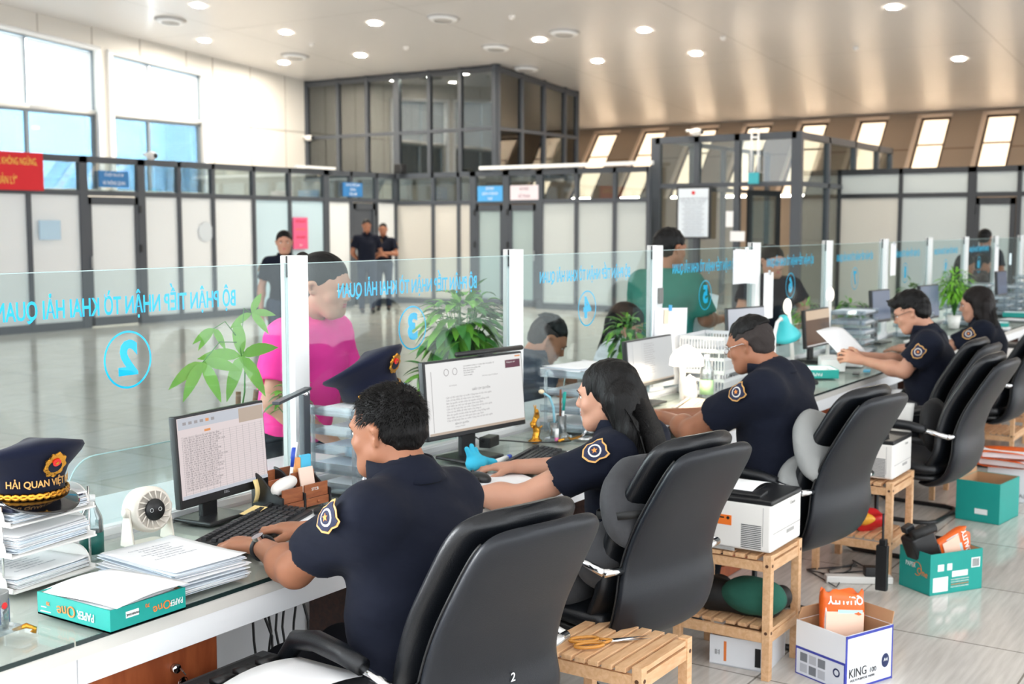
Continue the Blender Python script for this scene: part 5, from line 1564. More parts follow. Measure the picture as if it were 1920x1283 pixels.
def face_M(t, face, u, v):
    """frame on a box face; face 'l' = -X side, 'f' = -Y side, in the thing's local frame"""
    sx, sy = t['_sx'], t['_sy']
    if face == 'l': return frame_M((-sx / 2 - .0008, u, v), (0, -1, 0), (0, 0, 1))
    return frame_M((u, -sy / 2 - .0008, v), (1, 0, 0), (0, 0, 1))
def patch_on(t, name, face, sx, sy, u, v, w_, h_, m, d=.0008):
    b = MB()
    if face == 'l': b.box((-sx / 2 - d / 2, u, v), (d, w_, h_))
    else: b.box((u, -sy / 2 - d / 2, v), (w_, d, h_))
    return b.build(name, m, t)
def txt_on(t, face, sx, sy, u, v, body, size, m, up=1, name='lettering', sxk=1.0, bold=0.0, tilt=0.0):
    if face == 'l': M = frame_M((-sx / 2 - .0016, u, v), (0, -up, 0), (0, 0, up))
    else: M = frame_M((u, -sy / 2 - .0016, v), (up, 0, 0), (0, 0, up))
    return text_mesh(name, body, size, m, t, M @ Matrix.Rotation(R(tilt), 4, 'Z'), sx=sxk, bold=bold)
M_kb = mat('royal_blue_print', '3a44a8', .5)
M_or = mat('orange_print', 'f0833a', .5)
M_wp = mat('white_print', 'f0f4f4', .5)
# KING box
sx, sy, h = .25, .23, .20
k = carton((4.195, 1.345, 0), -23, sx, sy, h, mat('white_carton', 'eef1f6', .55), 'white and blue carton lettered KING 100 on the floor', flaps=[('b', .05, -18), ('+', .045, 12)])
for (u, v, w_, h_) in ((0, h - .006, sx, .010), (0, .005, sx, .008), (-sx / 2 + .005, h / 2, .010, h), (sx / 2 - .004, h / 2, .006, h)): patch_on(k, 'blue_border', 'f', sx, sy, u, v, w_, h_, M_kb)
txt_on(k, 'f', sx, sy, -.060, .060, 'KING', .046, M_blackm, sxk=.85); txt_on(k, 'f', sx, sy, .018, .055, '100', .026, M_blackm)
txt_on(k, 'f', sx, sy, -.035, .034, 'MULTI PURPOSE PAPER', .0125, M_blackm)
c_ = MB(); c_.lathe([(0, 0), (.020, 0)], 20, frame_M((.085, -sy / 2 - .0012, .075), (1, 0, 0), (0, 0, 1)), sy=1.3); c_.build('round_logo', mat('navy_print', '1d2c5a', .5), k)
txt_on(k, 'f', sx, sy + .002, .085, .078, 'A4', .018, M_wp)
patch_on(k, 'blue_band', 'l', sx, sy, 0, .052, sy, .104, M_kb); patch_on(k, 'info_panel', 'l', sx, sy, 0, .050, sy - .010, .090, mat('pale_print', 'dfe4ee', .5), .0014)
for i in range(3):
    for j in range(2): patch_on(k, 'icon', 'l', sx + .001, sy, .075 - i * .042, .030 + j * .040, .034, .032, mat('icon_grey', '7a7f88', .5) if (i + j) % 2 else mat('icon_light', 'b9bec8', .5), .0012)
l_ = MB(); l_.lathe([(.010, 0), (.016, 0)], 20, frame_M((-sx / 2 - .0022, -.078, .060), (0, -1, 0), (0, 0, 1))); l_.build('recycle_ring', mat('navy_print', '1d2c5a', .5), k)
# bubble mailers / paper wrappers
def wrapper(loc, rot, sx, sy, sz, label, m=M_orange, txt='QUALITY', name='paper_ream_wrapper', open_=True):
    t = thing(name, label, 'paper wrapper', loc); t.rotation_euler = [R(a) for a in rot]
    b = MB()
    def f(u, v):
        a = 2 * PI * u
        x = math.copysign(abs(math.cos(a)) ** .45, math.cos(a)) * sx / 2; y = math.copysign(abs(math.sin(a)) ** .45, math.sin(a)) * sy / 2
        z = -sz / 2 + sz * v
        return Vector((x * (1 + .03 * math.sin(7 * v + 3 * u)), y * (1 - .25 * v * v) + .006 * math.sin(9 * u + 5 * v), z + (.01 * math.sin(6 * a) if v > .95 else 0)))
    b.grid(33, 9, f)
    w_ = b.build('wrapper_body', m, t, smooth=True, solid=.0015)
    MB().box((0, 0, -.01), (sx * .9, sy * .72, sz * .88)).build('paper_block', M_paper, t, bevel=.002)
    p = MB(); p.grid(7, 5, lambda u, v: Vector(((u - .5) * sx * .92, -sy / 2 * (1.03 - .22 * (.08 + .58 * v) ** 2) - .0035, -sz * .5 + sz * (.08 + .58 * v)))); p.build('white_print_panel', mat('peach_print', 'f6d2bc', .5), t, smooth=True)
    text_mesh('lettering', txt, .040, M_wp, t, frame_M((0, -sy / 2 - .001, sz * .36), (-1, 0, 0), (0, -.12, -1)), sx=.85, bold=.001)
    p = MB(); p.box((0.02, -sy / 2 - .001, sz * .13), (sx * .6, .002, sz * .13), rx=4); p.build('blue_print_panel', mat('pale_cyan_print', 'bfe6ee', .5), t)
    return t
wrapper((4.205, 1.362, .200), (-8, 6, -42), .165, .05, .21, 'orange QUALITY paper wrapper sticking out of the KING carton')
# teal paper box on the floor
def tealbox_print(t, sx, sy, h, up=1):
    txt_on(t, 'l', sx, sy, .025 * up, h * .62, 'PAPER', .030, M_wp, up, sxk=.75)
    txt_on(t, 'l', sx, sy, -.050 * up, h * .50, 'One', .042, M_or, up, sxk=.9, tilt=-8)
    r_ = MB(); r_.tube([(-sx / 2 - .0012, -.018 * up + .026 * math.cos(a), h * .56 + .030 * math.sin(a)) for a in [R(i * 20) for i in range(16)]], .0014, 5); r_.build('orange_swirl', M_or, t)
sx, sy, h = .30, .195, .185
k = carton((5.508, 1.335, 0), -33, sx, sy, h, M_teal, 'open teal paper carton on the floor holding a black toner and an orange wrapper')
tealbox_print(k, sx, sy, h)
for (u, v, w_, h_, mm) in ((-.09, .045, .085, .065, M_wp), (.11, .125, .05, .045, M_wp), (-.09, .120, .035, .03, M_wp), (-.04, .120, .028, .03, M_wp), (.02, .085, .09, .026, M_wp)): patch_on(k, 'white_label', 'f', sx, sy, u, v, w_, h_, mm)
for i in range(8): patch_on(k, 'barcode_bar', 'f', sx, sy + .0016, .092 + i * .005, .125, .002, .036, M_blackm)
for i in range(4): txt_on(k, 'f', sx, sy, .02, .060 - i * .011, 'MULTI PURPOSE OFFICE PAPER', .0075, M_or if i == 2 else M_wp)
MB().box((0, 0, .0), (.001, .001, .001)).bm.free()
tn = thing('toner_cartridge', 'black printer toner cartridge standing in the teal floor carton', 'toner cartridge', (5.44, 1.40, .17), -33)
MB().box((0, 0, .0), (.13, .09, .20), ry=-24).build('cartridge_body', M_black, tn, bevel=.015)
MB().cyl((-.10, -.045, .09), (.02, -.045, .115), .022, 14).build('roller', M_blackm, tn, smooth=True)
MB().box((-.07, .02, .105), (.05, .04, .03), ry=-24).build('gear_cap', M_darker, tn, bevel=.006)
wrapper((5.56, 1.30, .17), (0, 70, -33), .14, .06, .17, 'torn orange wrapper lying over the edge of the teal floor carton')
sx, sy, h = .30, .24, .225
k = carton((7.0, 1.455, 0), -8, sx, sy, h, M_teal, 'plain teal carton with a small white label, beside the empty chair', flaps=[('b', .05, 10)])
patch_on(k, 'white_label', 'l', sx, sy, -.02, .06, .07, .03, M_wp)
sx, sy, h = .30, .30, .20
k = carton((7.62, 1.40, 0), -4, sx, sy, h, mat('white_carton', 'eef1f6', .55), 'white carton with a large grey Q at the frame edge', inner=M_paper)
txt_on(k, 'l', sx, sy, .10, .085, 'Q', .13, mat('icon_grey', '7a7f88', .5)); txt_on(k, 'l', sx, sy, -.05, .04, 'QUALITY', .035, mat('icon_grey', '7a7f88', .5))
wrapper((7.55, 1.47, .225), (90, 0, -94), .30, .045, .22, 'orange QUALITY wrapper lying flat on the white carton with a Q')
wrapper((7.56, 1.48, .27), (90, 0, -80), .28, .04, .22, 'second orange wrapper, topmost on the white carton with a Q')
# small white carton under the printer stand
k = carton((4.16, 1.70, 0), 4, .22, .22, .11, mat('white_carton', 'eef1f6', .55), 'small white product carton on the floor under the printer stand')
patch_on(k, 'orange_stripe', 'l', .22, .22, .05, .055, .010, .075, M_or); patch_on(k, 'dark_label', 'l', .22, .22, -.075, .05, .022, .07, M_blackm)
txt_on(k, 'l', .22, .22, .08, .05, '||:|', .02, M_blackm)
# green neck pillow on shelf
np_ = thing('travel_pillow', 'dark green and black neck pillow on the lower shelf of the printer stand', 'pillow', (4.13, 1.72, .19), 0)
solid('pillow_back', M_blackm, np_, [cap((-.02, .10, .055), (.0, -.10, .05), .060, .058, k=.03), cap((-.02, .10, .055), (.09, .12, .055), .052, .045, k=.03), cap((0, -.10, .05), (.09, -.12, .05), .052, .045, k=.03)], .009, rough=(.003, 50, (1, 1, 1)))
solid('pillow_front', M_greenb, np_, [ell((-.040, -.070, .080), (.072, .125, .072), (0, -10, 0), .02)], .009, rough=(.003, 50, (1, 1, 1)))
rb = solid('red_snack_bag', M_red, None, [ell((0, 0, .05), (.07, .14, .05), (0, 0, 10), .02), ell((.02, .05, .07), (.06, .06, .05), (20, 0, 30), .02)], .010, rough=(.012, 60, (1, 1, 1)))
tag(rb, 'crumpled red and yellow bag on the lower shelf under the second printer', 'bag'); rb.location = (5.60, 1.74, .19)
yb = solid('yellow_patch', mat('yellow_foil', 'f2b33a', .35), rb, [ell((-.05, -.02, .065), (.03, .07, .035), (0, 0, 0), .02)], .010, rough=(.008, 60, (1, 1, 1)))
pk = solid('snack_packet', mat('pink_foil', 'd8405a', .35), None, [ell((0, 0, .035), (.05, .07, .03), (0, 20, 20), .02)], .009, rough=(.010, 60, (1, 1, 1)))
tag(pk, 'small pink and white snack packet beside the green neck pillow', 'packet'); pk.location = (4.08, 1.86, .30); pk.location = (4.20, 1.865, .195)
# scissors
scz = thing('scissors', 'scissors with orange translucent handles on the slatted side table', 'scissors', (2.90, 1.59, .4605), -42)
bl = MB()
for s_ in (-1, 1): bl.prism([(0, -.006 * s_), (.115, 0), (.02, .009 * s_), (-.03, .006 * s_)], .002, Matrix.Translation((.0, 0, .001 * s_)) @ Matrix.Rotation(R(4 * s_), 4, 'Z'))
bl.cyl((0, 0, -.003), (0, 0, .005), .005, 10); bl.build('blades', M_chrome, scz)
for s_ in (-1, 1):
    h_ = MB(); h_.tube([(-.075 + .042 * math.cos(a), s_ * .024 + .019 * math.sin(a), .002) for a in [R(i * 24) for i in range(15)]], .0048, 8, closed=True); h_.tube([(-.034, s_ * .020, .002), (0, 0, .002)], .0045, 8)
    h_.build('handle', mat('amber_plastic', 'c98a3a', .25), scz, smooth=True)
# clear bag and floor clutter
pbg = solid('plastic_bag', glass_mat('thin_plastic', 'e6eef0', .12, .1, haze=.25), None, [ell((0, 0, .12), (.10, .09, .12), None, .02), cap((0, 0, .22), (.02, .02, .30), .03, .02, k=.04)], .011, rough=(.02, 45, (1, 1, 1)))
tag(pbg, 'clear plastic bag hanging low between the first two chairs', 'bag'); pbg.location = (2.98, 1.93, .0)
ex = thing('power_strip', 'white power strip with a black adapter on the floor under the second printer stand', 'power strip', (5.36, 1.66, .0), -60)
MB().box((0, 0, .017), (.30, .055, .034)).build('strip_body', M_whitep, ex, bevel=.006)
MB().box((.06, 0, .055), (.075, .05, .045)).build('adapter', M_black, ex, bevel=.006)
cb_ = MB(); random.seed(4)
for k_ in range(4):
    cb_.tube([(.05 - .08 * k_, 0, .03), (-.05 - .05 * k_, .08 + .03 * k_, .006), (-.12, -.10 + .07 * k_, .006), (.1 * k_ - .2, .18, .006), (.05, .26 + .03 * k_, .006)], .0035, 6)
cb_.build('cords', M_black, ex, smooth=True)
hb = MB(); hb.tube([(0, 0, .38), (0, .0, .30), (.005, .0, .24)], .006, 6); hb.box((0, 0, .14), (.028, .05, .20)); hb.box((0.01, 0, .25), (.03, .03, .03))
t_ = tag(hb.build('hanging_lever', M_black, bevel=.01), 'black power brick dangling from a tied cord behind the third chair', 'power adapter'); t_.location = (5.17, 1.50, 0)
# cup, bottle
def cup(loc, label, h=.12, r=.035):
    t = thing('plastic_cup', label, 'cup', loc)
    MB().lathe([(r * .72, 0), (r * .75, 0), (r, h), (r * .97, h), (r * .7, .004), (0, .003)], 20).build('cup_wall', glass_mat('frosty_plastic', 'f0f4f6', .1, .05, haze=.45), t, smooth=True)
    MB().lathe([(r * 1.05, h), (r * 1.05, h + .006), (r * .6, h + .02), (0, h + .022)], 20).build('lid', M_bottle, t, smooth=True)
    MB().tube([(0, 0, .02), (.012, 0, h + .10)], .004, 8).build('straw', M_wp, t, smooth=True)
    return t
cup((9.28, 1.86, .33), 'frosted plastic cup with a straw on the low pine stand')
bx = tag(MB().box((7.43, 1.96, .165 + .047), (.24, .16, .06)).build('black_device', M_black, bevel=.008), 'black flat device on the lower shelf behind the empty chair', 'device')
# ================================================================ THINGS ON THE COUNTER
ZT = .7606
def DT(name, label, cat, x, y, rz=0, z=None, group=None):
    return thing(name, label, cat, (x, y, ZT if z is None else z), rz, group)
def screen_mat(name, base, lines, warm=0.0):
    """lit display: emission pattern from noise rows"""
    m = bpy.data.materials.new(name); m.use_nodes = True
    b = m.node_tree.nodes['Principled BSDF']
    b.inputs['Base Color'].default_value = (.02, .02, .02, 1); b.inputs['Roughness'].default_value = .25
    b.inputs['Emission Color'].default_value = lin(base); b.inputs['Emission Strength'].default_value = .70
    return m
def flat_emit(name, col, st=.70):
    if name in MATS: return MATS[name]
    m = mat(name, '111111', .3, emit=st, ecol=col); return m
def monitor(x, y, rz, w_, h_, zc, label, scr, bezel=M_black, foot=True, tilt=-4, chin=.02, stand_=True, foot_off=.0):
    """faces -Y before turning; zc = centre height above the desk"""
    t = DT('computer_monitor', label, 'monitor', x, y, rz)
    M = Matrix.Translation((0, 0, zc)) @ Matrix.Rotation(R(tilt), 4, 'X')
    b = MB(); b.box((0, .018, 0), (w_ + .018, .028, h_ + .018 + chin), M=M @ Matrix.Translation((0, 0, -chin / 2))); b.build('housing', bezel, t, bevel=.005)
    s_ = MB(); s_.box((0, .0025, 0), (w_, .003, h_), M=M); so = s_.build('screen', scr, t)
    if stand_:
        n_ = MB(); n_.box((foot_off, .055, zc * .5), (.075, .022, zc)); n_.build('stand_neck', bezel, t, bevel=.004)
        MB().box((foot_off, .04, .008), (.20, .17, .015)).build('stand_foot', bezel, t, bevel=.006)
    return t, M
def scr_patch(t, M, name, cx, cz, w_, h_, m, lift=.0005):
    b = MB(); b.box((cx, -.0001 - lift, cz), (w_, .0006, h_), M=M); return b.build(name, m, t)
def scr_text(t, M, cx, cz, body, size, m, align='LEFT', sx=1.0):
    return text_mesh('screen_text', body, size, m, t, M @ frame_M((cx, -.0016, cz), (1, 0, 0), (0, 0, 1)), align=align, depth=.0001, sx=sx)
E_white = flat_emit('screen_white', 'f4f3f1', .62)
E_gray = flat_emit('screen_grey', 'cfd3dc', .6)
E_pink = flat_emit('screen_pale_pink', 'f0e2e2', .6)
E_tan = flat_emit('screen_tan', 'd8c3b0', .5)
E_ink = flat_emit('screen_ink', '8f8a8c', .45)
E_inkl = flat_emit('screen_light_ink', 'b9b4b6', .5)
E_or = flat_emit('screen_orange', 'f0a060', .6)
E_mar = flat_emit('screen_maroon', '7a2a4a', .4)
E_dark = flat_emit('screen_dim', '5a4a44', .15)

# first monitor: a spreadsheet
t, M = monitor(2.43, 2.62, 24, .44, .275, .245, 'monitor showing a spreadsheet, sticky notes on its lower edge, beside the white desk fan', E_pink, chin=.022, foot_off=-.03)
t.location = (2.45, 2.645, ZT); t.rotation_euler = (0, 0, R(6)); t.scale = (.84,) * 3
scr_patch(t, M, 'title_bar', 0, .118, .44, .038, E_gray); scr_patch(t, M, 'side_pane', .15, .108, .13, .05, E_tan, .0012); scr_patch(t, M, 'task_bar', 0, -.131, .44, .012, E_gray)
for i in range(6): scr_patch(t, M, 'toolbar_icon', -.19 + i * .028, .118, .016, .010, E_or if i == 4 else E_inkl, .0012)
scr_patch(t, M, 'highlight_cell', -.08, .083, .03, .008, E_or, .0012)
g = MB()
for i in range(13): g.box((-.205 + .034 * i, -.0010, -.025), (.0008, .0004, .20), M=M)
for i in range(26): g.box((0, -.0010, .072 - .0077 * i), (.42, .0004, .0006), M=M)
g.build('grid_lines', E_inkl, t)
random.seed(2)
for i in range(24): scr_text(t, M, -.20, .068 - .0077 * i, '  '.join(random.choice(['10392841', '5 210', '00127 HQ', '30/06', 'VN-884', '1 204 500', 'TKNK', '41.20']) for _ in range(9)), .0062, E_ink, sx=.85)
text_mesh('brand_lettering', 'DELL', .013, mat('silver_print', 'c8ccd0', .4, metal=.5), t, M @ frame_M((0, -.0012 + .0055, -.148), (1, 0, 0), (0, 0, 1)))
sn = MB(); sn.grid(3, 6, lambda u, v: Vector((.105 + .045 * u, -.006 - .012 * math.sin(PI * v), zc_ - .005 - .075 * v)) if False else Vector((.10 + .045 * u, -.010 - .010 * math.sin(PI * v), .112 - .07 * v)))
tag(sn.build('sticky_note', M_yellow, None, smooth=True, solid=.0004, loc=(2.455, 2.640, ZT - .016), rot=(0, 0, 6)), 'yellow sticky note hanging from the lower edge of the spreadsheet monitor', 'sticky note')
sn = MB(); sn.grid(3, 3, lambda u, v: Vector((.0 + .07 * u, -.10 + .05 * v, .018 + .012 * u)))
tag(sn.build('sticky_note', M_yellow, None, solid=.0004, loc=(2.45, 2.645, ZT), rot=(0, 0, 6)), 'yellow sticky note lying on the foot of the spreadsheet monitor', 'sticky note')

def keyboard(x, y, rz, label, L_=.445, W_=.155, m=M_black, km=None, z=None):
    t = DT('keyboard', label, 'keyboard', x, y, rz, z)
    b = MB(); b.prism([(-W_ / 2, .0), (W_ / 2, .0), (W_ / 2, .024), (-W_ / 2, .012)], L_, frame_M((-L_ / 2, 0, 0), (0, 1, 0), (0, 0, 1)) )
    b.build('key_base', m, t, bevel=.003)
    rows = [(.055, 15), (.026, 14), (.007, 14), (-.012, 13), (-.031, 12), (-.050, 8)]
    kk = MB()
    x0_, x1_ = -L_ / 2 + .012, L_ / 2 - .115
    for yy, n_ in rows:
        pit = (x1_ - x0_) / n_; zz = .012 + (yy + W_ / 2) / W_ * .012
        for i in range(n_):
            kk.box((x0_ + pit * (i + .5), yy * W_ / .155, zz + .004), (pit * .84, .0155, .008), rx=4.4, taper=.82)
    for yy, n_ in rows:
        zz = .012 + (yy + W_ / 2) / W_ * .012
        for i in range(7):
            if i == 3: continue
            kk.box((x1_ + .012 + .0145 * i, yy * W_ / .155, zz + .004), (.0125, .0155, .008), rx=4.4, taper=.82)
    kk.build('keys', km or mat('key_black', '2a2b2e', .45), t)
    return t
keyboard(2.395, 2.462, 20, 'black keyboard under the typing hand in front of the spreadsheet monitor')
def mouse(x, y, rz, label, m=M_black):
    t = DT('computer_mouse', label, 'mouse', x, y, rz)
    solid('mouse_shell', m, t, [ell((0, 0, .012), (.030, .055, .022), None, .01)], .0035, planes=[((0, 0, .001), (0, 0, -1))], smooth=2)
    MB().cyl((-.004, .028, .030), (.004, .028, .030), .006, 12).build('scroll_wheel', M_darker, t, smooth=True)
    return t
mp_ = DT('mouse_pad', 'white round-ended mouse pad beside the wooden organiser', 'mouse pad', 2.60, 2.395, 20)
MB().prism(rrect(.20, .17, .05, 6), .003, Matrix.Identity(4)).build('pad', M_paper, mp_)
mo = mouse(2.60, 2.41, 10, 'black mouse on the pad beside the first officer\'s arm'); mo.location = (2.625, 2.395, ZT + .0035)

# fan
t = DT('desk_fan', 'small cream desk fan standing on the counter left of the first monitor', 'fan', 2.125, 2.60, -6)
FM = Matrix.Translation((0, 0, .098)) @ Matrix.Rotation(R(-6), 4, 'X')
f2 = MB(); f2.prism(rrect(.105, .085, .02, 5), .007, Matrix.Identity(4)); f2.build('foot', M_cream, t, bevel=.002)
for s_ in (-1, 1):
    a = MB(); a.prism([(-.034, 0), (.034, 0), (.012, .105), (-.012, .105)], .006, frame_M((s_ * .062 - .003, 0, .003), (0, 1, 0), (0, 0, 1))); a.build('yoke_arm', M_cream, t, bevel=.003)
    MB().cyl((s_ * .058, 0, .098), (s_ * .071, 0, .098), .013, 18).build('pivot_knob', M_cream, t, smooth=True)
b = MB(); b.lathe([(0, .045), (.045, .045), (.058, .030), (.062, .0), (.062, -.022), (.055, -.034), (.050, -.036), (.050, -.028), (.0, -.028)], 36, FM @ Matrix.Rotation(R(-90), 4, 'X'))
b.build('fan_housing', M_cream, t, smooth=True)
g = MB()
for i in range(16):
    a = 2 * PI * i / 16; g.tube([FM @ Vector((.026 * math.cos(a), -.0345, .026 * math.sin(a) * 1)), FM @ Vector((.052 * math.cos(a + .25), -.034, .052 * math.sin(a + .25)))], .0022, 6)
g.build('grille', M_cream, t, smooth=True)
MB().lathe([(0, 0), (.028, 0), (.030, .004), (.028, .010), (0, .010)], 28, FM @ frame_M((0, -.032, 0), (1, 0, 0), (0, 0, 1))).build('control_disc', M_black, t, smooth=True)
r_ = MB()
for cx in (-.013, .013): r_.tube([FM @ Vector((cx + .005 * math.cos(a), -.0425, .005 * math.sin(a))) for a in [R(i * 30) for i in range(12)]], .0006, 4, closed=True)
r_.build('button_rings', M_wp, t)
MB().lathe([(.030, 0), (.048, 0), (.048, .003), (.030, .003)], 28, FM @ frame_M((0, -.018, 0), (1, 0, 0), (0, 0, 1))).build('dark_ring', M_darker, t)

# paper stacks
def paper_stack(name, label, x, y, rz, w_, d_, n, z=None, step=.0016, cat='papers', top=True, seed=1, m=None, jit=.012, text=True):
    t = DT(name, label, cat, x, y, rz, z)
    rnd = random.Random(seed)
    for i in range(n):
        b = MB(); dz = i * step
        jx, jy, ja = rnd.uniform(-jit, jit), rnd.uniform(-jit, jit), rnd.uniform(-3, 3)
        b.box((jx, jy, dz + step * .35), (w_, d_, step * .7), rz=ja)
        b.build('sheet_layer', M_paper if rnd.random() < .6 else (m or M_paper2), t)
    if top:
        b = MB(); b.grid(13, 9, lambda u, v: Vector(((u - .5) * w_, (v - .5) * d_, n * step + .0006 + .012 * max(0, u - .8) ** 1.5 * 3 + .008 * max(0, .2 - v) * 2)))
        b.build('top_sheet', M_paper, t, smooth=True, solid=.0004)
        if text:
            for k_ in range(7): text_mesh('printed_line', ['Cục Hải quan tỉnh - tờ khai hàng hóa', 'Số tờ khai và ngày đăng ký', 'Tên người khai hải quan'][k_ % 3], .009, M_ink, t, Matrix.Translation((-.0, d_ * .32 - .018 * k_, n * step + .0016)), sx=.9, depth=.00005)
    return t
# teal carton lid with papers, front left
sx, sy, h = .205, .25, .050
k = carton((1.70, 2.208, ZT), 0, sx, sy, h, M_teal, 'teal paper box lid full of loose documents on the near end of the counter', name='paper_box_lid')
txt_on(k, 'l', sx, sy, -.045, h * .50, 'PAPER', .026, M_wp, -1, sxk=.8); txt_on(k, 'l', sx, sy, .022, h * .48, 'One', .036, M_or, -1, tilt=8)
txt_on(k, 'f', sx, sy, .074, h * .50, 'PAPER', .020, M_wp, -1, sxk=.7); txt_on(k, 'f', sx, sy, .034, h * .48, 'One', .028, M_or, -1, tilt=8)
patch_on(k, 'white_label', 'f', sx, sy, -.045, h * .6, .034, .014, M_wp)
txt_on(k, 'f', sx, sy + .002, -.045, h * .6, 'PAPERONE', .007, M_blackm, -1)
txt_on(k, 'l', sx, sy, .085, h * .6, '70', .012, M_or, -1); txt_on(k, 'f', sx, sy, -.005, h * .75, '70', .012, M_or, -1)
pl = paper_stack('document_pile', 'fan of printed documents heaped in the teal box lid', 1.70, 2.215, 3, .185, .232, 16, z=ZT + .004, step=.0024, seed=3, jit=.004)
lo = MB(); lo.grid(13, 9, lambda u, v: Vector(((u - .5) * .20 + 1.705, (v - .5) * .27 + 2.205, ZT + .050 + .010 * math.sin(2.6 * u) + .006 * math.sin(3 * v + 1))))
tag(lo.build('loose_sheet', M_paper, smooth=True, solid=.0005), 'curling printed sheet on top of the teal box lid', 'paper')
paper_stack('paper_stack', 'thick stack of printed forms beside the teal box lid, under the keyboard\'s near end', 1.955, 2.30, -4, .21, .30, 22, step=.0026, seed=5, jit=.010)
rb_ = MB().box((2.063, 2.20, ZT + .030), (.012, .020, .010)); tag(rb_.build('binder_clip', M_blackm, bevel=.002), 'small black clip on the edge of the thick form stack', 'clip')

# two-tier tray with cap
t = DT('document_tray', 'cream two-tier letter tray loaded with papers at the left edge', 'letter tray', 1.745, 2.60, 5)
def tray_prims(z):
    b = MB(); b.box((0, 0, z), (.25, .24, .005))
    b.build('tray_shelf', M_whitep, t, bevel=.001)
    for (yy, s_) in ((-.12, 1), (.12, 1)):
        pass
    for s_ in (-1, 1):
        p = MB(); p.prism([(-.12, 0), (.12, 0)] + [(.12, .012)] + [(.10 - .05 * (1 - math.cos(a)), .012 + .043 * math.sin(a)) for a in [R(i * 15) for i in range(7)]] + [(-.12, .055)], .005, frame_M((s_ * .1235 - .0025, 0, z), (0, -1, 0), (0, 0, 1)))
        p.build('tray_side', M_whitep, t, bevel=.001)
for z in (.012, .095, .168): tray_prims(z)
rd = MB()
for sx_ in (-1, 1):
    for sy_ in (-1, 1): rd.cyl((sx_ * .128, sy_ * .09, 0), (sx_ * .128, sy_ * .09, .215), .003, 8)
rd.build('metal_rods', M_chrome, t, smooth=True)
M_dkf = mat('navy_folder', '1b2138', .5)
for i, (z, n_) in enumerate(((.015, 8), (.098, 15), (.171, 10))):
    p_ = paper_stack('paper_stack', ['stack of papers in the lowest level of the cream tray', 'thick stack of papers in the middle level of the cream tray', 'stack of papers and a navy folder in the top level of the cream tray'][i],
                1.745, 2.60, 5 + (2, 4, 1)[i], .222, .21, n_, z=ZT + z + .001, step=.0024, seed=11 + i, jit=.005, text=i != 1, top=i != 2)
tag(MB().box((1.735, 2.60, ZT + .2030), (.22, .21, .010), rz=8).build('folder', M_dkf, bevel=.002), 'navy folder lying under the customs cap', 'folder')
tag(MB().box((1.75, 2.545, ZT + .2105), (.20, .12, .004), rz=2).build('booklet', M_paper), 'white booklet with a pink strip sticking out under the cap', 'booklet')

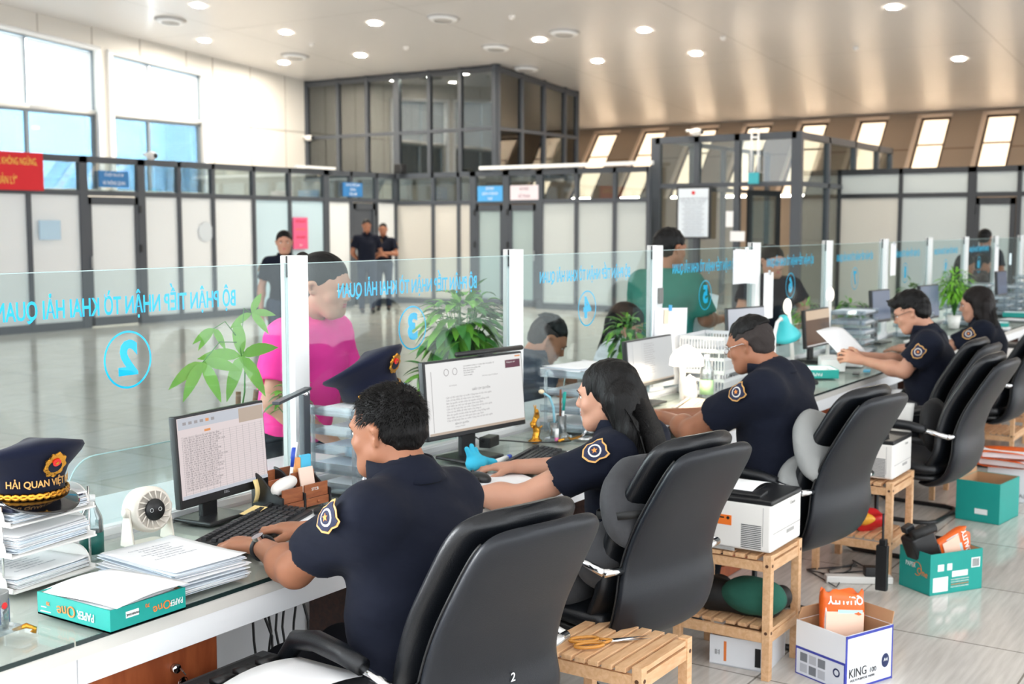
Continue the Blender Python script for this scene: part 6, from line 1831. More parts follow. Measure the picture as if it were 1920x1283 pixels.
def cap_hat(x, y, z, rz, label, text=True, tilt=0, roll=0):
    t = thing('peaked_cap', label, 'cap', (x, y, z), rz)
    t.rotation_euler = (R(tilt), R(roll), R(rz))
    # front of the cap looks along -Y
    b = MB(); n = 48
    def ring(rx, ry, z, lift, cy=0.0):
        return [(rx * math.cos(2 * PI * i / n), cy + ry * math.sin(2 * PI * i / n), z + lift * (-math.sin(2 * PI * i / n))) for i in range(n)]
    R_ = [ring(.088, .104, .0, 0), ring(.090, .106, .045, .006), ring(.098, .114, .062, .014), ring(.132, .140, .088, .030, .0), ring(.140, .148, .100, .034), ring(.136, .144, .108, .036), ring(.09, .10, .112, .036), ring(.03, .03, .110, .034)]
    V_ = [[b.bm.verts.new(p) for p in r] for r in R_]
    for A, B in zip(V_[:-1], V_[1:]):
        for j in range(n): b.bm.faces.new((A[j], A[(j + 1) % n], B[(j + 1) % n], B[j]))
    b.bm.faces.new(V_[-1]); b.bm.faces.new(V_[0][::-1])
    b.build('crown', M_navyc, t, smooth=True)
    v = MB()
    def fn(u, w):
        a = R(-155 + 130 * u); rr = .104 + .052 * w * math.sin(PI * u) ** .6
        return Vector(((.088 + (rr - .104)) * math.cos(a) * 1.0, rr * math.sin(a), .008 - .030 * w * math.sin(PI * u)))
    v.grid(25, 7, fn); v.build('visor', mat('patent_leather', '0a0a0c', .08, coat=1.0), t, smooth=True, solid=.003)
    c_ = MB()
    for s_ in (0, PI):
        c_.tube([(.092 * math.cos(a) * 1.02, .109 * math.sin(a) - .002, .015 + .0045 * math.sin(18 * a + s_)) for a in [R(-165 + 150 * i / 50) for i in range(51)]], .0055, 8)
    c_.build('gold_braid', M_gold, t, smooth=True)
    for s_ in (-1, 1): MB().ball((s_ * .091, -.034, .016), .007, 12, 8).build('side_button', M_gold, t, smooth=True)
    BM = frame_M((0, -.1365, .098), (1, 0, 0), (0, -.62, .78)) if False else frame_M((0, -.136, .092), (1, 0, 0), (0, -.50, .86))
    g_ = MB(); g_.prism([(.026 * math.cos(a) * (1 + .08 * math.cos(9 * a)), .034 * math.sin(a) * (1 + .08 * math.cos(9 * a))) for a in [R(i * 8) for i in range(45)]], .005, BM)
    bd = g_.build('wreath_badge', M_gold, t)
    MB().lathe([(0, .002), (.0165, .002), (.0165, 0)], 22, BM @ Matrix.Translation((0, -.003, .0045))).build('badge_field', M_navyc, bd)
    MB().lathe([(0, .003), (.010, .003), (.010, 0)], 18, BM @ Matrix.Translation((0, .010, .0055))).build('red_disc', M_red, bd)
    st = MB(); st.prism([((.006 if i % 2 == 0 else .0028) * math.sin(PI * i / 5), (.006 if i % 2 == 0 else .0028) * math.cos(PI * i / 5)) for i in range(10)], .0012, BM @ Matrix.Translation((0, .010, .0085))); st.build('gold_star', M_gold, bd)
    if text:
        me = 'HẢI QUAN VIỆT NAM'
        tt = text_mesh('lettering', me, .023, M_goldp, t, Matrix.Identity(4), depth=.0005, bold=.0004, sx=.95)
        for v_ in tt.data.vertices:
            a = -PI / 2 + v_.co.x / .104; r0 = .1115 + v_.co.z
            v_.co = Vector((.094 * math.cos(a) * (r0 / .1115), r0 * math.sin(a) - .001, .044 + v_.co.y))
    return t
cap_hat(1.735, 2.57, ZT + .2135, -4, 'navy peaked cap with gold braid and badge on the cream document tray')
# bottle with green label
def bottle(x, y, label, h=.20, r=.032, lm=None, capm=None, z=None):
    t = DT('water_bottle', label, 'bottle', x, y, 0, z)
    MB().lathe([(0, 0), (r * .9, 0), (r, .01), (r * .94, h * .3), (r, h * .36), (r, h * .62), (r * .9, h * .7), (r * .45, h * .88), (r * .38, h * .93), (r * .38, h), (0, h)], 24).build('bottle_body', M_bottle, t, smooth=True)
    MB().lathe([(r * 1.01, h * .12), (r * 1.02, h * .12), (r * 1.02, h * .45), (r * 1.01, h * .45)], 24).build('label_band', lm or M_teald, t, smooth=True)
    MB().cyl((0, 0, h * .94), (0, 0, h * 1.03), r * .42, 14).build('bottle_cap', capm or M_wp, t, smooth=True)
    return t
b_ = bottle(1.945, 2.60, 'clear water bottle with a dark green label behind the paper tray', h=.165, r=.03)
# crystal pen holder with gold feet and gold figure at far left
t = DT('crystal_pen_holder', 'crystal cup with gold scroll feet at the near end of the counter', 'pen holder', 1.445, 2.26, 10)
MB().lathe([(0, .022), (.026, .022), (.028, .03), (.030, .10), (.027, .10), (.024, .035), (0, .034)], 24).build('crystal_cup', M_bottle, t, smooth=True)
MB().prism(rrect(.09, .07, .008), .008, Matrix.Translation((0, 0, .014))).build('crystal_base', M_acryl, t)
g_ = MB()
for (a, b__) in ((-.055, -.04), (.055, -.04), (.055, .045), (-.055, .045)):
    g_.tube([(a * .5, b__ * .5, .012), (a * .9, b__ * .9, .018), (a * 1.15, b__ * 1.15, .010), (a * 1.1, b__ * 1.1, .001)], [.004, .006, .005, .007], 8)
g_.build('gold_feet', M_gold, t, smooth=True)
for s_ in (-1, 1): MB().box((s_ * .012, -.0295, .062), (.002, .001, .05)).build('engraved_line', mat('grey_blue_print', '4a5a78', .5), t)
MB().cyl((0, -.0295, .075), (0, -.0305, .075), .007, 14).build('red_emblem', M_red, t)
def gold_figure(x, y, label, z0=0, s=1.0):
    t = DT('gold_figurine', label, 'figurine', x, y, 0)
    solid('figure_body', M_gold, t, [cap((0, 0, .01), (.012, 0, .045), .016, .013, k=.01), cap((.012, 0, .045), (-.012, .004, .075), .012, .010, k=.01), cap((-.012, .004, .075), (.010, 0, .105), .010, .009, k=.01),
            cap((.010, 0, .105), (-.008, -.01, .128), .011, .009, k=.01), cap((-.008, -.01, .128), (-.024, -.016, .126), .008, .005, k=.006), cap((0, 0, .13), (.014, .006, .15), .004, .002, k=.004), cap((-.004, -.004, .13), (.002, .01, .152), .004, .002, k=.004),
            cap((.012, 0, .05), (.036, -.008, .062), .006, .004, k=.006), cap((-.01, 0, .075), (-.036, -.006, .068), .006, .004, k=.006), ell((0, 0, .006), (.032, .026, .008), None, .01)], .0032, rough=(.0016, 320, (1, 1, 1)), smooth=0)
    return t
gold_figure(1.38, 2.38, 'gold dragon figurine cut by the left frame edge')
tag(MB().prism(rrect(.08, .16, .012), .009, Matrix.Translation((1.16, 2.165, ZT)) @ Matrix.Rotation(R(-25), 4, 'Z')).build('mobile_phone', M_black, bevel=.002), 'dark phone lying at the very corner of the counter', 'phone')

# ---- wooden organiser
t = DT('wooden_organiser', 'reddish wooden desk organiser with black curved sides right of the first monitor', 'desk organiser', 2.68, 2.60, -2); t.scale = (.80, .80, .80)
def orgside(x_):
    p = MB(); pts = [(-.085, 0), (.085, 0), (.085, .145)] + [(.085 - .17 * u, .145 - .085 * (1 - math.cos(PI * u)) / 2) for u in [i / 10 for i in range(1, 11)]]
    p.prism(pts, .009, frame_M((x_ - .0045, 0, 0), (0, 1, 0), (0, 0, 1))); p.build('side_panel', M_black, t, bevel=.002)
for x_ in (-.125, -.01, .125): orgside(x_)
o_ = MB()
o_.box((-.067, -.072, .062), (.103, .007, .05)); o_.box((.058, -.072, .062), (.123, .007, .05)); o_.box((-.067, .0, .075), (.103, .007, .08)); o_.box((.058, .0, .08), (.123, .007, .09))
o_.box((-.067, .078, .07), (.103, .007, .13)); o_.box((.058, .078, .07), (.123, .007, .13)); o_.box((-.067, 0, .036), (.103, .15, .005)); o_.box((.058, 0, .036), (.123, .15, .005))
o_.build('wood_panels', M_brownw, t, bevel=.001)
for x_, w_ in ((-.067, .100), (.058, .120)):
    d = MB().box((x_, -.079, .018), (w_, .006, .030)).build('drawer', M_brownw, t, bevel=.001)
    MB().ball((x_, -.087, .018), .0055, 10, 8).build('drawer_knob', M_brownw, d, smooth=True)
text_mesh('brand_lettering', 'STCB', .016, M_wp, t, frame_M((.05, -.0762, .066), (1, 0, 0), (0, 0, 1)))
def pen(x, y, z, L_, label, m, rot=(8, 0, 0), capm=None):
    t = DT('pen', label, 'pen', x, y, 0, z); t.rotation_euler = [R(a) for a in rot]
    MB().cyl((0, 0, 0), (0, 0, L_ * .55), .005, 10).build('barrel', M_wp, t, smooth=True)
    MB().cyl((0, 0, L_ * .55), (0, 0, L_), .0056, 10).build('pen_cap', m, t, smooth=True)
    MB().box((0, .0075, L_ * .85), (.002, .003, L_ * .25)).build('pen_clip', m, t); return t
OX, OY = 2.68, 2.60
pen(OX + .005, OY + .015, ZT + .045, .135, 'blue-capped marker pen standing in the wooden organiser', M_blue, (6, 4, 0))
pen(OX + .03, OY + .035, ZT + .045, .145, 'white pen standing at the back of the wooden organiser', M_wp, (4, 8, 0))
for i, (dx, m_, lb, hh) in enumerate(((.045, mat('orange_glue', 'f0a868', .5), 'orange glue stick in the wooden organiser', .11), (.085, M_sky, 'sky blue note pad in the wooden organiser', .115))):
    tag(MB().box((OX + dx * .8, OY + .016 - dx * .1, ZT + .033 + hh / 2), (.022 if i == 0 else .04, .012, hh), rz=-8).build('glue_stick' if i == 0 else 'note_pad', m_, bevel=.002), lb, 'stationery')
tag(MB().box((OX + .045, OY - .022, ZT + .075), (.055, .006, .080), rz=-8, rx=-12).build('card_pack', mat('pink_yellow_card', 'f4d9c8', .5), bevel=.001), 'pink and yellow printed packet leaning in the wooden organiser', 'packet')
st_ = solid('stapler', M_whitep, None, [cap((-.035, 0, .02), (.035, .01, .035), .017, .016, k=.02), ell((0, 0, .035), (.045, .02, .018), (0, -8, 0), .02)], .005, smooth=2); st_.location = (OX - .055, OY - .025, ZT + .045)
tag(st_, 'white tape dispenser in the near bay of the wooden organiser', 'tape dispenser')
# phone stand
t = DT('phone_stand', 'grey phone stand with a round black base beside the wooden organiser', 'phone stand', 2.875, 2.45, 0)
MB().cyl((0, 0, 0), (0, 0, .010), .042, 26).build('round_base', M_black, t, smooth=True)
MB().tube([(0, .01, .008), (0, .03, .05), (0, .02, .085)], .006, 8).build('stem', M_chrome, t, smooth=True)
MB().prism(rrect(.062, .10, .006), .005, frame_M((0, .0, .075), (1, 0, 0), (0, .35, 1))).build('back_plate', mat('silver_plastic', 'b9bcc2', .35), t)

# ---- clear tray towers
def tray_tower(x, y, rz, w_, d_, levels, gap, label, seed=1, m=None, dens=10):
    t = DT('acrylic_tray_tower', label, 'tray tower', x, y, rz)
    m = m or M_acryl
    for i in range(levels):
        z = .008 + i * gap
        MB().box((0, 0, z), (w_, d_, .004)).build('tray_shelf', m, t)
        for s_ in (-1, 1): MB().box((s_ * w_ / 2, 0, z + .016), (.004, d_, .030)).build('tray_lip', m, t)
        MB().box((0, -d_ / 2, z + .006), (w_, .003, .014)).build('front_lip', m, t)
    p_ = MB()
    for sx_ in (-1, 1):
        for sy_ in (-1, 1): p_.box((sx_ * (w_ / 2 + .004), sy_ * d_ * .38, (levels - 1) * gap / 2 + .015), (.005, .014, (levels - 1) * gap + .03))
    p_.build('corner_posts', m, t)
    rnd = random.Random(seed)
    for i in range(levels):
        n_ = rnd.randint(max(2, dens // 2), dens)
        paper_stack('paper_stack', 'papers on level %s of the %s' % (['one', 'two', 'three', 'four', 'five', 'six'][i], ' '.join(label.split()[:12]).rstrip(',')), x, y, rz + rnd.uniform(-3, 3),
                    w_ * .82, d_ * .86, n_, z=ZT + .0115 + i * gap, step=.0022, seed=seed * 7 + i, jit=.006, top=False, text=False)
    return t
tray_tower(2.99, 2.59, 2, .26, .22, 5, .062, 'clear five-level tray tower beside the first officer\'s head', 4)
cp = cap_hat(3.06, 2.60, ZT + .305, 2, 'navy peaked cap on top of the clear tray tower before the woman in pink', text=False, tilt=-10, roll=-12)
# black LED lamp with flat bar arm
t = DT('desk_lamp', 'black flat-bar desk lamp on a dark upright beside the clear tray tower', 'desk lamp', 2.822, 2.675, 0)
MB().box((0, 0, .006), (.05, .08, .012)).build('base', M_black, t, bevel=.003)
MB().box((0, 0, .165), (.030, .024, .32)).build('upright', mat('gunmetal', '3a3f46', .35), t, bevel=.003)
MB().box((-.11, -.055, .338), (.024, .34, .010), rz=-63).build('light_bar', mat('gunmetal', '3a3f46', .35), t, bevel=.002)
MB().cyl((0, -.01, .32), (0, .01, .335), .012, 12).build('hinge', M_chrome, t, smooth=True)

# ---- second station
t, M = monitor(3.62, 2.50, 20, .52, .295, .285, 'large monitor showing a letter titled GIAY UY QUYEN, light bar on top', E_white, chin=.012)
t.location = (3.60, 2.545, ZT); t.rotation_euler = (0, 0, R(-7)); t.scale = (1, 1, .87)
for i, c_ in enumerate((-.16, -.115)):
    q = MB(); q.tube([M @ Vector((c_ + .012 * math.cos(a), -.001, .105 + .014 * math.sin(a))) for a in [R(i_ * 30) for i_ in range(12)]], .0014, 4, closed=True); q.build('logo_ring', E_inkl, t)
for i in range(5): scr_text(t, M, -.07, .122 - .0095 * i, ['CHI NHÁNH CÔNG TY TNHH VẬN TẢI QUỐC TẾ', 'Địa chỉ: Khu công nghiệp, tỉnh', 'Điện thoại: 0226 3 5', 'Mã số thuế: 0700', 'Email: phongkd'][i], .0075, E_ink)
scr_text(t, M, .03, .050 + .022, 'Hà Nam, ngày 25 tháng 6', .0085, E_inkl); scr_text(t, M, -.15, .048, 'Số: 01/GUQ', .008, E_inkl)
scr_text(t, M, -.03, .020, 'GIẤY ỦY QUYỀN', .013, E_ink)
for i in range(9): scr_text(t, M, -.17 + .0, .000 - .012 * i, ['Căn cứ Bộ luật Dân sự nước Cộng hòa xã hội chủ nghĩa', 'Căn cứ vào Điều lệ hiện hành của công ty', 'Bên ủy quyền và bên nhận ủy quyền cùng thống nhất', 'thực hiện các thủ tục hải quan theo quy định'][i % 4], .0105, E_inkl)
scr_text(t, M, -.13, -.112, 'BÊN ỦY QUYỀN', .010, E_ink); scr_text(t, M, -.13, -.124, 'Công ty TNHH', .008, E_inkl)
scr_patch(t, M, 'popup_box', .205, .108, .085, .034, E_mar); scr_text(t, M, .168, .115, 'Thông báo mới', .008, E_white); scr_patch(t, M, 'orange_tab', .235, .139, .03, .006, E_or); scr_patch(t, M, 'task_bar', 0, -.142, .52, .010, E_tan)
scr_patch(t, M, 'ruler_strip', -.238, -.01, .002, .25, E_inkl)
lb = MB(); lb.cyl(M @ Vector((-.12, -.02, .175)), M @ Vector((.24, -.02, .175)), .011, 14)
lbo = lb.build('light_bar', M_black, t, smooth=True)
MB().box((0, 0, 0), (.05, .035, .02), M=M @ Matrix.Translation((.06, .005, .163))).build('light_bar_clip', M_black, t, bevel=.003)
keyboard(3.67, 2.345, 14, 'black keyboard in front of the large letter-showing monitor', L_=.40, W_=.135)
ms2 = mouse(3.13, 2.30, -10, 'black mouse under the long-haired officer\'s hand')
ms2.location = (3.285, 2.32, ZT)
# teal plush glove and wedge device
t = DT('desk_phone', 'black wedge-shaped desk phone behind the first officer\'s shoulder', 'telephone', 3.20, 2.37, 20)
MB().prism([(-.09, 0), (.09, 0), (.09, .055), (-.09, .02)], .16, frame_M((-.08, 0, 0), (0, 1, 0), (0, 0, 1))).build('phone_body', M_black, t, bevel=.006)
kp = MB()
for i in range(3):
    for j in range(4): kp.box((-.03 + i * .022, -.05 + j * .022, .032 + j * .0042), (.014, .014, .006), rx=11)
kp.build('keypad', M_darker, t)
pl_ = solid('cyan_plush', mat('cyan_plush_cloth', '35b6d8', .8), None, [ell((0, 0, .03), (.06, .035, .028), (0, 0, 10), .02), cap((.03, 0, .03), (.075, -.02, .022), .018, .012, k=.01), cap((-.02, .01, .05), (-.035, .02, .085), .014, .009, k=.01), cap((.0, .01, .05), (.0, .025, .088), .013, .009, k=.01), cap((.02, .01, .045), (.03, .03, .075), .012, .008, k=.01)], .006, rough=(.003, 90, (1, 1, 1)))
tag(pl_, 'crumpled cyan glove-like plush below the large monitor', 'plush toy'); pl_.location = (3.42, 2.42, ZT)
tag(MB().prism(rrect(.22, .31, .004), .003, Matrix.Translation((3.32, 2.235, ZT)) @ Matrix.Rotation(R(-30), 4, 'Z')).build('paper_sheet', M_paper), 'white sheet at the counter edge beside the long-haired officer\'s hand', 'paper')
tag(MB().prism(rrect(.21, .30, .004), .002, Matrix.Translation((3.86, 2.26, ZT)) @ Matrix.Rotation(R(70), 4, 'Z')).build('paper_sheet', M_paper), 'white sheet tucked under the long-haired officer\'s forearm', 'paper')
tag(MB().prism(rrect(.21, .30, .004), .002, Matrix.Translation((2.60, 2.29, ZT)) @ Matrix.Rotation(R(80), 4, 'Z')).build('paper_sheet', M_paper), 'white sheet on the counter by the first officer\'s sleeve', 'paper')
mk = DT('marker_pen', 'thick white and blue marker lying before the large monitor', 'marker', 3.60, 2.44, 8)
MB().cyl((-.06, 0, .010), (.045, 0, .010), .010, 12).build('barrel', M_wp, mk, smooth=True); MB().cyl((.045, 0, .010), (.075, 0, .010), .0095, 12).build('marker_cap', M_blue, mk, smooth=True)
pb_ = DT('power_brick', 'black power brick with cables behind the large monitor', 'power adapter', 3.84, 2.66, 10)
MB().box((0, 0, .022), (.09, .05, .042)).build('brick', M_black, pb_, bevel=.005)
c_ = MB(); c_.tube([(.04, 0, .02), (.09, -.04, .012), (.12, -.12, .006), (.16, -.2, .006), (.22, -.26, .006)], .003, 6); c_.tube([(-.04, 0, .02), (-.08, .02, .05), (-.1, .04, .006)], .003, 6); c_.build('cable', M_black, pb_, smooth=True)
# gold dragon in crystal holder
gold_figure(4.02, 2.56, 'gold dragon figurine standing right of the large monitor')
t = DT('crystal_pen_holder', 'crystal pen holder with pens beside the gold dragon', 'pen holder', 4.13, 2.52, 0)
for (dx, hh) in ((-.03, .075), (.025, .095)):
    MB().lathe([(0, .012), (.017, .012), (.020, .02), (.021, hh), (.018, hh), (.016, .022), (0, .02)], 18, c=(dx, 0, 0)).build('crystal_cup', M_bottle, t, smooth=True)
MB().prism(rrect(.12, .06, .008), .012, Matrix.Identity(4)).build('crystal_base', M_acryl, t)
MB().ball((-.045, -.055, .022), .020, 18, 12).build('crystal_ball', M_bottle, t, smooth=True)
gf = MB(); gf.tube([(-.08, -.05, .01), (-.04, -.07, .02), (0, -.06, .006), (.04, -.075, .012), (.07, -.05, .004)], .006, 8); gf.build('gold_scroll', M_gold, t, smooth=True)
pen(4.155, 2.52, ZT + .022, .17, 'teal pen in the crystal holder', M_teal, (4, 3, 0)); 
def stick(name, label, cat, x, y, pts, r, m, tipm=None):
    t = DT(name, label, cat, x, y); MB().tube(pts, r, 10).build('shaft', m, t, smooth=True)
    if tipm: MB().ball(pts[-1], (.012, .012, .009), 12, 8).build('tip', tipm, t, smooth=True)
    return t
stick('wooden_stick', 'tall brown wooden stick standing in the crystal holder', 'stick', 4.16, 2.53, [(0, 0, .03), (.004, 0, .20)], .0045, mat('stick_brown', '6b3f2a', .6))
stick('flower_pen', 'pale blue bent novelty pen with a cream tip in the crystal holder', 'pen', 4.12, 2.53, [(0, 0, .03), (-.004, .004, .13), (-.02, .012, .175), (-.055, .03, .20)], .005, mat('pale_blue_plastic', '8cc6d8', .4), mat('cream_tip', 'f0dcb8', .5))
lp_ = DT('lipstick', 'small white and pink lipstick before the crystal holder', 'lipstick', 4.07, 2.49); MB().cyl((0, 0, 0), (0, 0, .02), .008, 12).build('tube_base', M_pinkp, lp_, smooth=True); MB().cyl((0, 0, .02), (0, 0, .055), .0085, 12).build('tube_cap', M_wp, lp_, smooth=True)
# round white mirror
t = DT('table_mirror', 'round white-faced table mirror in front of the long-haired officer\'s shoulder', 'mirror', 4.20, 2.42, 10)
MM = frame_M((0, 0, .105), (1, 0, 0), (0, .22, 1))
MB().lathe([(0, .004), (.070, .004), (.076, .006), (.078, 0), (.074, -.006), (0, -.006)], 36, MM).build('mirror_disc', mat('mirror_white', 'f6f8fa', .15), t, smooth=True)
MB().tube([(0, .0, .045), (0, .02, .02), (0, .03, .008)], .006, 8).build('stem', M_chrome, t, smooth=True); MB().cyl((0, .02, 0), (0, .02, .008), .04, 22).build('foot', M_chrome, t, smooth=True)
tray_tower(4.44, 2.58, 3, .34, .24, 4, .075, 'wide clear tray tower behind the long-haired officer with papers', 6)
paper_stack('paper_stack', 'white papers fanned on top of the wide clear tray tower', 4.42, 2.58, -8, .28, .21, 6, z=ZT + .262, seed=21, text=False)
for q_, (x_, y_, a_) in enumerate(((3.46, 2.24, -20),)): pass

# ---- third station
t, M = monitor(5.15, 2.62, 22, .50, .285, .30, 'monitor with a lit glare spot and lamp glow, left of the broad officer', flat_emit('screen_soft', 'dfe2e2', .52), chin=.014)
t.location = (5.21, 2.65, ZT); t.rotation_euler = (0, 0, 0); t.scale = (.93, .93, .72)
for i in range(14): scr_text(t, M, -.08, .115 - .015 * i, ['khai báo hải quan điện tử', 'hồ sơ doanh nghiệp số 0226', 'phân luồng tờ khai xanh'][i % 3], .010, E_inkl)
scr_patch(t, M, 'side_column', -.155, 0, .09, .27, flat_emit('screen_column', 'e9ebea', .5)); scr_patch(t, M, 'task_bar', 0, -.137, .50, .010, E_tan)
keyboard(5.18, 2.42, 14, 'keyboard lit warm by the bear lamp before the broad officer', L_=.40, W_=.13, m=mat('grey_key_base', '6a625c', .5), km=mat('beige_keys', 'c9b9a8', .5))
def bear_lamp(x, y):
    t = DT('bear_lamp', 'glowing white lamp with a dome shade and a bear base beside the monitor', 'desk lamp', x, y, 20)
    solid('bear_base', M_whitep, t, [ell((0, 0, .045), (.048, .042, .05), None, .01), ell((.0, -.005, .10), (.036, .032, .032), None, .01), ell((-.026, 0, .128), (.011, .008, .011), None, .005), ell((.026, 0, .128), (.011, .008, .011), None, .005)], .005, smooth=2)
    MB().tube([(-.055, .03, 0), (-.058, .03, .12), (-.055, .025, .205)], .012, 12).build('stem', M_whitep, t, smooth=True)
    MB().lathe([(.085, -.02), (.080, .02), (.060, .052), (.028, .070), (.012, .078), (.0, .080)], 28, c=(-.045, .01, .21)).build('dome_shade', M_lampw, t, smooth=True)
    MB().ball((-.045, .01, .215), .026, 16, 10).build('bulb', M_led, t, smooth=True)
    fc = MB(); fc.ball((-.012, -.036, .105), .0035, 8, 6); fc.ball((.012, -.036, .105), .0035, 8, 6); fc.ball((0, -.039, .096), .004, 8, 6); fc.build('bear_face', M_black, t, smooth=True)
    l = bpy.data.lights.new('bulb_light', 'POINT'); l.energy = 4.5; l.color = (1, .86, .68); l.shadow_soft_size = .03
    lo_ = bpy.data.objects.new('bulb_light', l); C.objects.link(lo_); lo_.parent = t; lo_.location = (-.045, .01, .165)
bear_lamp(5.36, 2.52)
b_ = bottle(5.52, 2.50, 'clear water bottle with a green label beside the bear lamp', h=.22, r=.034, lm=mat('green_white_label', 'a9cf9a', .5))
# perforated file baskets
def basket(x, y, rz, w_, d_, h, z, label, m=mat('light_grey_plastic', 'cfd1d2', .45), rows=1):
    t = DT('file_basket', label, 'basket', x, y, rz, ZT + z)
    MB().box((0, 0, .003), (w_, d_, .006)).build('basket_floor', m, t)
    b = MB()
    for s_ in (-1, 1):
        for zz in (.012, h - .008): b.box((0, s_ * d_ / 2, zz), (w_, .004, .018)); b.box((s_ * w_ / 2, 0, zz), (.004, d_, .018))
        n_ = int(w_ / .016)
        for i in range(n_ + 1): b.box((-w_ / 2 + w_ * i / n_, s_ * d_ / 2, h / 2), (.007, .003, h - .02))
        n_ = int(d_ / .016)
        for i in range(n_ + 1): b.box((s_ * w_ / 2, -d_ / 2 + d_ * i / n_, h / 2), (.003, .007, h - .02))
    b.build('slotted_walls', m, t); return t
for i in range(3):
    basket(5.83, 2.60, 4, .36, .24, .085, i * .108 + .001, ['lowest white slotted file basket behind the bear lamp', 'middle white slotted file basket behind the bear lamp', 'top white slotted file basket behind the bear lamp'][i])
    paper_stack('paper_stack', ['papers in the lowest slotted basket', 'mixed papers in the middle slotted basket', 'papers in the top slotted basket'][i], 5.83, 2.60, 2, .30, .20, 9, z=ZT + i * .108 + .009, step=.003, seed=31 + i, top=False, text=False)
    if i < 2:
        q = MB()
        for sx_ in (-1, 1):
            for sy_ in (-1, 1): q.cyl((5.83 + sx_ * .165, 2.60 + sy_ * .10, ZT + i * .108 + .084), (5.83 + sx_ * .165, 2.60 + sy_ * .10, ZT + i * .108 + .110), .005, 8)
        tag(q.build('basket_spacer', M_whitep), 'posts between the slotted file baskets, %s set' % ('lower' if i == 0 else 'upper'), 'basket spacer')
paper_stack('paper_stack', 'fan of white papers under the broad officer\'s elbow', 4.72, 2.26, 20, .30, .21, 10, seed=41, text=False)
tag(MB().grid(12, 3, lambda u, v: Vector((.26 * u, .20 * v, .035 * math.sin(PI * u) + .004))).build('open_calendar', mat('grey_print_paper', 'cfd2d6', .6), smooth=True, solid=.002, loc=(4.34, 2.17, ZT), rot=(0, 0, 8)), 'arched grey-printed calendar at the counter edge before the broad officer', 'calendar')
sp_ = DT('paper_sheet', 'white sheet fixed low on the post beside the broad officer\'s monitor', 'paper', 5.585, 2.742, 0)
MB().box((.0, 0, .245), (.37, .003, .40)).build('sheet', M_paper, sp_); MB().box((-.13, .006, .23), (.14, .002, .41)).build('back_sheet', M_paper, sp_); MB().box((-.03, -.008, .445), (.02, .01, .03)).build('blue_clip', mat('blue_clip', '4aa8e0', .4), sp_); MB().box((-.07, -.006, .40), (.05, .002, .07)).build('pale_note', mat('pale_note', 'f4e2c8', .5), sp_)
sp_.rotation_euler = (0, R(3), 0)
# papers clipped on posts
def clipped(x, y, z, w_, h_, rz, label, n=2, rx=0):
    t = thing('clipped_papers', label, 'paper', (x, y, z), rz)
    for i in range(n): MB().box((.01 * i, -.004 * i, -h_ / 2), (w_, .002, h_), ry=3 * i, rx=rx).build('sheet', M_paper, t)
    MB().box((0, -.006, .0), (.016, .012, .028)).build('clip', M_chrome, t); return t
clipped(6.60, 2.755, 1.487, .29, .195, -6, 'two white sheets clipped high on the near side of a screen post', 2)
clipped(6.935, 2.745, 1.345, .17, .28, 3, 'long white sheet hanging on the far side of that same screen post', 1)
clipped(9.55, 2.755, 1.49, .17, .25, 3, 'narrow white sheet hanging on the post above the reading officer', 1)
clipped(13.2, 2.745, 1.42, .26, .36, 4, 'long white sheet on the post near the frame edge', 1)
sw = tag(MB().box((5.527, 2.764, 1.27), (.04, .012, .08)).build('switch_plate', mat('grey_switch', '7a7a78', .5), bevel=.002), 'small grey switch plate on the post beside the green-shirted man', 'switch')

# ---- lamp, monitors etc. further along
def gooseneck(x, y, rz, label, m):
    t = DT('gooseneck_lamp', label, 'desk lamp', x, y, rz)
    MB().lathe([(0, 0), (.075, 0), (.075, .012), (.03, .028), (0, .03)], 26).build('base', M_whitep, t, smooth=True)
    MB().tube([(0, 0, .02), (-.01, 0, .14), (-.005, 0, .26), (.03, 0, .325), (.085, 0, .345), (.125, 0, .325)], .010, 12).build('gooseneck', M_whitep, t, smooth=True)
    SM = Matrix.Translation((.15, 0, .29)) @ Matrix.Rotation(R(-28), 4, 'Y')
    sh = MB().lathe([(.0, .075), (.022, .072), (.030, .05), (.034, .02), (.070, -.035), (.085, -.06), (.082, -.06), (.066, -.034), (.028, .02), (0, .06)], 30, SM).build('shade', m, t, smooth=True)
    MB().ball(SM @ Vector((0, 0, -.03)), .028, 14, 10).build('bulb', M_led, t, smooth=True)
    l = bpy.data.lights.new('bulb_light', 'POINT'); l.energy = 3; l.color = (1, .9, .78); l.shadow_soft_size = .03
    lo_ = bpy.data.objects.new('bulb_light', l); C.objects.link(lo_); lo_.parent = t; lo_.location = SM @ Vector((0, 0, -.062))
    return t
gooseneck(6.40, 2.49, 0, 'turquoise-shaded gooseneck lamp beyond the broad officer\'s head', M_tealp)
t, M = monitor(6.02, 2.66, 150, .42, .24, .33, 'monitor turned away, only its top showing behind the broad officer\'s head', E_gray, chin=.012)
t.location = (6.46, 2.68, ZT); t.rotation_euler = (0, 0, R(-14)); t.scale = (.8, .8, .88)
gl = DT('glue_bottle', 'small white glue bottle with a blue cap behind the broad officer', 'bottle', 6.80, 2.66, 0)
MB().lathe([(0, 0), (.02, 0), (.02, .085), (.010, .105), (.010, .11), (0, .11)], 16).build('bottle_body', M_wp, gl, smooth=True); MB().cyl((0, 0, .11), (0, 0, .145), .009, 12, .004).build('bottle_cap', M_blue, gl, smooth=True)
rb2 = tag(MB().box((6.62, 2.62, ZT + .006), (.10, .03, .010), rz=20).build('red_marker', M_red, bevel=.003), 'red pencil case lying by the glue bottle', 'pencil case')
t, M = monitor(7.15, 2.50, 38, .44, .26, .27, 'monitor with a brownish reflection painted on its screen between the lamps', mat('painted_reflection_screen', '4a3f3a', .12, emit=.16, ecol='8a6a58'), chin=.015)  # brownish reflection is put into the screen's colour and emission
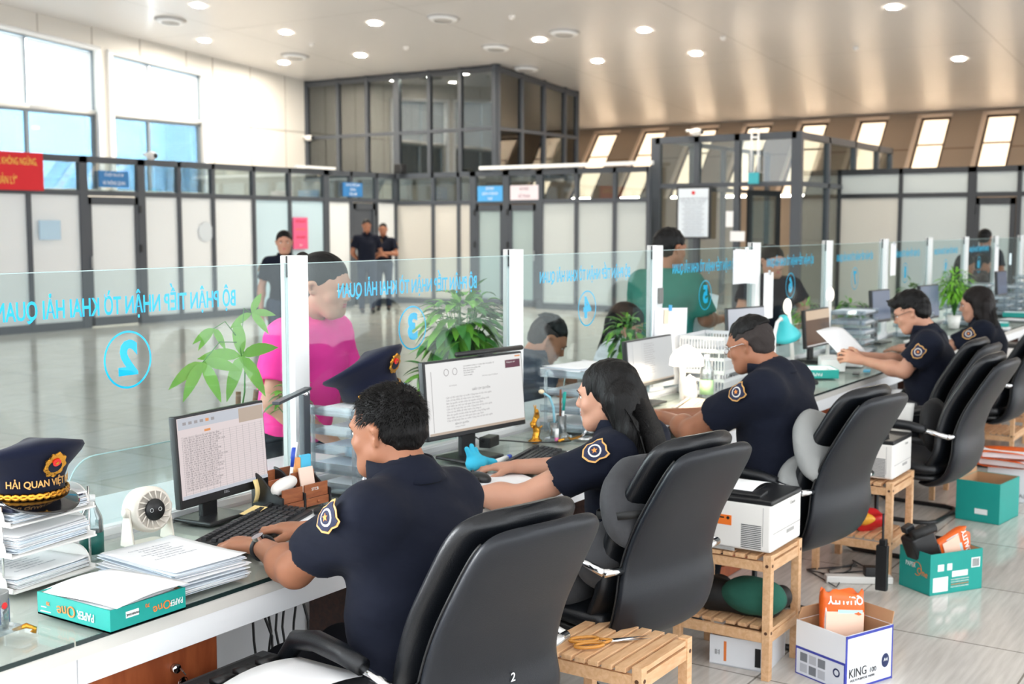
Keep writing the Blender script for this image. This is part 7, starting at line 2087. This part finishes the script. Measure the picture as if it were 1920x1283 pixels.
t.location = (7.48, 2.62, ZT); t.rotation_euler = (0, 0, R(-1)); t.scale = (.93, .93, .83)
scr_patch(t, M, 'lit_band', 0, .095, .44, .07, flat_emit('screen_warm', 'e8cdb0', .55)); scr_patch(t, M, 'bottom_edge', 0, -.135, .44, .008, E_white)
sx, sy, h = .22, .30, .050
k = carton((6.70, 2.40, ZT), 32, sx, sy, h, M_teal, 'teal paper box lid in the middle of the counter, beyond the broad officer', name='paper_box_lid', inner=M_paper)
txt_on(k, 'l', sx, sy, -.02, h * .5, 'PAPER', .026, M_wp, -1); txt_on(k, 'l', sx, sy, .06, h * .5, 'One', .03, M_or, -1)
paper_stack('document_pile', 'papers filling the mid-counter teal box lid', 6.70, 2.40, 32, .20, .27, 16, z=ZT + .005, seed=51, text=False, jit=.004)
mouse(6.35, 2.27, 0, 'black mouse near the mid-counter teal box lid')
def arm_lamp(x, y, rz, label, h=.36):
    t = DT('arm_lamp', label, 'desk lamp', x, y, rz)
    MB().cyl((0, 0, 0), (0, 0, .014), .06, 24).build('base', M_whitep, t, smooth=True)
    MB().tube([(0, 0, .01), (.02, 0, h * .55), (.05, 0, h)], [.014, .012, .012], 12).build('arm', M_whitep, t, smooth=True)
    MB().ball((.062, 0, h + .03), (.026, .026, .05), 16, 10, Matrix.Identity(4)).build('lamp_head', M_lampw, t, smooth=True)
    return t
arm_lamp(7.20, 2.68, 160, 'white slim lamp left of the brownish monitor', .34)
arm_lamp(7.78, 2.66, 10, 'white slim lamp with a raised head right of the brownish monitor', .38)
tray_tower(8.10, 2.60, 4, .36, .26, 5, .066, 'clear five-level tray tower before the reading officer', 9)
bx_ = tag(MB().box((7.10, 2.40, ZT + .035), (.20, .14, .07), rz=25).build('white_box', M_paper, bevel=.002), 'small white box standing before the brownish monitor', 'box')
tag(MB().box((7.42, 2.40, ZT + .012), (.24, .19, .022), rz=10).build('paper_block', M_paper, bevel=.001), 'block of white paper under the reading officer\'s hands', 'papers')
for i, (x_, y_, m_, lb) in enumerate(((6.95, 2.20, M_black, 'small black card near the counter edge'), (7.12, 2.19, M_sky, 'small blue tag near the counter edge beside the black card'), (7.55, 2.17, M_darker, 'dark slim case at the counter edge by the reading officer'))):
    tag(MB().box((x_, y_, ZT + .005), (.10, .04, .008), rz=15).build('stationery_item', m_, bevel=.002), lb, 'stationery')
for (x_, y_, a_, w_, h_, zc_, lb) in ((8.90, 2.64, -7, .30, .21, .285, 'slate-faced monitor just behind the reading officer\'s hair'), (10.17, 2.62, -9, .34, .25, .25, 'slate-blue monitor between the two far officers'), (12.82, 2.6, -6, .28, .22, .30, 'dark monitor far down the counter near the frame edge')):
    t, M = monitor(x_, y_, a_, w_, h_, zc_, lb, mat('slate_screen', '4d5a70', .25, emit=.10, ecol='6c7c98'), chin=.012)
gw = DT('white_lamp', 'white curved desk lamp between the two far officers', 'desk lamp', 9.1, 2.45, 0)
MB().box((0, 0, .01), (.16, .12, .02)).build('base', M_whitep, gw, bevel=.006); MB().tube([(-.06, 0, .02), (-.07, 0, .12), (-.05, 0, .20), (0, 0, .235), (.06, 0, .24)], .014, 12).build('neck', M_whitep, gw, smooth=True)
MB().lathe([(0, .03), (.05, .025), (.085, .0), (.09, -.012), (0, -.012)], 26, c=(.07, 0, .235)).build('lamp_head', M_whitep, gw, smooth=True)
# shelves and clutter at the far end
random.seed(12)
for i in range(7):
    x_ = 9.62 if i == 0 else 10.3 + i * .72
    tray_tower(x_, 2.60 - .03 * (i % 2), 3, .34, .24, 3 + i % 3, .075, ['open-wire tray tower under the far green plant', 'clear tray tower beside the far woman officer\'s face', 'clear tray tower before the dark-haired visitors', 'short tray tower near the far posts', 'clear tray tower by the far dark monitor', 'white-papered tray tower close to the frame edge', 'last tray tower on the counter'][i], 60 + i, dens=7)
sx, sy, h = .22, .30, .045
k = carton((10.9, 2.30, ZT), 10, sx, sy, h, M_teal, 'teal box lid at the far end of the counter', name='paper_box_lid', inner=M_paper)
k = carton((12.3, 2.32, ZT), 5, sx, sy, h, M_teal, 'second teal box lid, farthest along the counter', name='paper_box_lid', inner=M_paper)
for i in range(6):
    x_ = 8.4 + i * 1.1
    paper_stack('paper_stack', ['papers before the far woman officer', 'white papers on the counter past the short-haired officer', 'loose papers beside the far teal box lid', 'papers between the two far box lids', 'papers past the second far box lid', 'papers at the end of the counter'][i], x_ + .1, 2.25, random.uniform(-20, 20), .21, .30, 5, seed=80 + i, text=False, jit=.02)

# ================================================================ PLANTS
def leaf(mb, base, dirn, L_, W_, droop=.3, n=6, nrm=None):
    d = Vector(dirn).normalized(); up = nrm or Vector((0, 0, 1)); s_ = d.cross(up)
    if s_.length < 1e-3: s_ = Vector((1, 0, 0))
    s_.normalize(); p = Vector(base); cols = []
    for i in range(n + 1):
        t_ = i / n; w_ = W_ * (math.sin(PI * min(1, t_ ** .8)) ** .8) * .5 if 0 < i < n else .0004
        q = p + d * L_ * t_ - Vector((0, 0, 1)) * droop * L_ * t_ * t_
        cols.append((mb.bm.verts.new(q + s_ * w_ + Vector((0, 0, w_ * .25))), mb.bm.verts.new(q), mb.bm.verts.new(q - s_ * w_ + Vector((0, 0, w_ * .25)))))
    for a, b in zip(cols[:-1], cols[1:]):
        mb.bm.faces.new((a[0], a[1], b[1], b[0])); mb.bm.faces.new((a[1], a[2], b[2], b[1]))
ZL = .7838
# money tree by the first pane
t = thing('money_tree_plant', 'young palmate-leaved plant with cut brown stems behind the first pane', 'plant', (2.83, 2.985, ZL))
MB().lathe([(0, 0), (.04, 0), (.055, .09), (.05, .09), (.045, .08), (0, .08)], 22).build('pot', M_whitep, t, smooth=True)
st = MB(); st.tube([(.0, 0, .07), (-.004, .0, .18), (.002, 0, .285)], [.010, .009, .009], 10); st.tube([(.03, -.01, .07), (.055, -.01, .18), (.075, -.01, .285)], [.010, .009, .009], 10); st.build('cut_stem', M_stem, t, smooth=True)
sk = MB(); sk.tube([(.015, 0, .22), (.03, 0, .28), (.035, 0, .38), (.02, 0, .46)], .003, 6)
hubs = [((-.16, -.01, .40), [(-1, -.1, -.6), (-.7, -.2, -1.0), (.9, .1, -.15), (.3, -.1, -.8)], .13), ((.01, -.01, .405), [(-.55, -.2, -1.1), (.6, -.1, -1.1), (1, .3, .25), (-1, .1, .1), (-.1, 0, 1)], .145),
        ((-.10, .0, .505), [(-1, 0, -.6), (-.5, .1, -.7), (.4, .2, -.5)], .08), ((.07, .0, .545), [(-.7, 0, -.4), (.6, 0, -.7), (.9, .1, .0), (.1, -.1, .4)], .085)]
lf = MB()
for (p, ds, L_) in hubs:
    sk.tube([(.02, 0, .45), ((p[0]) * .5, p[1] * .5, max(p[2], .44) + .02), p], .0016, 5)
    for d in ds: leaf(lf, p, (d[0] * .9, -d[0] * .55 + d[1], d[2] * 1.0), L_, L_ * .30, .12, nrm=Vector((.5, .8, .1)))
sk.build('green_stem', M_leafd, t, smooth=True); lf.build('leaves', M_leafl, t, smooth=True)
def bushy(x, y, label, rx, ry, rz_, zc_, n, L_, seed, m=M_leaf, m2=M_leafd, pot=.06, name='potted_plant', z=ZL, W=.42, pm=None):
    t = thing(name, label, 'plant', (x, y, z)); rnd = random.Random(seed)
    MB().lathe([(0, 0), (pot * .7, 0), (pot, .11), (pot * .92, .11), (pot * .8, .10), (0, .10)], 22).build('pot', pm or M_whitep, t, smooth=True)
    a_, b_, s_ = MB(), MB(), MB()
    for i in range(n):
        u = rnd.uniform(-.75, 1); th = rnd.uniform(0, 2 * PI); q = math.sqrt(1 - u * u); k_ = rnd.uniform(.45, 1)
        p = Vector((rx * q * math.cos(th) * k_, ry * q * math.sin(th) * k_, zc_ + rz_ * u * k_)); d = Vector((q * math.cos(th), q * math.sin(th), u * .6 + .1 - .5 * rnd.random()))
        leaf(a_ if rnd.random() < .55 else b_, p, d, L_ * rnd.uniform(.7, 1.2), L_ * W * rnd.uniform(.8, 1.1), rnd.uniform(.2, .7), n=5)
        if i % 4 == 0: s_.tube([(0, 0, .09), (p.x * .4, p.y * .4, zc_ * .8), tuple(p)], .002, 5)
    s_.build('stems', M_stem if False else M_leafd, t, smooth=True)
    for mb_, m_ in ((a_, m), (b_, m2)):
        o = mb_.build('foliage', m_, t, smooth=True); o['kind'] = 'stuff'
    return t
bushy(4.22, 3.06, 'large lush potted plant behind the pane with the number 3', .19, .12, .17, .40, 260, .105, 7, pot=.055)
bp = bushy(3.98, 3.02, 'trailing broad-leaved plant lower left of the lush one behind number 3', .06, .05, .10, .20, 26, .13, 8, m=M_leaf, pot=.05)
bushy(5.66, 3.02, 'small leafy plant behind the pane with the number 4', .12, .09, .12, .27, 120, .075, 9, pot=.05)
bushy(8.3, 3.0, 'light green spidery plant behind the pane with the number 6', .12, .08, .10, .22, 60, .10, 10, m=M_leafl, m2=M_leaf, pot=.05, W=.16)
bushy(9.3, 3.0, 'small green plant behind the pane with the number 7', .10, .08, .08, .20, 60, .08, 13, pot=.05)
bushy(10.60, 2.53, 'bright green round bushy plant at the far end of the counter', .17, .14, .17, .34, 340, .07, 11, m=mat('vivid_leaf', '7cc23a', .45, var=.2), m2=M_leaf, pot=.06, z=ZT, W=.3)
bushy(11.0, 3.0, 'dull green plant behind the far screen by the round bush', .14, .10, .10, .25, 70, .09, 14, m=mat('dull_leaf', '7c9a5c', .5), m2=M_leafd, pot=.05)
# small ivy twig beside the white post
bushy(3.08, 2.98, 'small ivy in a tiny pot beside the post before the woman in pink', .07, .05, .09, .22, 34, .045, 15, m=M_leafd, m2=M_leaf, pot=.03, W=.7)
cbx = carton((5.45, 3.03, ZL), 4, .30, .14, .13, M_card, 'brown cardboard box on the customer ledge beside the seated man')
# ---------------------------------------------------------------- pairs of like parts become parts of their own
def split_parts(names):
    done = {}
    for o in list(C.objects):
        base = o.name.split('.')[0]
        if base not in names or o.type != 'MESH': continue
        me = o.data
        if me.name not in done:
            n = len(me.vertices); par = list(range(n))
            def find(a):
                while par[a] != a:
                    par[a] = par[par[a]]; a = par[a]
                return a
            for e in me.edges:
                a, b = find(e.vertices[0]), find(e.vertices[1])
                if a != b: par[a] = b
            groups = {}
            for p in me.polygons: groups.setdefault(find(p.vertices[0]), []).append(p)
            out = []
            if len(groups) > 1:
                for g in groups.values():
                    ids = sorted({v for p in g for v in p.vertices}); mp = {v: i for i, v in enumerate(ids)}
                    m2 = bpy.data.meshes.new(names[base])
                    m2.from_pydata([me.vertices[v].co[:] for v in ids], [], [[mp[v] for v in p.vertices] for p in g])
                    m2.polygons.foreach_set('use_smooth', [g[0].use_smooth] * len(g))
                    for q in me.materials: m2.materials.append(q)
                    out.append(m2)
            done[me.name] = out
        out = done[me.name]
        if not out: continue
        par_, mw = o.parent, o.matrix_local.copy()
        mods = [(m.type, m.thickness if m.type == 'SOLIDIFY' else None) for m in o.modifiers]
        bpy.data.objects.remove(o)
        for m2 in out:
            q = bpy.data.objects.new(names[base], m2); C.objects.link(q); q.parent = par_; q.matrix_local = mw
            for ty, th in mods:
                if ty == 'SOLIDIFY':
                    z = q.modifiers.new('solid', 'SOLIDIFY'); z.thickness = th; z.offset = 0
split_parts({'corner_posts': 'corner_post', 'eyeball': 'eyeball', 'eyebrow': 'eyebrow', 'eyelid': 'eyelid', 'pupil': 'pupil', 'seam': 'seam', 'seam_piping': 'seam_piping', 'screw_cap': 'screw_cap', 'metal_rods': 'metal_rod',
             'spacer_legs': 'spacer_leg', 'gold_feet': 'gold_foot', 'cut_stem': 'cut_stem', 'button_rings': 'button_ring', 'feed_rollers': 'feed_roller', 'loose': 'loose'})
